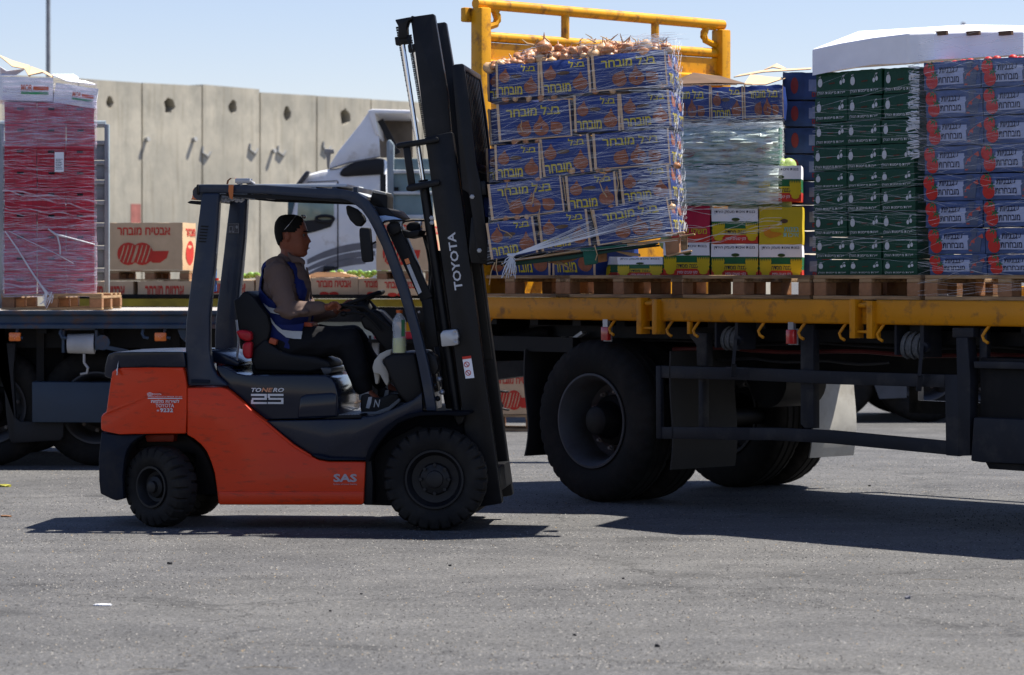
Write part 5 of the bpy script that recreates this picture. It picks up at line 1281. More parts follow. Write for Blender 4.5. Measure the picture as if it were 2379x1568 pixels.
# counterweight
rear = k3('z6', 85, 700, -.5).x
def taper(x, y, z):          # rear corners rounded in plan
    t = max(0, min(1, (rear + .42 - x) / .42)); s = 1 - .34 * t ** 2.2
    return (x - .028 * t ** 2, y * s, z)
cwp = [(162, 330), (185, 312), (232, 300), (420, 296), (665, 296), (680, 360), (690, 430), (690, 600), (684, 757), (540, 757), (330, 762), (212, 768), (90, 748), (78, 735), (76, 690), (80, 645), (92, 628), (118, 612), (128, 545), (145, 430)]
def dens(P, n=3): return [(P[i][0] + (P[(i + 1) % len(P)][0] - P[i][0]) * k / n, P[i][1] + (P[(i + 1) % len(P)][1] - P[i][1]) * k / n) for i in range(len(P)) for k in range(n)]
cw = kp('z6', dens(cwp, 2), -.53, .53, 'counterweight', m_or, bevel=.035, seg=4, warp=taper, cuts=8, ang=50)
kp('z6', dens([(158, 200), (175, 193), (300, 188), (480, 185), (665, 186), (672, 192), (682, 292), (420, 294), (232, 297), (188, 312), (172, 340), (160, 378), (112, 366), (105, 352), (108, 300), (128, 225), (140, 206)], 2), -.525, .525, 'engine_cover', m_navy, bevel=.03, seg=4, warp=taper, cuts=8, ang=50)
kp('z6', dens([(85, 752), (98, 762), (210, 772), (345, 765), (400, 762), (350, 790), (300, 830), (265, 890), (250, 960), (240, 1060), (243, 1150), (248, 1218), (195, 1233), (160, 1224), (76, 1190), (66, 1100), (64, 940), (72, 850)], 1), -.50, .50, 'rear_fender', m_navy2, bevel=.02, seg=3, warp=taper, cuts=8, ang=50)
kp('z6', [(240, 770), (690, 765), (720, 790), (800, 860), (850, 950), (880, 1040), (900, 1180), (760, 1180), (745, 900), (500, 860), (300, 860)], -.2, .2, 'axle_housing', m_plast)
kp('z6', [(400, 765), (605, 760), (600, 815), (410, 815)], -.30, .3, 'frame_beam', mat('orange_dark', (.25, .03, .012), .5))
# orange side body with the sweeping edge
kp('z6', [(693, 437), (928, 435), (960, 442), (986, 456), (1080, 535), (1160, 610), (1245, 672), (1330, 750), (1430, 830), (1500, 880), (1560, 914), (1610, 940), (1680, 952), (1937, 953), (1930, 1100), (1922, 1240), (1912, 1254), (920, 1253), (912, 1240), (903, 1150), (885, 1030), (862, 955), (830, 880), (790, 830), (740, 790), (693, 765)], -.52, .52, 'body_panel', m_or, bevel=.014, seg=3)
kp('z6', [(912, 1158), (1926, 1158), (1922, 1240), (1912, 1252), (922, 1251)], -.526, .526, 'lower_sill', m_or, bevel=.006)
kp('z6', [(1155, 610), (1250, 678), (1440, 835), (1565, 912), (1560, 925), (1430, 850), (1240, 692), (1160, 628)], -.528, -.50, 'step_edge', m_or, bevel=.006)
# inner body, step and floor (navy)
kp('z6', [(1240, 668), (1700, 660), (1905, 655), (1912, 640), (2010, 632), (2120, 590), (2215, 545), (2270, 520), (2330, 470), (2335, 620), (2180, 680), (2060, 790), (1990, 880), (1937, 990), (1930, 945), (1680, 945), (1610, 932), (1555, 900), (1430, 820), (1330, 740)], -.49, .49, 'step_frame', m_navy, bevel=.015, seg=3)
kp('z6', [(1560, 905), (1610, 932), (1680, 944), (1937, 943), (1937, 930), (1690, 926), (1600, 905)], -.525, -.4, 'foot_step', m_navy2, bevel=.005)
kp('z6', [(1640, 655), (1720, 628), (1905, 625), (1912, 650)], -.45, .45, 'floor_mat', m_plast, bevel=.004)
tr = MB()
for k in range(9):
    a = k3('z6', 1712 + k * 21, 628, -.44); tr.box(a.x - .002, a.x + .006, -.44, .44, a.z, a.z + .004)
tr.obj('floor_tread', m_galv, fl, smooth=False)['kind'] = 'stuff'
# engine hood
kp('z6', dens([(905, 285), (960, 292), (1045, 338), (1100, 348), (1300, 350), (1560, 350), (1660, 352), (1700, 372), (1725, 410), (1742, 470), (1748, 560), (1740, 640), (1600, 652), (1245, 660), (1160, 590), (1050, 490), (985, 440), (930, 370), (895, 300)], 1), -.46, .46, 'engine_hood', m_hood, bevel=.045, seg=4, ang=60)
kp('z6', [(1480, 500), (1520, 482), (1700, 470), (1738, 480), (1735, 640), (1460, 650)], -.468, -.44, 'hood_recess', m_hood, bevel=.02, seg=3)
kp('z6', [(860, 175), (880, 176), (960, 205), (1060, 262), (1045, 290), (880, 262)], -.30, .46, 'hood_rear', m_navy, bevel=.01)
kp('z6', [(1620, 296), (1700, 298), (1700, 335), (1650, 350), (1640, 335)], -.3, .3, 'seat_latch', mat('pale_plastic', (.05, .055, .06), .4), bevel=.01)
# overhead guard: two side frames joined by cross bars
rp = [(716, 192), (690, 400), (672, 560), (650, 740), (630, 900), (618, 1010), (613, 1120), (616, 1220), (625, 1330), (628, 1400), (878, 1402), (860, 1380), (815, 1340), (785, 1290), (770, 1230), (763, 1150), (764, 960), (778, 800), (795, 650), (812, 450), (824, 240), (826, 192)]
outer = [(690, 5), (760, 6), (820, 12), (870, 22), (915, 38), (960, 70), (1003, 118), (1040, 180), (1080, 262), (1130, 382), (1180, 510), (1220, 620), (1262, 760), (1300, 900), (1335, 1040), (1368, 1190), (1402, 1402)]
inner = [(1342, 1402), (1318, 1260), (1285, 1090), (1245, 920), (1205, 780), (1160, 640), (1110, 500), (1062, 370), (1010, 262), (975, 196), (935, 140), (890, 105), (845, 82), (800, 72), (690, 70)]
for s, (y0, y1) in enumerate(((-.50, -.41), (.41, .50))):
    Pr = K.P('z2', rp, -.50); MB().prism(Pr, y0, y1).obj('rear_pillar', m_guard2, fl, bevel=.012, seg=3)
    P = K.P('z2', [(683, 190), (681, 150), (690, 137), (760, 136), (1100, 139)], -.50) + K.P('z3', outer, -.50) + K.P('z3', inner, -.50) + K.P('z2', [(1100, 196), (760, 190)], -.50)
    MB().prism(P, y0 + .006, y1 - .006).obj('guard_frame', m_guard2, fl, bevel=.014, seg=3, ang=50)
    MB().prism(K.P('z2', [(830, 205), (1000, 222), (1500, 240), (1650, 250), (1650, 212), (1100, 202), (830, 196)], -.50), y0 + .02, y1 - .02).obj('guard_liner', m_plast, fl)
# louvres in the pillar
lv = MB()
for k in range(6):
    P = K.P('z2', [(712 - k * 3, 395 + k * 19), (760 - k * 3, 398 + k * 19), (758 - k * 3, 406 + k * 19), (711 - k * 3, 403 + k * 19)], -.50); MB().prism(P, -.503, -.498).obj('louvre', m_plast, fl, smooth=False)
kp('z6', [(722, 378), (855, 382), (852, 408), (720, 408)], -.505, -.498, 'plate', m_navy2, bevel=.002)
roofz = k3('z2', 900, 137, -.5).z
xr0_, xr1_ = k3('z2', 700, 150, -.5).x, k3('z3', 870, 30, -.5).x
for k in range(8):
    x = xr0_ + .02 + (xr1_ - xr0_ - .02) * k / 7.0
    MB().box(x, x + .025, -.42, .42, roofz - .07, roofz - .015).obj('guard_bar', m_guard2, fl, bevel=.004)
MB().tube([(xr0_ + .0, -.48, roofz - .05), (xr0_ + .0, .48, roofz - .05)], .045, 12).obj('rear_cross_tube', m_guard2, fl)
MB().box(xr0_ + .3, xr1_ - .05, -.35, .35, roofz - .012, roofz + .006).obj('roof_sheet', mat('rain_cover', (.55, .58, .6), .3), fl, bevel=.003)
kp('z3', [(905, 25), (985, 60), (940, 72), (890, 34)], -.38, .38, 'roof_front', mat('clear_edge', (.45, .46, .46), .3), bevel=.004)
# far liner inside pillar etc: warning sticker on the far pillar
a, b = K.at(*px('z2', 877, 445), .405); c, d_ = K.at(*px('z2', 952, 380), .405)
MB().box(a, c, .403, .406, b, d_).obj('warning_sticker', mat('sticker_grey', (.06, .06, .065), .5), fl, smooth=False)
Pn = Print().text('forklift'[:0] or ' ', 0, 0, 1, 1) if False else Print()
w_, h_ = c - a, d_ - b
for r_ in ((.03, .05, .97, .08), (.03, .92, .97, .95), (.03, .05, .06, .95), (.94, .05, .97, .95), (.12, .2, .5, .26), (.15, .26, .2, .7), (.15, .66, .45, .7), (.42, .3, .46, .7), (.55, .2, .58, .75)): Pn.rect(a + w_ * r_[0], b + h_ * r_[1], a + w_ * r_[2], b + h_ * r_[3])
Pn.disc(a + w_ * .22, b + h_ * .16, w_ * .07, h_ * .07).disc(a + w_ * .5, b + h_ * .16, w_ * .07, h_ * .07).disc(a + w_ * .8, b + h_ * .62, w_ * .1, h_ * .16)
put('sticker_print', Pn.mesh('sticker_print', mat('sticker_lines', (.22, .22, .23), .5), lambda x, z: (x, .4015, z)), fl)
# beacon, plate
bc_ = kp('z2', [(645, 232), (655, 222), (662, 165), (680, 163), (706, 185), (716, 222), (716, 236)], -.46, -.34, 'beacon', m_amber, bevel=.015, seg=3)
kp('z2', [(622, 250), (645, 238), (716, 242), (712, 266), (640, 258)], -.47, -.33, 'beacon_base', m_plast, bc_)
kp('z2', [(682, 140), (694, 134), (696, 204), (684, 200)], -.51, -.40, 'guard_end_cap', m_plast, bevel=.01)
# strap and ratchet on the roof
m_strap = mat('orange_strap', (.55, .17, .05), .7, var=.15)
sp = empty('ratchet_strap', K.mat(), 'orange ratchet strap looped over the guard roof of the forklift', 'strap')
P = K.P('z2', [(887, 140), (914, 140), (915, 180), (910, 232), (892, 222), (884, 180)], -.515)
MB().prism(P, -.518, -.512).obj('strap_webbing', m_strap, sp, smooth=False)
pts = [k3('z2', x, y, -.44) for x, y in ((876, 136), (882, 112), (900, 98), (930, 98), (958, 130))]
mb = MB(); vs = []
for p in pts: vs += [p + Vector((0, -.03, 0)), p + Vector((0, .03, 0))]
mb.add(vs, [(2 * i, 2 * i + 1, 2 * i + 3, 2 * i + 2) for i in range(len(pts) - 1)]).obj('strap_loop', m_strap, sp)
rt_ = MB(); a = k3('z2', 975, 115, -.46)
rt_.tube([(a.x - .02, -.5, a.z - .01), (a.x - .02, -.42, a.z - .01)], .014, 10).tube([(a.x + .03, -.5, a.z), (a.x + .03, -.42, a.z)], .016, 10)
rt_.box(a.x - .04, a.x + .05, -.505, -.5, a.z - .014, a.z + .014).box(a.x - .04, a.x + .05, -.42, -.415, a.z - .014, a.z + .014).obj('ratchet', m_galv, sp, bevel=.002)
rg = MB()
for k in range(9): p = k3('z2', 1003 + k * 5, 125 + (k % 3) * 4, -.45); rg.ball((p.x, p.y + rnd.uniform(-.02, .02), p.z), .011, 6)
for k in range(16): p = k3('z2', 838 + k * 9, 232 + (k % 3) * 5 - (abs(k - 8) < 3) * 8, -.43); rg.ball((p.x, p.y, p.z), .012, 6, (1.3, 1, .8))
rg.obj('cloth_padding', mat('rag_white', (.33, .33, .35), .9, var=.2, bump=.6), sp, ang=80)
# decals
def decal(m, t, x0, y0, x1, y1, ly, mm=m_wtext, bold=.012, shear=0, name='lettering', par=None, rot=0):
    a = K.at(*px(m, x0, y1), ly); b = K.at(*px(m, x1, y0), ly)
    P = Print().text(t, a[0], a[1], b[0], b[1], bold, shear)
    return put(name, P.mesh(name, mm, lambda x, z: (x, ly - .002, z)), par or fl)
cy = -.532
decal('z6', 'TOYOTA', 450, 477, 516, 490, cy); decal('z6', 'MATERIAL HANDLING', 422, 496, 516, 503, cy, bold=.004)
decal('z6', heb('יוניון רכב תעשייתי בע"מ'), 520, 494, 660, 508, cy, bold=.006)
decal('z6', heb('לשירות מלגזות'), 442, 519, 640, 543, cy, bold=.025); decal('z6', 'TOYOTA', 475, 548, 604, 574, cy, bold=.018)
decal('z6', '*', 483, 588, 500, 604, cy); decal('z6', '9232', 506, 579, 597, 608, cy, bold=.035)
P = Print(); a = K.at(*px('z6', 420, 514), cy); b = K.at(*px('z6', 661, 509), cy); P.rect(a[0], a[1], b[0], b[1])
e1_ = K.at(*px('z6', 434, 482), cy)
for q in range(24):
    t0, t1 = 2 * math.pi * q / 24, 2 * math.pi * (q + 1) / 24
    for rx_, rz_ in ((.0165, .011), (.006, .0105), (.012, .005)):
        P.poly([(e1_[0] + rx_ * math.cos(t0), e1_[1] + rz_ * math.sin(t0)), (e1_[0] + rx_ * math.cos(t1), e1_[1] + rz_ * math.sin(t1)), (e1_[0] + (rx_ - .0022) * math.cos(t1), e1_[1] + (rz_ - .0022) * math.sin(t1)), (e1_[0] + (rx_ - .0022) * math.cos(t0), e1_[1] + (rz_ - .0022) * math.sin(t0))])
put('printed_emblem', P.mesh('printed_emblem', m_wtext, lambda x, z: (x, cy - .002, z)), fl)
hy = -.463
decal('z6', 'TO', 1142, 438, 1212, 467, hy, bold=.03, shear=.25); decal('z6', 'NE', 1212, 438, 1292, 467, hy, mat('copper_decal', (.50, .22, .12), .4), bold=.03, shear=.25); decal('z6', 'RO', 1292, 438, 1370, 467, hy, bold=.03, shear=.25)
# the number 25 in square wide strokes
P = Print(); S_ = lambda x, y: K.at(*px('z6', x, y), hy)
def seg(x0, y0, x1, y1): a = S_(x0, y1); b = S_(x1, y0); P.rect(a[0], a[1], b[0], b[1])
for x0 in (1140, 1256):
    seg(x0, 480, x0 + 110, 494); seg(x0 + 6, 508, x0 + 110, 521); seg(x0, 537, x0 + 110, 550)
seg(1234, 494, 1250, 508); seg(1140, 521, 1156, 537); seg(1256, 494, 1272, 508); seg(1350, 521, 1366, 537)
put('lettering', P.mesh('lettering', m_wtext, lambda x, z: (x, hy - .002, z)), fl)
m_grey_dec = mat('grey_decal', (.34, .30, .32), .5)
decal('z6', 'SAS', 1714, 1038, 1878, 1094, -.523, m_grey_dec, bold=.035); decal('z6', 'System of Active Stability', 1714, 1104, 1880, 1116, -.523, m_grey_dec, bold=.006)
# TA on the rear cover corner
a = k3('z6', 118, 350, -.34); b = k3('z6', 158, 235, -.34)
Pn = Print().text('TA', 0, 0, .15, .085, .02)
put('lettering', Pn.mesh('lettering', m_wtext, lambda x, z: (rear + .028 - (.0) + (x) * .48 + z * .22, -.40 - (x - .07) * .86, a.z + .005 + z * 1.0)), fl)
# wheels ------------------------------------------------------------------------------------
def fork_tyre(R_, w, rim, blocks):
    n = blocks * 6
    def f(k, i, r):
        g = (k % 6 == 0)
        if i in (3, 4, 5): return r - (.022 if g else 0)
        if i in (8, 9, 10): return r - (.022 if (k + 3) % 6 == 0 else 0)
        return r
    return MB().lathe([(-w / 2 + .012, rim), (-w / 2, rim + .02), (-w / 2 - .008, R_ - .07), (-w / 2 - .006, R_ - .045), (-w / 2 + .006, R_ - .014), (-w / 2 + .03, R_), (-.012, R_), (.012, R_), (w / 2 - .03, R_), (w / 2 - .006, R_ - .014), (w / 2 + .006, R_ - .045), (w / 2 + .008, R_ - .07), (w / 2, rim + .02), (w / 2 - .012, rim)], n, None, f).mesh('tyre', m_rub2, ang=35)
m_rimd = mat('rim_dark', (.0085, .009, .011), .5, var=.2, dirt=(.02, .018, .016), dirt_amt=.3)
def rimmesh(rim, w): 
    return MB().lathe([(-w / 2 + .012, rim + .002), (-w / 2 - .004, rim), (-w / 2 - .004, rim - .012), (-w / 2 + .012, rim - .02), (-w / 2 + .05, rim - .035), (-w / 2 + .055, rim * .55), (-w / 2 + .03, rim * .5), (-w / 2 + .02, rim * .3), (-w / 2 - .0, rim * .28), (-w / 2 - .005, rim * .2), (-w / 2 - .005, .0001)], 56).mesh('rim', m_rimd, ang=40)
ff = k3('z5', 440, 1200, -.58); RF = .305; RR = .243
tf, rf = fork_tyre(RF, .19, .175, 26), rimmesh(.175, .19)
t2, r2 = fork_tyre(RR, .17, .125, 22), rimmesh(.125, .17)
nb = MB()
for k in range(8):
    a = 2 * math.pi * k / 8; nb.lathe([(0, .011), (-.015, .011), (-.015, 0)], 6, Matrix.Translation((.085 * math.cos(a), -.07, .085 * math.sin(a))))
nb = nb.mesh('wheel_nuts', m_rimd)
for s in (-1, 1):
    o = put('wheel', tf, fl); o.matrix_local = Matrix.Translation((ff.x, s * .48, RF)) @ (Matrix.Rotation(math.pi, 4, 'Z') if s > 0 else Matrix())
    put('rim', rf, o); q = put('wheel_nuts', nb, o)
rc = k3('z6', 440, 1150, -.46)
for s in (-1, 1):
    cx_ = rc.x + (.055 if s < 0 else .07)
    o = put('wheel', t2, fl); o.matrix_local = Matrix.Translation((cx_, s * .42, RR)) @ Matrix.Rotation(R(-33), 4, 'Z') @ (Matrix.Rotation(math.pi, 4, 'Z') if s > 0 else Matrix())
    put('rim', r2, o)
MB().tube([(rc.x + .06, -.36, RR), (rc.x + .06, .36, RR)], .05, 10).box(rc.x - .02, rc.x + .14, -.2, .2, RR - .05, RR + .08).obj('rear_axle', m_plast, fl)
MB().box(ff.x - .12, ff.x + .12, -.38, .38, .2, .42).obj('front_axle', m_plast, fl, bevel=.02)
kp('z6', [(1925, 960), (2100, 800), (2300, 700), (2420, 720), (2420, 1180), (2120, 1260), (1930, 1254)], -.36, .36, 'inner_frame', m_plast)
kp('z6', [(1930, 960), (1975, 900), (1990, 1080), (1985, 1254), (1925, 1254)], -.5, -.36, 'inner_guard', m_plast)
# front fender lip
fo = [(78, 1100), (92, 1050), (130, 985), (180, 930), (240, 885), (300, 860), (370, 848), (622, 845), (628, 850), (622, 862), (570, 868), (480, 862), (372, 866), (310, 880), (250, 905), (195, 955), (150, 1010), (112, 1070), (98, 1108)]
kp('z5', fo, -.59, -.34, 'front_fender', m_fend, bevel=.004)
kp('z5', fo, .34, .59, 'front_fender', m_fend, bevel=.004)
kp('z5', [(100, 1105), (155, 1005), (200, 950), (255, 900), (312, 875), (372, 860), (600, 862), (640, 1000), (500, 1300), (110, 1320)], -.34, -.30, 'wheel_well', m_fend)
kp('z5', [(540, 866), (600, 866), (590, 900), (565, 920)], -.42, .4, 'fender_bracket', m_plast)
# mast
def both(m, pts, y, th, name, mm, bevel=.004):
    P = K.P(m, pts, -y)
    for a, b in ((-y, -y + th), (y - th, y)): MB().prism(P, a, b).obj(name, mm, fl, bevel=bevel)
TT, BBt = (47, 0), None
both('n', [(953.6, 38.7), (958, 36), (962.5, 38), (1006, 31.8), (1009.5, 34), (1040, 215), (1047.5, 306), (1120, 840), (1082, 846), (990, 320)], .33, .07, 'inner_mast_channel', m_mast)
both('n', [(986, 320), (1020, 312), (1047.5, 306), (1051, 309), (1068, 430), (1095, 640), (1130, 900), (1152, 1065), (1166.5, 1167), (1163, 1170), (1100, 1180), (1075, 960), (1040, 700), (1012, 500), (992, 350)], .38, .09, 'outer_mast_channel', m_mast)
both('n', [(1012, 60), (1026, 130), (1060, 400), (1050, 402), (1018, 140), (1006, 62)], .30, .03, 'mast_flange', mat('mast_worn', (.03, .031, .034), .35, metal=.3))
for pts in ([(953, 43), (974, 40), (978, 60), (957, 64)], [(1032, 560), (1058, 556), (1064, 600), (1040, 604)], [(1090, 1090), (1160, 1085), (1166, 1140), (1100, 1150)]):
    kp('n', pts, -.32, .32, 'mast_cross_member', m_mast)
# lift cylinders (chrome rods) and chains, near and far
for s in (-1, 1):
    y = s * .30
    MB().tube([k3('n', 935, 100, -.30) + Vector((0, y + .30, 0)), k3('n', 983, 418, -.30) + Vector((0, y + .30, 0))], .0155, 16).obj('lift_rod', m_chrome, fl)
    MB().tube([k3('n', 983, 418, -.30) + Vector((0, y + .30, 0)), k3('n', 1086, 1120, -.30) + Vector((0, y + .30, 0))], .03, 14).obj('lift_cylinder', m_mast, fl)
    MB().box(-.045, .05, -.03, .03, -.03, .02).obj('rod_clamp', m_mast, fl, bevel=.006).matrix_local = Matrix.Translation(k3('n', 936, 92, -.30) + Vector((0, y + .30, 0))) @ Matrix.Rotation(R(-8), 4, 'Y')
    for u0, v0, u1, v1 in ((923, 62, 970, 330), (955, 115, 990, 320)):
        a = k3('n', u0, v0, -.30); b = k3('n', u1, v1, -.30); n = 46; mb = MB()
        for k in range(n):
            p = a.lerp(b, k / n); q = a.lerp(b, (k + .8) / n)
            mb.bar((p.x, y - .0 - (.006 if k % 2 else 0), p.z), (q.x, y - (.006 if k % 2 else 0), q.z), .008, .018)
        o = mb.obj('lift_chain', m_mast, fl, smooth=False); o['kind'] = 'stuff'
kp('z4', [(255, 112), (330, 98), (350, 95), (352, 110), (330, 122), (322, 150), (325, 215), (272, 222), (275, 150)], -.36, -.24, 'mast_head', m_mast)
kp('z4', [(275, 215), (325, 205), (345, 250), (350, 285), (325, 240), (285, 248)], -.34, -.26, 'mast_head', m_mast)
for pts in ([(256, 830), (270, 815), (490, 780), (503, 782), (505, 805), (490, 812), (300, 842), (268, 848)], [(317, 1068), (335, 1052), (495, 1022), (510, 1030), (512, 1052), (495, 1058), (350, 1090), (322, 1088)]):
    kp('z4', pts, -.41, -.34, 'mast_bracket', m_mast, bevel=.008); kp('z4', pts, .34, .41, 'mast_bracket', m_mast, bevel=.008)
kp('z4', [(300, 840), (340, 832), (372, 1062), (332, 1070)], -.395, -.355, 'mast_strut', m_mast)
for x, y in ((456, 1241), (458, 1268), (697, 1122), (738, 1428)):
    p = k3('z4', x, y, -.47); MB().lathe([(0, .0145), (-.008, .0145), (-.01, .009), (-.016, .009), (-.016, 0)], 6, Matrix.Translation((p.x, -.468 if x > 600 else -.385, p.z))).obj('bolt', m_galv, fl)
# TOYOTA down the mast
a = k3('z5', 590, 205, -.385); b = k3('z4', 600, 1322, -.385); d = (b - a); L_ = d.length; d.normalize(); nrm = Vector((d.z, 0, -d.x))
Pn = Print().text('TOYOTA', 0, 0, L_, .05, .022)
put('lettering', Pn.mesh('lettering', mat('mast_text', (.55, .56, .58), .4), lambda x, z: tuple(Vector((a.x, -.3825, a.z)) + d * x - nrm * z)), fl)
# backrest and carriage
Pb = K.P('z4', [(580, 374), (600, 366), (640, 362), (650, 368), (690, 640), (722, 940), (745, 1040), (765, 1200), (790, 1440), (788, 1470), (745, 1475), (720, 1440), (700, 1250), (675, 1100), (640, 1080), (600, 600)], -.47)
for a, b in ((-.47, -.44), (.44, .47)): MB().prism(Pb, a, b).obj('backrest_frame', m_mast, fl, bevel=.006)
Pt = K.P('z4', [(580, 374), (600, 366), (640, 362), (650, 368), (654, 400), (586, 408)], -.47); MB().prism(Pt, -.44, .44).obj('backrest_top_bar', m_mast, fl, bevel=.006)
Ps = K.P('z4', [(628, 366), (642, 364), (715, 930), (700, 932)], -.47)
for k in range(9): y = -.37 + k * .0925; MB().prism(Ps, y - .009, y + .009).obj('backrest_bar', m_mast, fl, bevel=.003)
Pm = K.P('z4', [(690, 930), (720, 926), (726, 965), (696, 970)], -.47); MB().prism(Pm, -.44, .44).obj('backrest_low_bar', m_mast, fl, bevel=.004)
for pts in ([(700, 1040), (770, 1030), (780, 1110), (700, 1120)], [(735, 1380), (800, 1370), (812, 1480), (745, 1490)]):
    P = K.P('z4', pts, -.47); MB().prism(P, -.46, .46).obj('carriage_plate', m_mast, fl, bevel=.006)
kp('z4', [(690, 1240), (760, 1230), (830, 1480), (800, 1510), (690, 1500), (675, 1430)], -.40, .40, 'carriage', m_mast)
Pf = K.P('z4', [(775, 1050), (800, 1048), (838, 1490), (845, 1505), (800, 1515)], -.47)
tip = K.at(*px('f', 1880, 350), -.3); hl = K.at(*px('f', 60, 590), -.3); hl2 = K.at(*px('f', 60, 560), -.3)
for y in (-.26, .16):
    MB().prism(Pf, y, y + .1).obj('fork', m_mast, fl, bevel=.004)
    MB().prism([(hl[0] - .05, hl[1]), (hl2[0] - .05, hl2[1] + .03), (tip[0], tip[1]), (tip[0], tip[1] - .01)], y, y + .1).obj('fork', m_mast, fl, bevel=.003)
# cylinder, struts, hoses between guard and mast
def kbar(m, x0, y0, x1, y1, ly, w, h, name, mm, **k): return MB().bar(k3(m, x0, y0, ly), k3(m, x1, y1, ly), w, h).obj(name, mm, fl, bevel=.003)
kbar('z3', 1130, 250, 1345, 700, -.34, .04, .075, 'tilt_strut', m_plast)
kbar('z3', 1345, 700, 1385, 1000, -.34, .04, .065, 'tilt_strut', m_plast)
kp('z3', [(1218, 488), (1238, 480), (1312, 655), (1292, 670)], -.366, -.362, 'warning_sticker', m_wtext, bevel=0)
kp('z3', [(1203, 452), (1228, 442), (1240, 474), (1216, 484)], -.366, -.362, 'orange_sticker', m_amber, bevel=0)
for k, (x0, y0, x1, y1) in enumerate(((1240, 420, 1370, 760), (1350, 330, 1410, 900), (1372, 320, 1425, 900), (1330, 300, 1400, 1000))):
    a = k3('z3', x0, y0, -.25 + .06 * k); b = k3('z3', x1, y1, -.25 + .06 * k)
    pts = [a.lerp(b, t / 8) + Vector((.02 * math.sin(t * .8), 0, 0)) for t in range(9)]
    MB().tube(pts, .011 + .004 * (k % 2), 8).obj('hydraulic_hose', m_plast, fl)
kp('z5', [(395, 0), (410, 0), (470, 560), (500, 830), (560, 830), (520, 560), (440, 0)], -.2, .2, 'mast_inner', m_mast)
kp('z5', [(470, 440), (485, 420), (555, 413), (568, 450), (562, 470), (568, 492), (545, 500), (478, 506)], -.44, -.37, 'valve_block', mat('aluminium', (.42, .43, .44), .35, metal=.5), bevel=.008)
for x, y in ((550, 432), (552, 475)):
    p = k3('z5', x, y, -.442); MB().lathe([(0, .015), (-.006, .015), (-.006, .006), (-.002, 0)], 12, Matrix.Translation(p)).obj('bolt', m_galv, fl)
kp('z5', [(586, 558), (632, 552), (650, 668), (604, 672)], -.384, -.3815, 'warning_label', m_white_card, bevel=0)
kp('z5', [(586, 558), (632, 552), (634, 566), (588, 572)], -.387, -.3845, 'label_red_band', m_red_print, bevel=0)
Pn = Print()
for cx_, cyp in ((610, 598), (618, 642)):
    q = K.at(*px('z5', cx_, cyp), -.385)
    for t in range(16):
        t0, t1 = 2 * math.pi * t / 16, 2 * math.pi * (t + 1) / 16
        Pn.poly([(q[0] + .017 * math.cos(t0), q[1] + .017 * math.sin(t0)), (q[0] + .017 * math.cos(t1), q[1] + .017 * math.sin(t1)), (q[0] + .013 * math.cos(t1), q[1] + .013 * math.sin(t1)), (q[0] + .013 * math.cos(t0), q[1] + .013 * math.sin(t0))])
    Pn.poly([(q[0] - .012, q[1] + .010), (q[0] - .009, q[1] + .013), (q[0] + .012, q[1] - .01), (q[0] + .009, q[1] - .013)])
put('label_print', Pn.mesh('label_print', m_red_print, lambda x, z: (x, -.3865, z)), fl)
# headlamps
for dx, ly in ((0, -.42), (112, -.1)):
    g_ = kp('z4', [(205 + dx, 1290), (225 + dx, 1268), (275 + dx, 1262), (290 + dx, 1290), (285 + dx, 1325), (240 + dx, 1345), (212 + dx, 1320)], ly, ly + .12, 'headlamp', m_plast, bevel=.012)
    p = k3('z4', 278 + dx, 1284, ly + .05)
    MB().tube([p + Vector((-.02, 0, 0)), p + Vector((.02, 0, -.003))], [.03, .034], 14).obj('lens', mat('lamp_glass', (.6, .62, .62), .08, spec=1, coat=1), g_)
    pts = [k3('z4', x + dx, y, ly - .02) for x, y in ((185, 1275), (200, 1262), (250, 1256), (315, 1258))]
    MB().tube(pts, .006, 6).obj('lamp_guard', m_plast, g_)
kp('z4', [(210, 1310), (250, 1330), (330, 1360), (390, 1345), (400, 1310), (340, 1320), (270, 1300)], -.3, 0, 'lamp_bar', m_plast)
o = kp('z4', [(158, 1232), (200, 1228), (250, 1236), (288, 1250), (285, 1258), (210, 1262), (178, 1275)], -.44, -.36, 'folded_mask', mat('cloth_blue', (.30, .42, .62), .8, bump=.5, bscale=60)); o.parent = None; o.matrix_world = K.mat(); tag(o, 'pale blue disposable mask tucked on the forklift lamp bracket', 'mask')
# mirrors, top lamp
kp('z3', [(835, 118), (850, 110), (905, 135), (950, 180), (960, 210), (930, 245), (900, 242), (862, 205), (842, 165)], -.36, -.30, 'round_mirror', m_plast, bevel=.02, seg=3)
kp('z3', [(930, 250), (985, 252), (990, 270), (1004, 450), (998, 465), (948, 470), (935, 455), (920, 300), (920, 262)], -.56, -.50, 'side_mirror', m_plast, bevel=.018, seg=3)
MB().tube([k3('z3', 995, 358, -.52), k3('z3', 1025, 340, -.5)], .006, 6).obj('mirror_arm', m_plast, fl)
g_ = kp('z3', [(1005, 18), (1090, 32), (1100, 60), (1098, 130), (1130, 180), (1110, 180), (1075, 130), (1000, 110), (985, 90)], -.30, -.05, 'top_lamp', m_plast, bevel=.01)
kp('z3', [(1005, 12), (1088, 30), (1090, 48), (1008, 34)], -.31, -.04, 'lamp_fins', mat('lamp_fins', (.25, .25, .24), .4, stretch=(40, 1, 1)), g_)
kp('z3', [(1000, 115), (1100, 130), (1150, 185), (1060, 200), (1030, 165)], -.40, .3, 'front_canopy', m_plast)
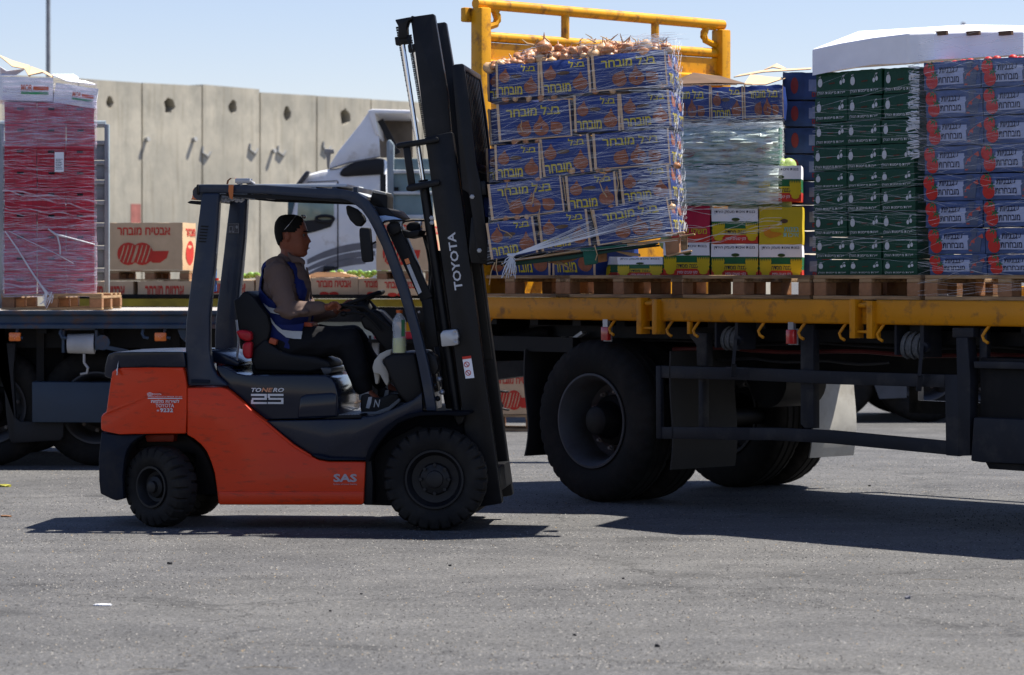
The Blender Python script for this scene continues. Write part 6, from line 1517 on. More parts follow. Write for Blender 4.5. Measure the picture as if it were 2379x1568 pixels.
# dashboard, steering
kp('z3', [(920, 822), (960, 790), (1010, 762), (1050, 780), (1130, 868), (1150, 900), (1150, 1040), (1090, 1030), (1030, 960), (990, 900), (950, 890)], -.14, .14, 'steering_console', m_plast, bevel=.02, seg=3)
kp('z3', [(1066, 1082), (1085, 1062), (1130, 1042), (1275, 1034), (1300, 1160), (1330, 1310), (1230, 1370), (1160, 1290), (1110, 1190)], -.42, .42, 'front_cowl', m_plast, bevel=.02, seg=3)
kp('z3', [(1330, 1050), (1350, 1025), (1400, 1060), (1420, 1130), (1400, 1170), (1345, 1180)], -.36, -.2, 'hydraulic_valve', m_mast, bevel=.01)
for k in range(5): a = k3('z5', 430 + (k * 37) % 60, 640 + k * 34, -.3); MB().lathe([(0, .018), (-.04, .014), (-.05, 0)], 8, Matrix.Translation(a)).obj('hose_fitting', m_galv if k % 2 else m_mast, fl)
c = k3('z3', 930, 706, -.0); th = R(21)
ring = []
for t in range(40):
    a = 2 * math.pi * t / 40; u_, w_ = .145 * math.cos(a), .145 * math.sin(a)
    ring.append(c + Vector((u_ * math.cos(th), w_, u_ * math.sin(th))))
sw = MB().tube(ring, .0135, 10, closed=True).obj('steering_wheel', m_plast, fl)
MB().tube([c + Vector((.02, 0, -.05)), c], [.05, .03], 14).bar(c + Vector((-.12, 0, -.046)), c + Vector((.12, 0, .046)), .03, .014).obj('spoke', m_plast, sw)
MB().tube([c + Vector((.02, 0, -.03)), k3('z3', 1100, 900, 0)], .05, 12).obj('steering_column', m_plast, fl)
for pts, y in (([(752, 732), (850, 742), (950, 748), (1020, 800), (1115, 880)], -.2), ([(822, 792), (880, 782), (950, 790), (1010, 840), (1060, 900)], -.17)):
    P = [k3('z3', a, b, y) for a, b in pts]; MB().tube(P, .009, 8).obj('lever', m_plast, fl)
    MB().ball(tuple(P[0]), .019, 12, (1.2, 1, .9)).obj('lever_knob', m_plast, fl)
MB().tube([k3('z3', 988, 900, -.15), k3('z3', 988, 925, -.15)], .003, 5).box(0, 0, 0, 0, 0, 0).obj('key_ring', m_galv, fl) if False else None
p = k3('z3', 988, 940, -.15); MB().box(p.x - .008, p.x + .008, -.153, -.147, p.z - .03, p.z + .012).obj('key', m_plast, fl)
# seat
kp('z3', [(130, 705), (165, 690), (190, 655), (215, 648), (260, 690), (300, 745), (345, 800), (362, 880), (350, 950), (330, 1010), (250, 1015), (170, 960), (150, 830)], -.24, .24, 'seat_back', m_plast, bevel=.04, seg=3)
kp('z3', [(250, 1010), (330, 945), (420, 1020), (500, 1045), (640, 1060), (720, 1085), (745, 1105), (735, 1140), (600, 1160), (260, 1150), (240, 1080)], -.25, .25, 'seat_cushion', m_plast, bevel=.03, seg=3)
kp('z3', [(240, 1110), (690, 1118), (695, 1165), (250, 1168)], -.2, .2, 'seat_base', m_plast, bevel=.008)
MB().tube([k3('z3', 150, 830, -.26), k3('z3', 165, 960, -.26), k3('z3', 150, 1100, -.26)], .008, 6).obj('seat_trim', m_galv, fl)
kp('z3', [(360, 940), (405, 955), (395, 990), (350, 975)], -.26, -.2, 'buckle', mat('orange_buckle', (.4, .08, .03), .5), bevel=.006)
kp('z3', [(355, 650), (250, 665), (170, 655), (200, 643), (240, 640)], -.1, .2, 'seat_cloth', mat('pale_cloth', (.25, .36, .48), .8), bevel=.01) if False else None
m_redcloth = mat('red_plastic_bag', (.45, .012, .02), .35, var=.3, bump=.5, bscale=20)
o = MB().prism(K.P('z3', dens([(142, 898), (190, 892), (243, 905), (245, 958), (212, 968), (165, 945)], 1), -.3), -.3, -.22).prism(K.P('z3', [(184, 985), (210, 966), (246, 966), (243, 1030), (238, 1076), (200, 1074), (186, 1040)], -.3), -.3, -.22).obj('red_bag', m_redcloth, None, K.mat(), bevel=.018, seg=3); tag(o, 'small shiny red bag tied behind the driver seat', 'bag')
# floor pedals
kp('z3', [(1170, 1340), (1230, 1240), (1245, 1255), (1195, 1350)], -.1, .1, 'pedal', m_plast)
# bottles and cloth
def bottle(fr, m, x0, x1, yt, yb, ly, label, liquid=None, capc=None, body=None, fill=.35):
    a = fr.at(*px(m, x0, yb), ly); b = fr.at(*px(m, x1, yt), ly); r = (b[0] - a[0]) / 2; h = b[1] - a[1]; cx_ = (a[0] + b[0]) / 2
    prof = [(0, .0001), (0, r * .9), (.02 * h, r), (.30 * h, r), (.34 * h, r * .93), (.50 * h, r * .93), (.54 * h, r), (.70 * h, r * .98), (.80 * h, r * .85), (.88 * h, r * .5), (.92 * h, r * .38), (.95 * h, r * .38)]
    def up(z, rr): return z, rr
    Mx = Matrix.Rotation(R(90), 4, 'X')
    o = MB().lathe(prof, 20, Mx).obj('bottle', body or m_pet, None, fr.mat(cx_, ly, a[1]), ang=60)
    MB().lathe([(.93 * h, .0001), (.93 * h, r * .46), (h, r * .46), (h, .0001)], 16, Mx).obj('cap', capc, o)
    if liquid: MB().lathe([(.012 * h, .0001), (.012 * h, r * .88), (fill * h, r * .9), (fill * h, .0001)], 20, Mx).obj('drink', liquid, o)
    return tag(o, label, 'bottle')
m_pet = mat('clear_pet', (.75, .8, .85), .12, var=.02, alpha=.32, spec=.9, bump=.4, bscale=30)
o = bottle(K, 'z3', 1127, 1217, 768, 1038, -.38, 'clear plastic bottle with orange cap and yellow drink on the forklift cowl', mat('lemon_drink', (.50, .52, .08), .3), mat('cap_orange', (.6, .12, .02), .4))
r = .052
MB().box(.018, .038, -.043, -.036, .10, .2).obj('bottle_label', m_green2, o, bevel=0)
o = bottle(K, 'z2', 782, 812, 615, 810, .2, 'blue plastic bottle hanging behind the forklift rear pillar', None, m_red_print, mat('blue_pet', (.10, .26, .60), .15, alpha=.7, spec=.9, bump=.4))
MB().tube([(0, .0, .07), (0, 0, .085)], .026, 12).obj('band', m_red_print, o)
o = MB()
cl = [(1128, 1012), (1095, 1020), (1050, 1042), (1015, 1085), (1003, 1130), (1012, 1165), (1050, 1170), (1080, 1225), (1095, 1245), (1110, 1215), (1105, 1150), (1070, 1100), (1068, 1080), (1120, 1050)]
o = MB().prism(K.P('z3', dens(cl, 2), -.35), -.36, -.24).prism(K.P('z3', [(1010, 1160), (1050, 1168), (1040, 1230), (1022, 1235)], -.3), -.3, -.24).obj('cloth_cap', mat('beige_cloth', (.40, .38, .33), .85, var=.12, bump=.5, bscale=12), None, K.mat(), bevel=.025, seg=3); tag(o, 'crumpled beige cloth hat hanging on the forklift cowl beside the driver knee', 'hat')
# ================================================================ the lifted onion load
Q = Frame(K.at(1140, 600, -.45)[0] * 0 + K.o.x, K.o.y, -7.5)
LO = -.45
G5 = 'blue onion cartons on the lifted pallet'
on = [  # row, kind, x-left, x-right, bottom-left y, bottom-right y, top-left y, label, right side seen
 ('onion_short', 243, 472, 510, 503, 332, 'short onion carton in the top row, nearest the mast', 0),
 ('onion_short', 480, 740, 502, 482, 318, 'short onion carton in the middle of the top row', 0),
 ('onion_long', 752, 1140, 480, 445, 290, 'long onion carton at the outer end of the top row, under most onions', 1),
 ('onion_long', 256, 640, 742, 712, 545, 'long onion carton in the second row, nearest the mast', 0),
 ('onion_short', 652, 892, 692, 682, 500, 'short onion carton in the middle of the second row', 0),
 ('onion_short', 898, 1160, 680, 655, 490, 'short glaring onion carton at the outer end of the second row', 1),
 ('onion_short', 240, 480, 942, 930, 758, 'short onion carton in the third row, nearest the mast', 0),
 ('onion_short', 488, 745, 925, 895, 728, 'short onion carton in the middle of the third row', 0),
 ('onion_long', 756, 1155, 888, 858, 698, 'long onion carton at the outer end of the third row', 1),
 ('onion_long', 217, 600, 1152, 1105, 962, 'long onion carton in the fourth row, nearest the mast', 0),
 ('onion_short', 618, 880, 1105, 1080, 920, 'short onion carton in the middle of the fourth row behind torn film', 0),
 ('onion_short', 902, 1162, 1070, 1040, 882, 'short onion carton at the outer end of the fourth row', 1),
 ('onion_short', 215, 462, 1356, 1318, 1165, 'short onion carton in the bottom row over the knotted film', 0),
 ('onion_short', 480, 738, 1314, 1282, 1122, 'short onion carton in the middle of the bottom row', 0),
 ('onion_long', 772, 1168, 1284, 1215, 1094, 'long onion carton on the broken outer end of the pallet', 1)]
for i, (kd, xl_, xr_, ybl, ybr, ytl, lb, rt) in enumerate(on):
    lyj = LO + (.0, .018, .006, .014, .0)[i // 3] + rnd.uniform(-.006, .006)
    o = px_carton(Q, kd, 'b1', (xl_, ybl), (xr_, ybr), (xl_, ytl), lyj, lb, G5, i, faces=('right',) if rt else None)
    # second rank behind, seen past the outer end
    if i % 3 == 2 or i % 3 == 0:
        c2 = carton(kd, o.matrix_world @ Matrix.Diagonal((1 / o.scale.x, 1, 1 / o.scale.z, 1)) @ Matrix.Translation((.006 if i % 3 == 2 else -.11, .415, .004)), KINDS[kd]['size'][0] * o.scale.x, .30 * o.scale.z,
               lb.replace('onion carton', 'onion carton of the far rank').replace(', under most onions', '').replace(' over the knotted film', ', mast side').replace(' on the broken outer end of the pallet', ', outer end of bottom row'), 'far rank onion cartons on the lifted pallet', i + 1, faces=('right',) if rt else None)
# onions
m_on = mat('onion_skin', (.42, .17, .06), .38, var=.45, scale=3, stretch=(3, 3, .6), bump=.2, bscale=12, spec=.6)
m_on2 = mat('onion_pale', (.55, .33, .16), .4, var=.3, scale=3, stretch=(3, 3, .6), spec=.6)
m_root = mat('dry_stalk', (.42, .28, .15), .8, var=.3)
def onion_mesh(seed, mm):
    r = random.Random(seed)
    prof = [(-.86, .0001), (-.85, .15), (-.75, .5), (-.5, .82), (-.1, 1.0), (.25, .93), (.5, .72), (.7, .42), (.85, .2), (1.05, .12), (1.3 + r.uniform(0, .3), .1), (1.45 + r.uniform(0, .4), .02)]
    mb = MB().lathe(prof, 14, Matrix.Rotation(R(90), 4, 'X') @ Matrix.Diagonal((1, -1, 1, 1)) if False else Matrix.Rotation(R(90), 4, 'X'), lambda k, i, rr: rr * (1 + .04 * math.sin(k * 3 + i)))
    me = mb.mesh('onion', mm, ang=80)
    return me
OM = [onion_mesh(i, m_on if i % 3 else m_on2) for i in range(6)]
def onion(p, r, label, group, Fm=None):
    o = put('onion', rnd.choice(OM), None, (Fm or Q.mat()) @ Matrix.Translation(p) @ Matrix.Rotation(rnd.uniform(0, 6.28), 4, 'Z') @ Matrix.Rotation(rnd.uniform(-1.6, 1.6), 4, 'X') @ Matrix.Rotation(rnd.uniform(0, 6), 4, 'Z') @ Matrix.Diagonal((r, r, r * rnd.uniform(.8, 1), 1)))
    tag(o, label, 'onion', group); return o
def topline(x):   # heap surface height against b1 x
    pts = [(180, 350), (250, 322), (330, 300), (400, 262), (490, 245), (560, 232), (650, 240), (760, 232), (830, 222), (900, 228), (1000, 222), (1080, 210), (1150, 235)]
    for (a, b), (c, d) in zip(pts, pts[1:]):
        if x <= c: return b + (d - b) * (x - a) / (c - a)
    return pts[-1][1]
base = lambda x: 352 - (x - 180) * .092
for k in range(150):
    x = rnd.uniform(185, 1150); ly = LO + rnd.uniform(.03, .6)
    t = rnd.uniform(.1, 1.0); y = base(x) + (topline(x) + 10 - base(x)) * t
    if t < .4: ly = LO + rnd.uniform(.02, .12)
    r_ = rnd.choice((.022, .026, .03, .034, .040))
    onion(k3('b1', x, y, LO) * 0 + Q.p3('b1', x, y + 4, ly), r_, 'brown onion in the loose heap on top of the lifted load', 'onions heaped on the lifted load')
o_ = onion(Q.p3('b1', 492, 262, LO + .06), .05, 'largest round onion at the mast side of the heap', None); o_.matrix_world = Q.mat() @ Matrix.Translation(Q.p3('b1', 492, 246, LO + .06)) @ Matrix.Scale(.05, 4)
st = MB()
for x, y, n in ((440, 232, 3), (520, 200, 2), (680, 215, 1), (760, 205, 3), (835, 200, 3), (910, 205, 2), (1115, 205, 4), (980, 215, 2), (1050, 205, 2)):
    for k in range(n):
        p = Q.p3('b1', x + rnd.uniform(-8, 8), y + 18, LO + rnd.uniform(.05, .2)); d = Vector((rnd.uniform(-.06, .06), rnd.uniform(-.02, .02), rnd.uniform(.015, .06)))
        st.tube([p, p + d * .5 + Vector((rnd.uniform(-.01, .01), 0, .005)), p + d], [.005, .004, .0015], 5)
p = Q.p3('b1', 375, 205, LO + .1); st.tube([p, p.lerp(Q.p3('b1', 430, 232, LO + .1), .5) + Vector((0, 0, -.01)), Q.p3('b1', 440, 236, LO + .1)], [.003, .006, .008], 6)
o = st.obj('dry_stalks', m_root, None, Q.mat()); o['kind'] = 'stuff'; tag(o, 'dry papery onion stalks sticking out of the heap', 'stalks')
for y0, xs_ in ((518, (285, 345, 415, 480, 545)), (478, (700, 770, 840)), (742, (330, 400, 470)), (892, (640, 700, 770, 820, 640)), (938, (300, 470)), (655, (900, 960, 1030)), (1140, (290, 345, 400)), (1072, (1000, 830)), (864, (1185,)), (445, (1100,)), (1085, (1010, 1150))):
    for x in xs_:
        onion(Q.p3('b1', x + rnd.uniform(-12, 12), y0 - (x - xs_[0]) * .04, LO + rnd.uniform(.008, .03)), rnd.uniform(.018, .026), 'reddish onion squeezed out between two carton rows of the load', 'onions squeezed between the carton rows')
# broken pallet under it
bp = empty('broken_pallet', Q.mat(), 'splintered green and brown wooden pallet tilted on the forks under the onion cartons', 'pallet')
def qp(pts, y0, y1, name, mm, m='f'): return MB().prism(Q.P(m, pts, y0), y0, y1).obj(name, mm, bp, bevel=.004)
m_gw = mat('green_wood', (.006, .075, .05), .6, var=.3, stretch=(.5, 4, 4), dirt=(.08, .06, .04), dirt_amt=.3)
qp([(275, 522), (660, 468), (1040, 412), (1045, 436), (660, 492), (290, 545)], LO - .01, LO + .09, 'board', m_wood)
qp([(1040, 400), (1300, 378), (1560, 352), (1565, 380), (1300, 410), (1040, 436)], LO - .012, LO + .08, 'board', m_gw)
qp([(1560, 345), (1990, 296), (2140, 278), (2145, 300), (1990, 322), (1565, 378)], LO - .01, LO + .09, 'board', m_wood)
qp([(290, 548), (900, 480), (1400, 415), (1900, 335), (1900, 350), (1400, 440), (900, 525), (300, 592)], LO + .02, LO + .12, 'board', mat('dark_green_wood', (.010, .04, .03), .7, var=.3))
qp([(1065, 430), (1210, 412), (1222, 570), (1085, 592)], LO, LO + .1, 'block', m_gw)
qp([(1225, 440), (1320, 425), (1325, 545), (1232, 560)], LO + .3, LO + .4, 'block', m_wood_block)
qp([(1985, 318), (2145, 285), (2150, 470), (2000, 492)], LO - .005, LO + .1, 'block', m_wood_block)
qp([(2160, 262), (2225, 248), (2228, 410), (2165, 425)], LO + .36, LO + .46, 'block', m_wood)
qp([(1995, 248), (2195, 208), (2200, 232), (2000, 272)], LO - .01, LO + .09, 'board', m_wood)
qp([(2140, 262), (2312, 232), (2315, 252), (2150, 285)], LO + .35, LO + .45, 'board', m_wood)
qp([(2000, 478), (2280, 418), (2282, 440), (2010, 496)], LO - .01, LO + .09, 'board', m_wood)
qp([(1500, 322), (1690, 300), (1702, 318), (1510, 348)], LO - .02, LO + .03, 'splinter', m_wood)
qp([(1410, 425), (1700, 460), (1705, 492), (1600, 488), (1440, 440)], LO + .1, LO + .16, 'splinter', m_wood)
qp([(790, 530), (960, 640), (975, 655), (860, 600), (760, 560)], LO + .05, LO + .1, 'splinter', m_wood)
qp([(660, 560), (850, 520), (1040, 495), (950, 545), (800, 580)], LO + .3, LO + .33, 'splinter', m_wood_block)
for k in range(5):
    ly = LO + .1 + k * .15
    qp([(300, 528), (1900, 305), (1900, 322), (300, 546)], ly, ly + .09, 'board', m_wood)
qp([(200, 590), (290, 590), (295, 690), (205, 690)], LO + .5, LO + .6, 'block', m_wood_block)
# net film round the load, in the tilted frame of the load
a = Q.at(*px('b1', 215, 1356), LO); b = Q.at(*px('b1', 1168, 1215), LO); tl = Q.at(*px('b1', 243, 332), LO)
til = math.atan2(b[1] - a[1], b[0] - a[0]) * .82
Lm = Q.mat(a[0], 0, a[1], til)
wL = 1.15; Lw = math.hypot(b[0] - a[0], b[1] - a[1]); Lh = tl[1] - a[1] + .02
_t = Lm.inverted() @ (Q.mat() @ Vector((tl[0], LO, tl[1]))); KS = _t.x / _t.z
_r = Q.at(*px('b1', 1140, 290), LO); _t2 = Lm.inverted() @ (Q.mat() @ Vector((_r[0], LO, _r[1]))); KR = (_t2.x - Lw) / _t2.z
def shear(o):       # the load leans against the mast: slide the strands with it
    for v in o.data.vertices: v.co.x += (KS + (KR - KS) * v.co.x / Lw) * v.co.z
    o.data.update(); return o
m_net = film_mat('net_strand', .5, .12, (.9, .93, .98))
fm = MB(); rr = random.Random(5)
strands(fm, -.02, Lw + .022, LO - .025, LO + .75, -.02, Lh + .0 , 150, .0009, .10, rr, wob=.012, left=False, back=False)
strands(fm, -.02, Lw + .022, LO - .024, LO + .75, -.02, Lh + .0 , 34, .0010, .35, rr, wob=.02, left=False, back=False)
o = shear(fm.obj('net_wrap', m_net, None, Lm, smooth=False)); tag(o, 'fine white net wrap wound tightly round the lifted onion cartons', 'net wrap')
fm = MB()
for k in range(380):
    x = Lw + .0 - abs(rr.gauss(0, .10)); z = rr.uniform(0, Lh); l = rr.uniform(.04, .12); s1 = rr.uniform(-.25, .1)
    fm.bar((x - l, LO - .03, z - l * s1), (x + .03, LO - .022, z), .0022, .0024)
for k in range(260):
    y = LO + rr.uniform(-.02, .8); z = rr.uniform(0, Lh); s1 = rr.uniform(-.9, .9); fm.bar((Lw + .018, y, z), (Lw + .02, y + .08, z + .08 * s1), .0016, .0016)
for k in range(80):
    x = rr.uniform(0, Lw); y = LO + rr.uniform(0, .3); z = Lh + rr.uniform(-.01, .04); fm.bar((x, y, z), (x + rr.uniform(.05, .15), y + rr.uniform(-.1, .1), z + rr.uniform(-.02, .02)), .0018, .0018)
o = shear(fm.obj('net_wrap', m_net, None, Lm, smooth=False)); tag(o, 'bright tangled net strands at the sunlit outer end of the load', 'net wrap')
shear(sheet(Frame(0, 0, 0), -.02, Lw + .02, LO - .024, -.0, Lh - .02, film_mat('film_load', .025, .12), 'thin clear film stretched over the lifted onion cartons', seed=31, amp=.008, wrap=.5)).matrix_world = Lm
# gathered net rope fanning to the knot
fm = MB(); kn = Q.p3('f', 262, 482, LO - .05)
for k in range(34):
    t = k / 33; e = Q.p3('f', 900 + 1300 * t, 200 - 190 * t + rr.uniform(-25, 25), LO - .03)
    if k % 3 == 0: e = Q.p3('f', 1150 + rr.uniform(-60, 60), 130 + rr.uniform(-60, 90), LO - .03)
    m_ = kn.lerp(e, .5) + Vector((0, -.004, -.006 + rr.uniform(-.004, .004)))
    fm.tube([kn, m_, e], [.0035, .0014, .0008], 4)
for k in range(30):
    d = Vector((rr.uniform(-.06, .03), rr.uniform(-.03, .01), rr.uniform(-.14, -.04))); fm.tube([kn, kn + d * .5 + Vector((rr.uniform(-.02, .02), 0, 0)), kn + d], [.004, .003, .0012], 4)
fm.tube([kn + Vector((-.02, 0, .005)), kn + Vector((.01, -.005, 0)), kn + Vector((.03, 0, .01))], [.008, .014, .006], 7)
o = fm.obj('net_knot', mat('net_white', (.62, .64, .68), .4), None, Q.mat()); tag(o, 'net wrap gathered into a knotted rope at the lower mast side corner', 'net wrap')
fm = MB()
def curl(pts, r_=.0035):
    P = [Q.p3('b1', x, y, LO - .03) for x, y in pts]; fm.tube(P, r_, 5)
for pts in (((375, 630), (370, 660), (380, 690)), ((300, 955), (290, 1000), (300, 1055), (312, 1070)), ((455, 960), (440, 1000), (430, 1060), (420, 1065)), ((760, 890), (800, 880), (810, 920), (780, 950), (800, 1000), (820, 1030)), ((470, 1090), (460, 1140), (470, 1200), (460, 1230)), ((250, 1170), (260, 1200), (300, 1215), (325, 1235), (310, 1245)),
            ((735, 1090), (745, 1140), (760, 1190)), ((870, 900), (880, 960), (870, 1030)), ((590, 930), (600, 1000), (605, 1050)), ((245, 1350), (240, 1400), (250, 1440), (290, 1450)), ((300, 1370), (320, 1390), (310, 1430), (285, 1450)), ((235, 1370), (215, 1420), (205, 1490)), ((755, 1280), (770, 1330), (760, 1360)), ((270, 1370), (300, 1420), (300, 1452))): curl(pts)
o = fm.obj('raffia_strings', m_root, None, Q.mat()); tag(o, 'loose curling raffia strings caught in the net of the load', 'string')
# ================================================================ the driver
m_skin = mat('skin', (.21, .066, .036), .5, var=.12, scale=12, bump=.08, bscale=120, sss=.1)
m_shirt = mat('brown_shirt', (.125, .082, .066), .85, var=.08, bump=.7, bscale=9)
m_vest = mat('blue_vest', (.005, .014, .10), .75, var=.12, bump=.3, bscale=10)
m_refl = mat('reflective_tape', (.42, .44, .45), .45, var=.12, scale=14, bump=.4, bscale=14)
m_trou = mat('black_trousers', (.004, .004, .0055), .85, var=.2, bump=.4, bscale=9)
m_hair = mat('black_hair', (.0045, .0038, .0035), .9, var=.4, scale=50, stretch=(1, 1, .3), bump=.9, bscale=160)
m_belt = mat('belt', (.35, .06, .025), .5)
dv = empty('person', K.mat(), 'driver in a brown shirt and blue reflective vest seated at the wheel, looking ahead', 'person')
def fuse(name, mb, mm, vox=.010, sm=6, par=None, wr=0, ws=9):
    me = mb.mesh(name, mm, smooth=True, ang=180)
    o = bpy.data.objects.new(name, me); scene.collection.objects.link(o)
    a = o.modifiers.new('r', 'REMESH'); a.mode = 'VOXEL'; a.voxel_size = vox; a.use_smooth_shade = True
    s = o.modifiers.new('s', 'SMOOTH'); s.factor = .5; s.iterations = sm
    dg = bpy.context.evaluated_depsgraph_get(); m2 = bpy.data.meshes.new_from_object(o.evaluated_get(dg))
    bpy.data.objects.remove(o); m2.name = name
    if not m2.materials: m2.materials.append(mm)
    if wr:
        from mathutils import noise
        ns = [v.normal.copy() for v in m2.vertices]; cs = []
        for v, nn in zip(m2.vertices, ns):
            p = v.co.copy(); d = 1 - abs(noise.noise(Vector((p.x * ws + p.z * ws * .5, p.y * ws * .6, p.z * ws * 1.5 - p.x * ws * .6)))) * 3
            cs += list(p + nn * wr * max(-.6, d))
        m2.vertices.foreach_set('co', cs); m2.update()
    m2.shade_smooth()
    return put(name, m2, par or dv)
def limb(mb, pts, rs, n=14):
    """tapered rounded limb through joints"""
    P = [Vector(p) for p in pts]; Q_ = []; RR_ = []
    for i in range(len(P) - 1):
        for k in range(5): Q_.append(P[i].lerp(P[i + 1], k / 5)); RR_.append(rs[i] + (rs[i + 1] - rs[i]) * k / 5)
    Q_.append(P[-1]); RR_.append(rs[-1]); mb.tube(Q_, RR_, n)
    for p, r in zip(P, rs): mb.ball(tuple(p), r * .995, 14)
    return mb
d3 = lambda x, y, ly: k3('z3', x, y, ly)
S1, E1, W1 = d3(400, 545, -.19), d3(475, 770, -.26), d3(690, 752, -.20)
S2, E2, W2 = d3(455, 545, .19), d3(630, 800, .22), d3(770, 775, .10)
H1, N1, A1 = d3(455, 985, -.10), d3(850, 960, -.15), d3(955, 1275, -.14)
H2, N2, A2_ = d3(470, 975, .10), d3(880, 945, .12), d3(1075, 1240, .12)
HD = lambda x, y, ly=0: k3('d', x, y, ly)
hs_ = .00083
# head as stacked slices, with nose, brow, lips and eye hollows
hb_ = MB()
sl = [(1252, 305, 215, .030), (1243, 318, 190, .040), (1232, 327, 168, .047), (1218, 330, 152, .052), (1204, 331, 142, .056), (1192, 335, 133, .059), (1180, 334, 126, .062), (1166, 336, 120, .065), (1152, 334, 114, .067), (1138, 332, 110, .069), (1124, 331, 106, .071), (1110, 330, 104, .073), (1096, 328, 102, .074), (1082, 328, 100, .075), (1070, 334, 99, .076), (1058, 333, 98, .077), (1040, 328, 98, .077), (1015, 321, 100, .075), (992, 312, 106, .070), (972, 298, 118, .061), (958, 280, 133, .050), (948, 258, 152, .036), (942, 230, 178, .018)]
NS = 56; ve = []
def headpt(i, t, off=0):
    y, f_, b_, w = sl[i]; c = (f_ + b_) / 2; hx_ = (f_ - b_) / 2 * hs_ ; co, si = math.cos(t), math.sin(t)
    p = 2.25; rr_ = (abs(co) ** p + abs(si) ** p) ** (-1 / p)
    X, Yy = co * rr_ * hx_, si * rr_ * w
    if co > 0:
        g = lambda s, m0=0: math.exp(-((Yy - m0) / s) ** 2)
        if 1070 < y < 1160: X += max(0, min(1, (y - 1070) / 68)) * (.027 if y < 1145 else .016) * g(.012 + .006 * (y - 1070) / 80) * (1 if y < 1150 else .6)
        if y in (1166, 1180): X += .006 * g(.022)
        if y == 1192: X += .007 * g(.02)
        if y == 1204: X -= .004 * g(.025)
        if y in (1082, 1096): X -= .010 * (g(.014, .031) + g(.014, -.031))
        if y == 1110: X -= .003 * (g(.014, .031) + g(.014, -.031))
        if y in (1124, 1110): X += .003 * (g(.014, .045) + g(.014, -.045))
        if y in (1232, 1218): X += .004 * g(.02)
        if y > 1190: X -= .006 * (1 - g(.03))
    return HD(c, y) + Vector((X + co * off, Yy + si * off, 0))
for i in range(len(sl)):
    for k in range(NS): ve.append(headpt(i, 2 * math.pi * k / NS))
fs = [(i * NS + k, i * NS + (k + 1) % NS, (i + 1) * NS + (k + 1) % NS, (i + 1) * NS + k) for i in range(len(sl) - 1) for k in range(NS)]
fs += [tuple(range(NS - 1, -1, -1)), tuple(range((len(sl) - 1) * NS, len(sl) * NS))]
body = MB().add(ve, fs)
limb(body, [d3(460, 480, 0), d3(485, 425, 0), HD(205, 1170)], [.066, .058, .056])     # neck
for s in (-1, 1):   # ears
    e = HD(200, 1098, 0); body.ball((e.x, s * .080, e.z), .031, 14, (.58, .30, 1)); body.ball((e.x - .004, s * .085, e.z + .008), .023, 12, (.55, .3, .9))
torso = [(d3(440, 540, 0), .10), (d3(440, 640, 0), .12), (d3(455, 760, 0), .115), (d3(470, 880, 0), .11), (d3(470, 950, 0), .11)]
def trunk(mb, grow, wy=1.35):
    for k in range(len(torso) - 1):
        for q in range(4):
            p = torso[k][0].lerp(torso[k + 1][0], q / 4); r_ = torso[k][1] + (torso[k + 1][1] - torso[k][1]) * q / 4
            mb.ball(tuple(p), r_ + grow, 20, (1, wy, .8))
trunk(body, -.01)
for S, E, W_ in ((S1, E1, W1), (S2, E2, W2)): limb(body, [S, E, W_], [.055, .042, .027])
for H_, N_, A_ in ((H1, N1, A1), (H2, N2, A2_)): limb(body, [H_, N_, A_], [.08, .055, .036]); 
limb(body, [A1, d3(1060, 1370, -.14)], [.036, .03]); limb(body, [A2_, d3(1150, 1290, .12)], [.036, .03])
def hand(mb, W_, palm, fingers, thumb, r=.0105):
    """palm between wrist and knuckles, five separate bent fingers"""
    a = W_; b = palm
    for k in range(6):
        p = a.lerp(b, k / 5); mb.ball(tuple(p), .028 + .009 * math.sin(k / 5 * 3), 12, (1, .75, .62) if abs(b.x - a.x) > abs(b.y - a.y) else (1, 1, .6))
    for F_ in fingers: limb(mb, F_, [r * 1.15, r, r * .95, r * .8], 8)
    limb(mb, thumb, [r * 1.4, r * 1.15, r * .95], 8)
# near hand, closed over the lever knob
pm = d3(752, 748, -.20); fg = []
for k in range(4):
    yy = -.225 + k * .019; fg.append([d3(748, 742, yy), d3(782, 727 + k * 2, yy), d3(800, 748, yy), d3(786, 764, yy)])
hand(body, W1, pm, fg, [d3(728, 745, -.235), d3(755, 724, -.245), d3(778, 722, -.235)])
pm2 = d3(815, 745, .10); fg = []
for k in range(4):
    yy = .07 + k * .02; fg.append([d3(818, 738, yy), d3(848 + 2 * k, 712, yy), d3(872 - k, 708, yy), d3(886 - 2 * k, 722, yy)])
hand(body, W2, pm2, fg, [d3(805, 760, .06), d3(835, 778, .05), d3(858, 770, .05)])
fuse('body', body, m_skin, .0055, 3)
# fingers of the far hand show below the wheel too
# eyes, brows, lips, hair
for s in (-1, 1):
    e = HD(318, 1089, 0); MB().ball((e.x - .0085, s * .030, e.z), .0105, 14).obj('eye', mat('eye_white', (.13, .11, .10), .4), dv)
    MB().ball((e.x - .001, s * .0305, e.z), .0062, 10).obj('iris', mat('iris', (.02, .01, .006), .1), dv)
    MB().tube([HD(330, 1064, 0) + Vector((.006, s * .012, 0)), HD(330, 1060, 0) + Vector((.002, s * .035, 0)), HD(318, 1066, 0) + Vector((-.004, s * .056, 0))], [.004, .005, .002], 6).obj('eyebrow', m_hair, dv)
MB().tube([HD(338, 1186) + Vector((.0, -.02, 0)), HD(343, 1185) + Vector((.004, 0, 0)), HD(338, 1186) + Vector((.0, .02, 0))], [.0015, .003, .0015], 6).obj('mouth', mat('lip', (.16, .045, .035), .5), dv)
hv = []; hf = []
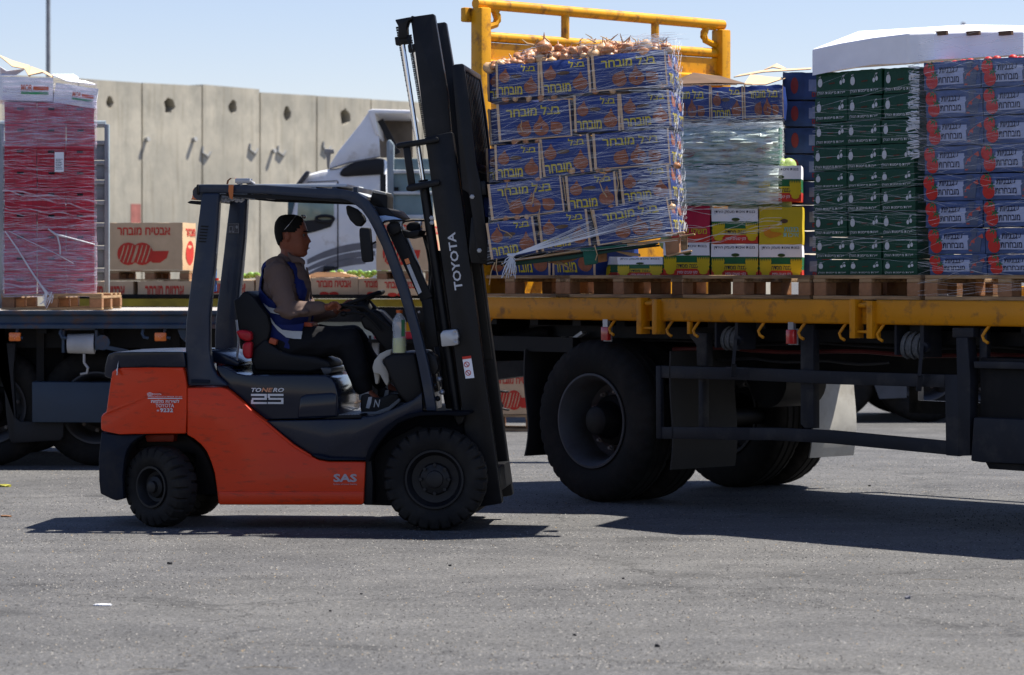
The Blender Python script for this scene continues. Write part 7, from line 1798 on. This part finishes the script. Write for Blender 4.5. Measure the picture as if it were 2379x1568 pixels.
def hairline(y, t):   # does hair cover this direction (t = angle from the face) at this height?
    a = abs((t + math.pi) % (2 * math.pi) - math.pi)
    if y <= 966: return True
    if y < 1072: return a > .35 + (y - 966) / 106 * .95
    if y < 1120: return a > 2.0
    if y < 1160: return a > 2.0 + (y - 1120) / 40 * .5
    return False
for i in range(len(sl)):
    for k in range(NS):
        y = sl[i][0]; a_ = abs((2 * math.pi * k / NS + math.pi) % (2 * math.pi) - math.pi); th_ = (.009 if y < 1085 else .009 - (y - 1085) / 95 * .007) * (.35 + .65 * min(1, a_ / 1.5))
        hv.append(headpt(i, 2 * math.pi * k / NS, th_ + .0012 * math.sin(k * 2.7 + i * 1.9)) + Vector((0, 0, .004 if y < 960 else 0)))
for i in range(len(sl) - 1):
    for k in range(NS):
        t = 2 * math.pi * (k + .5) / NS
        if hairline((sl[i][0] + sl[i + 1][0]) / 2, t): hf.append((i * NS + k, i * NS + (k + 1) % NS, (i + 1) * NS + (k + 1) % NS, (i + 1) * NS + k))
hf.append(tuple(range((len(sl) - 1) * NS, len(sl) * NS)))
hm = MB().add(hv, hf).mesh('hair', m_hair, ang=180); ho = put('hair', hm, dv)
sd_ = ho.modifiers.new('solid', 'SOLIDIFY'); sd_.thickness = .008; sd_.offset = -1
m_stub = mat('stubble', (.10, .045, .03), .7)
# sunglasses pushed up
for s in (-1, 1):
    MB().tube([HD(178, 1052) + Vector((0, s * .084, 0)), HD(225, 1000) + Vector((0, s * .088, 0)), HD(262, 950) + Vector((0, s * .066, .006))], .0018, 6).obj('glasses_arm', m_chrome, dv)
    MB().ball(tuple(HD(288, 962) + Vector((.012, s * .036, .006))), .022, 14, (.5, 1.1, .6)).obj('glasses_lens', mat('dark_lens', (.02, .025, .035), .06, spec=1, coat=1), dv)
# shirt
sh = MB(); trunk(sh, .008)
sh.ball(tuple(S1), .078, 18, (1, .9, 1)).ball(tuple(S2), .078, 18, (1, .9, 1))
limb(sh, [S1, E1, W1 + (E1 - W1) * .06], [.072, .055, .037]); limb(sh, [S2, E2, W2 + (E2 - W2) * .10], [.072, .055, .037])
limb(sh, [d3(455, 500, 0), d3(480, 460, 0)], [.085, .070])
sh.ball(tuple(d3(400, 500, -.10)), .07, 14).ball(tuple(d3(440, 500, .10)), .07, 14)
sh.ball(tuple(d3(520, 520, 0)), .075, 16, (.8, 1.3, .9))
sh.ball(tuple(d3(540, 640, 0)), .10, 18, (.75, 1.4, 1.2)).ball(tuple(d3(545, 780, 0)), .10, 18, (.8, 1.4, 1.1)).ball(tuple(d3(550, 560, 0)), .065, 16, (.7, 1.6, 1))
for k, (x, y) in enumerate(((430, 770), (500, 795), (560, 780), (470, 740), (420, 700))): sh.ball(tuple(d3(x, y, -.28 if k < 3 else -.25)), .03, 10, (1.6, 1, .6))
fuse('shirt', sh, m_shirt, .0075, 4, wr=.0055)
MB().prism(K.P('z3', [(470, 400), (500, 425), (560, 440), (582, 470), (578, 488), (545, 470), (500, 475), (478, 440)], -.07), -.085, -.055).prism(K.P('z3', [(500, 425), (560, 440), (582, 462), (575, 480), (540, 455)], .07), .055, .085).obj('collar', m_shirt, dv, bevel=.01, seg=3)
MB().tube([d3(590, 500, -.01), d3(612, 600, -.01), d3(622, 700, -.01)], .006, 6).obj('placket', m_shirt, dv)
# vest: open shell over the torso with arm holes
vb = MB(); trunk(vb, .024, 1.32)
vb.ball(tuple(d3(540, 660, 0)), .10, 18, (.78, 1.5, 1.25)).ball(tuple(d3(540, 790, 0)), .105, 18, (.85, 1.5, 1.1)).ball(tuple(d3(400, 520, 0)), .095, 18, (.9, 1.7, .8)).ball(tuple(d3(480, 900, 0)), .13, 18, (1, 1.35, .9))
vo = fuse('vest', vb, m_vest, .009, 5, wr=.003)
bm = bmesh.new(); bm.from_mesh(vo.data)
ax0 = K.P('z3', [(395, 470), (450, 470), (490, 520), (505, 600), (530, 700), (560, 720), (575, 740), (420, 800), (390, 720), (345, 690), (300, 650), (275, 600), (300, 520), (340, 480)], -.2)
def inside(x, z, poly):
    c = False; n = len(poly)
    for i in range(n):
        (x1, z1), (x2, z2) = poly[i], poly[i - 1]
        if (z1 > z) != (z2 > z) and x < (x2 - x1) * (z - z1) / (z2 - z1) + x1: c = not c
    return c
fr0 = d3(565, 600, 0).x; ntop = d3(0, 455, 0).z; zbot_v = d3(0, 1015, 0).z
dead = []
for f in bm.faces:
    c = f.calc_center_median()
    if abs(c.y) > .095 and inside(c.x, c.z, ax0): dead.append(f)
    elif c.x > fr0 - .01 and abs(c.y) < .09: dead.append(f)
    elif c.z > ntop - .015 and c.x > d3(450, 500, 0).x and abs(c.y) < .1: dead.append(f)
bmesh.ops.delete(bm, geom=dead, context='FACES'); bm.to_mesh(vo.data); bm.free()
sd2 = vo.modifiers.new('solid', 'SOLIDIFY'); sd2.thickness = .006; sd2.offset = 1
# vest hem and reflective bands laid on the near side
def band(pts, ly, name, mm, th=.006):
    """strip bent round the near side: pts are pairs (upper, lower)"""
    mb = MB(); vs = []
    for (x0, y0), (x1, y1), l in pts: vs += [d3(x0, y0, l), d3(x1, y1, l)]
    n = len(pts); back = [v + Vector((0, .012, 0)) for v in vs]
    fs = [(2 * i, 2 * i + 1, 2 * i + 3, 2 * i + 2) for i in range(n - 1)] + [(2 * n + 2 * i, 2 * n + 2 * i + 2, 2 * n + 2 * i + 3, 2 * n + 2 * i + 1) for i in range(n - 1)]
    return mb.add(vs + back, fs).obj(name, mm, dv, ang=80)
band([((345, 900), (340, 905), -.17), ((380, 850), (400, 985), -.20), ((440, 860), (470, 1010), -.215), ((510, 860), (533, 1018), -.21), ((572, 850), (550, 960), -.19)], 0, 'vest_hem', m_vest)
band([((318, 725), (328, 745), -.165), ((350, 750), (365, 785), -.195), ((400, 762), (425, 798), -.215), ((425, 775), (432, 802), -.22)], 0, 'reflective_band', m_refl)
band([((362, 815), (372, 850), -.200), ((395, 860), (410, 898), -.218), ((435, 892), (462, 940), -.228), ((500, 900), (510, 948), -.228), ((562, 902), (556, 950), -.218)], 0, 'reflective_band', m_refl)
MB().prism(K.P('z3', [(573, 843), (620, 848), (625, 878), (572, 874)], -.15), -.15, .1).obj('belt', m_belt, dv, bevel=.006)
# trousers
tr_ = MB()
for H_, N_, A_ in ((H1, N1, A1), (H2, N2, A2_)):
    limb(tr_, [H_, H_.lerp(N_, .5), N_, N_.lerp(A_, .5), A_ + (N_ - A_) * .06], [.118, .098, .080, .068, .058])
tr_.ball(tuple(d3(465, 965, 0)), .12, 18, (1, 1.5, .9)).ball(tuple(d3(440, 1000, -.05)), .10, 16).ball(tuple(d3(440, 1000, .05)), .10, 16)
fuse('trousers', tr_, m_trou, .009, 4, wr=.006, ws=7)
# shoes
def shoe(dx, dy, ly):
    U = [(938, 1300), (962, 1288), (985, 1290), (1005, 1312), (1060, 1318), (1130, 1288), (1165, 1290), (1182, 1312), (1172, 1335), (1110, 1385), (1030, 1412), (940, 1418), (932, 1370)]
    S_o = [(930, 1405), (1030, 1402), (1110, 1372), (1178, 1318), (1188, 1330), (1175, 1350), (1115, 1400), (1035, 1430), (935, 1443)]
    sh_ = lambda P: [(x + dx, y + dy) for x, y in P]
    o = MB().prism(K.P('z3', sh_(U), ly), ly - .045, ly + .045, cuts=3).obj('shoe', mat('shoe_black', (.014, .014, .015), .6, bump=.2), dv, bevel=.018, seg=4, ang=60)
    MB().prism(K.P('z3', sh_(S_o), ly), ly - .05, ly + .05).obj('sole', mat('sole_grey', (.20, .21, .22), .6), o, bevel=.008, seg=3)
    a = K.at(*px('z3', 1010 + dx, 1378 + dy), ly - .048); b = K.at(*px('z3', 1052 + dx, 1330 + dy), ly - .048)
    P = Print().text('N', a[0], a[1], b[0], b[1], .01, .25); put('lettering', P.mesh('lettering', m_wtext, lambda x, z: (x, ly - .0475, z)), o)
    MB().prism(K.P('z3', sh_([(985, 1312), (1008, 1310), (1002, 1350), (990, 1385), (968, 1380)]), ly), ly - .048, ly + .02).obj('heel_patch', m_wtext, o, bevel=.003)
    return o
shoe(0, 0, -.14); shoe(105, -42, .12)
for A_, dx in ((A1, 0), (A2_, 0)):
    MB().tube([A_ + Vector((0, 0, .01)), A_ + Vector((.01, 0, -.05))], [.041, .043], 14).obj('sock', mat('sock', (.35, .36, .36), .9), dv)
# ================================================================ small litter on the asphalt
def gpt(u, v): Y = EYE * F / (v - HV); return Vector(((u - CU) / F * Y, Y, 0))
def scrap(u, v, w, d, h, mm, label, cat, yaw=0):
    p = gpt(u, v); r = random.Random(int(u)); mb = MB(); n = 9
    for sgn in (0, 1): pass
    top = [(w * (.5 + .25 * r.random()) * math.cos(2 * math.pi * k / n), d * (.5 + .25 * r.random()) * math.sin(2 * math.pi * k / n), h * (.3 + .7 * r.random())) for k in range(n)]
    mb.add([(x, y, 0) for x, y, z in top] + top + [(0, 0, h)], [(i, (i + 1) % n, n + (i + 1) % n, n + i) for i in range(n)] + [(n + i, n + (i + 1) % n, 2 * n) for i in range(n)])
    o = mb.obj('litter', mm, None, Matrix.Translation(p + Vector((0, 0, .001))) @ Matrix.Rotation(yaw, 4, 'Z'), smooth=False); return tag(o, label, cat)
scrap(12, 1131, .07, .04, .02, mat('yellow_peel', (.30, .28, .04), .6, var=.5, scale=40), 'squashed yellow green peel on the asphalt at the left edge', 'litter')
scrap(14, 1201, .06, .025, .012, mat('brown_leaf', (.24, .12, .06), .8), 'dry orange brown leaf on the asphalt at the left', 'leaf')
scrap(236, 1407, .07, .022, .008, m_white_card, 'small white paper scrap on the asphalt in the foreground', 'litter')
peb = mat('pebble_dark', (.03, .03, .032), .9)
for i, (u, v, s, lb) in enumerate(((394, 1311, .022, 'black pebble below the forklift shadow at left'), (2109, 1391, .025, 'grey pebble in the right foreground'), (1045, 1315, .014, 'tiny dark pebble below the front tyre'), (1448, 1345, .012, 'tiny dark pebble in the middle foreground'), (767, 1421, .012, 'tiny dark pebble left of centre foreground'), (1527, 1503, .02, 'dark pebble at the lower middle'), (1335, 1477, .014, 'small dark pebble at the lower centre'), (840, 1381, .012, 'tiny pebble under the orange body foreground'), (1730, 1113, .02, 'dark pebble right of the far lorry tyre'), (2020, 1130, .018, 'dark pebble under the lorry at right'))):
    scrap(u, v, s * .9, s * .7, s * .6, peb if i != 1 else mat('pebble_grey', (.16, .16, .18), .9), lb, 'pebble')
for i, (u, v, lb) in enumerate(((620, 1567, 'thin dry straw at the bottom left'), (2170, 1350, 'thin dry straw in the right foreground'), (360, 1560, 'short dry twig at the bottom left'))):
    if v > 1560: v = 1555
    p = gpt(u, v); o = MB().tube([(-.1, 0, .006), (-.02, .012, .01), (.12, .0, .005)], .0012, 5).obj('straw', mat('straw', (.26, .21, .14), .8), None, Matrix.Translation(p)); tag(o, lb, 'straw')
# loose grit and aggregate standing proud of the asphalt: stones nobody could count
import numpy as np
rs = np.random.RandomState(5); NG = 60000
Yg = 11.6 + 15 * rs.rand(NG) ** 1.15; Xg = rs.uniform(-.19, .19, NG) * Yg; sg = rs.uniform(.0025, .0062, NG); hg = sg * rs.uniform(.5, 1.1, NG)
clump = np.sin(Xg * 1.7 + np.sin(Yg * 1.1) * 2) + np.sin(Yg * 2.3 + Xg * .6); keep = rs.rand(NG) < .62 + .19 * clump
Yg, Xg, sg, hg = Yg[keep], Xg[keep], sg[keep], hg[keep]; NG = len(Yg)
ang = rs.rand(NG) * 6.28; V_ = np.zeros((NG, 5, 3), np.float32)
for q in range(4):
    V_[:, q, 0] = Xg + sg * rs.uniform(.7, 1.3, NG) * np.cos(ang + q * 1.571); V_[:, q, 1] = Yg + sg * rs.uniform(.7, 1.3, NG) * np.sin(ang + q * 1.571)
V_[:, 4, 0] = Xg; V_[:, 4, 1] = Yg; V_[:, 4, 2] = hg
base_ = (np.arange(NG) * 5)[:, None, None]; F_ = (base_ + np.array([[0, 1, 4], [1, 2, 4], [2, 3, 4], [3, 0, 4]])[None]).reshape(-1, 3)
me = bpy.data.meshes.new('grit'); me.vertices.add(NG * 5); me.vertices.foreach_set('co', V_.ravel())
me.loops.add(len(F_) * 3); me.loops.foreach_set('vertex_index', F_.ravel().astype(np.int32)); me.polygons.add(len(F_)); me.polygons.foreach_set('loop_start', np.arange(0, len(F_) * 3, 3, dtype=np.int32))
for nm, c in (('grit_pale', (.20, .19, .175)), ('grit_mid', (.115, .11, .105)), ('grit_dark', (.035, .034, .035)), ('grit_tan', (.20, .15, .09))): me.materials.append(mat(nm, c, .9, var=.3, scale=30))
me.polygons.foreach_set('material_index', np.repeat(rs.choice(4, NG, p=(.22, .42, .32, .04)), 4).astype(np.int32)); me.update(calc_edges=True)
o = put('grit', me); o['kind'] = 'stuff'
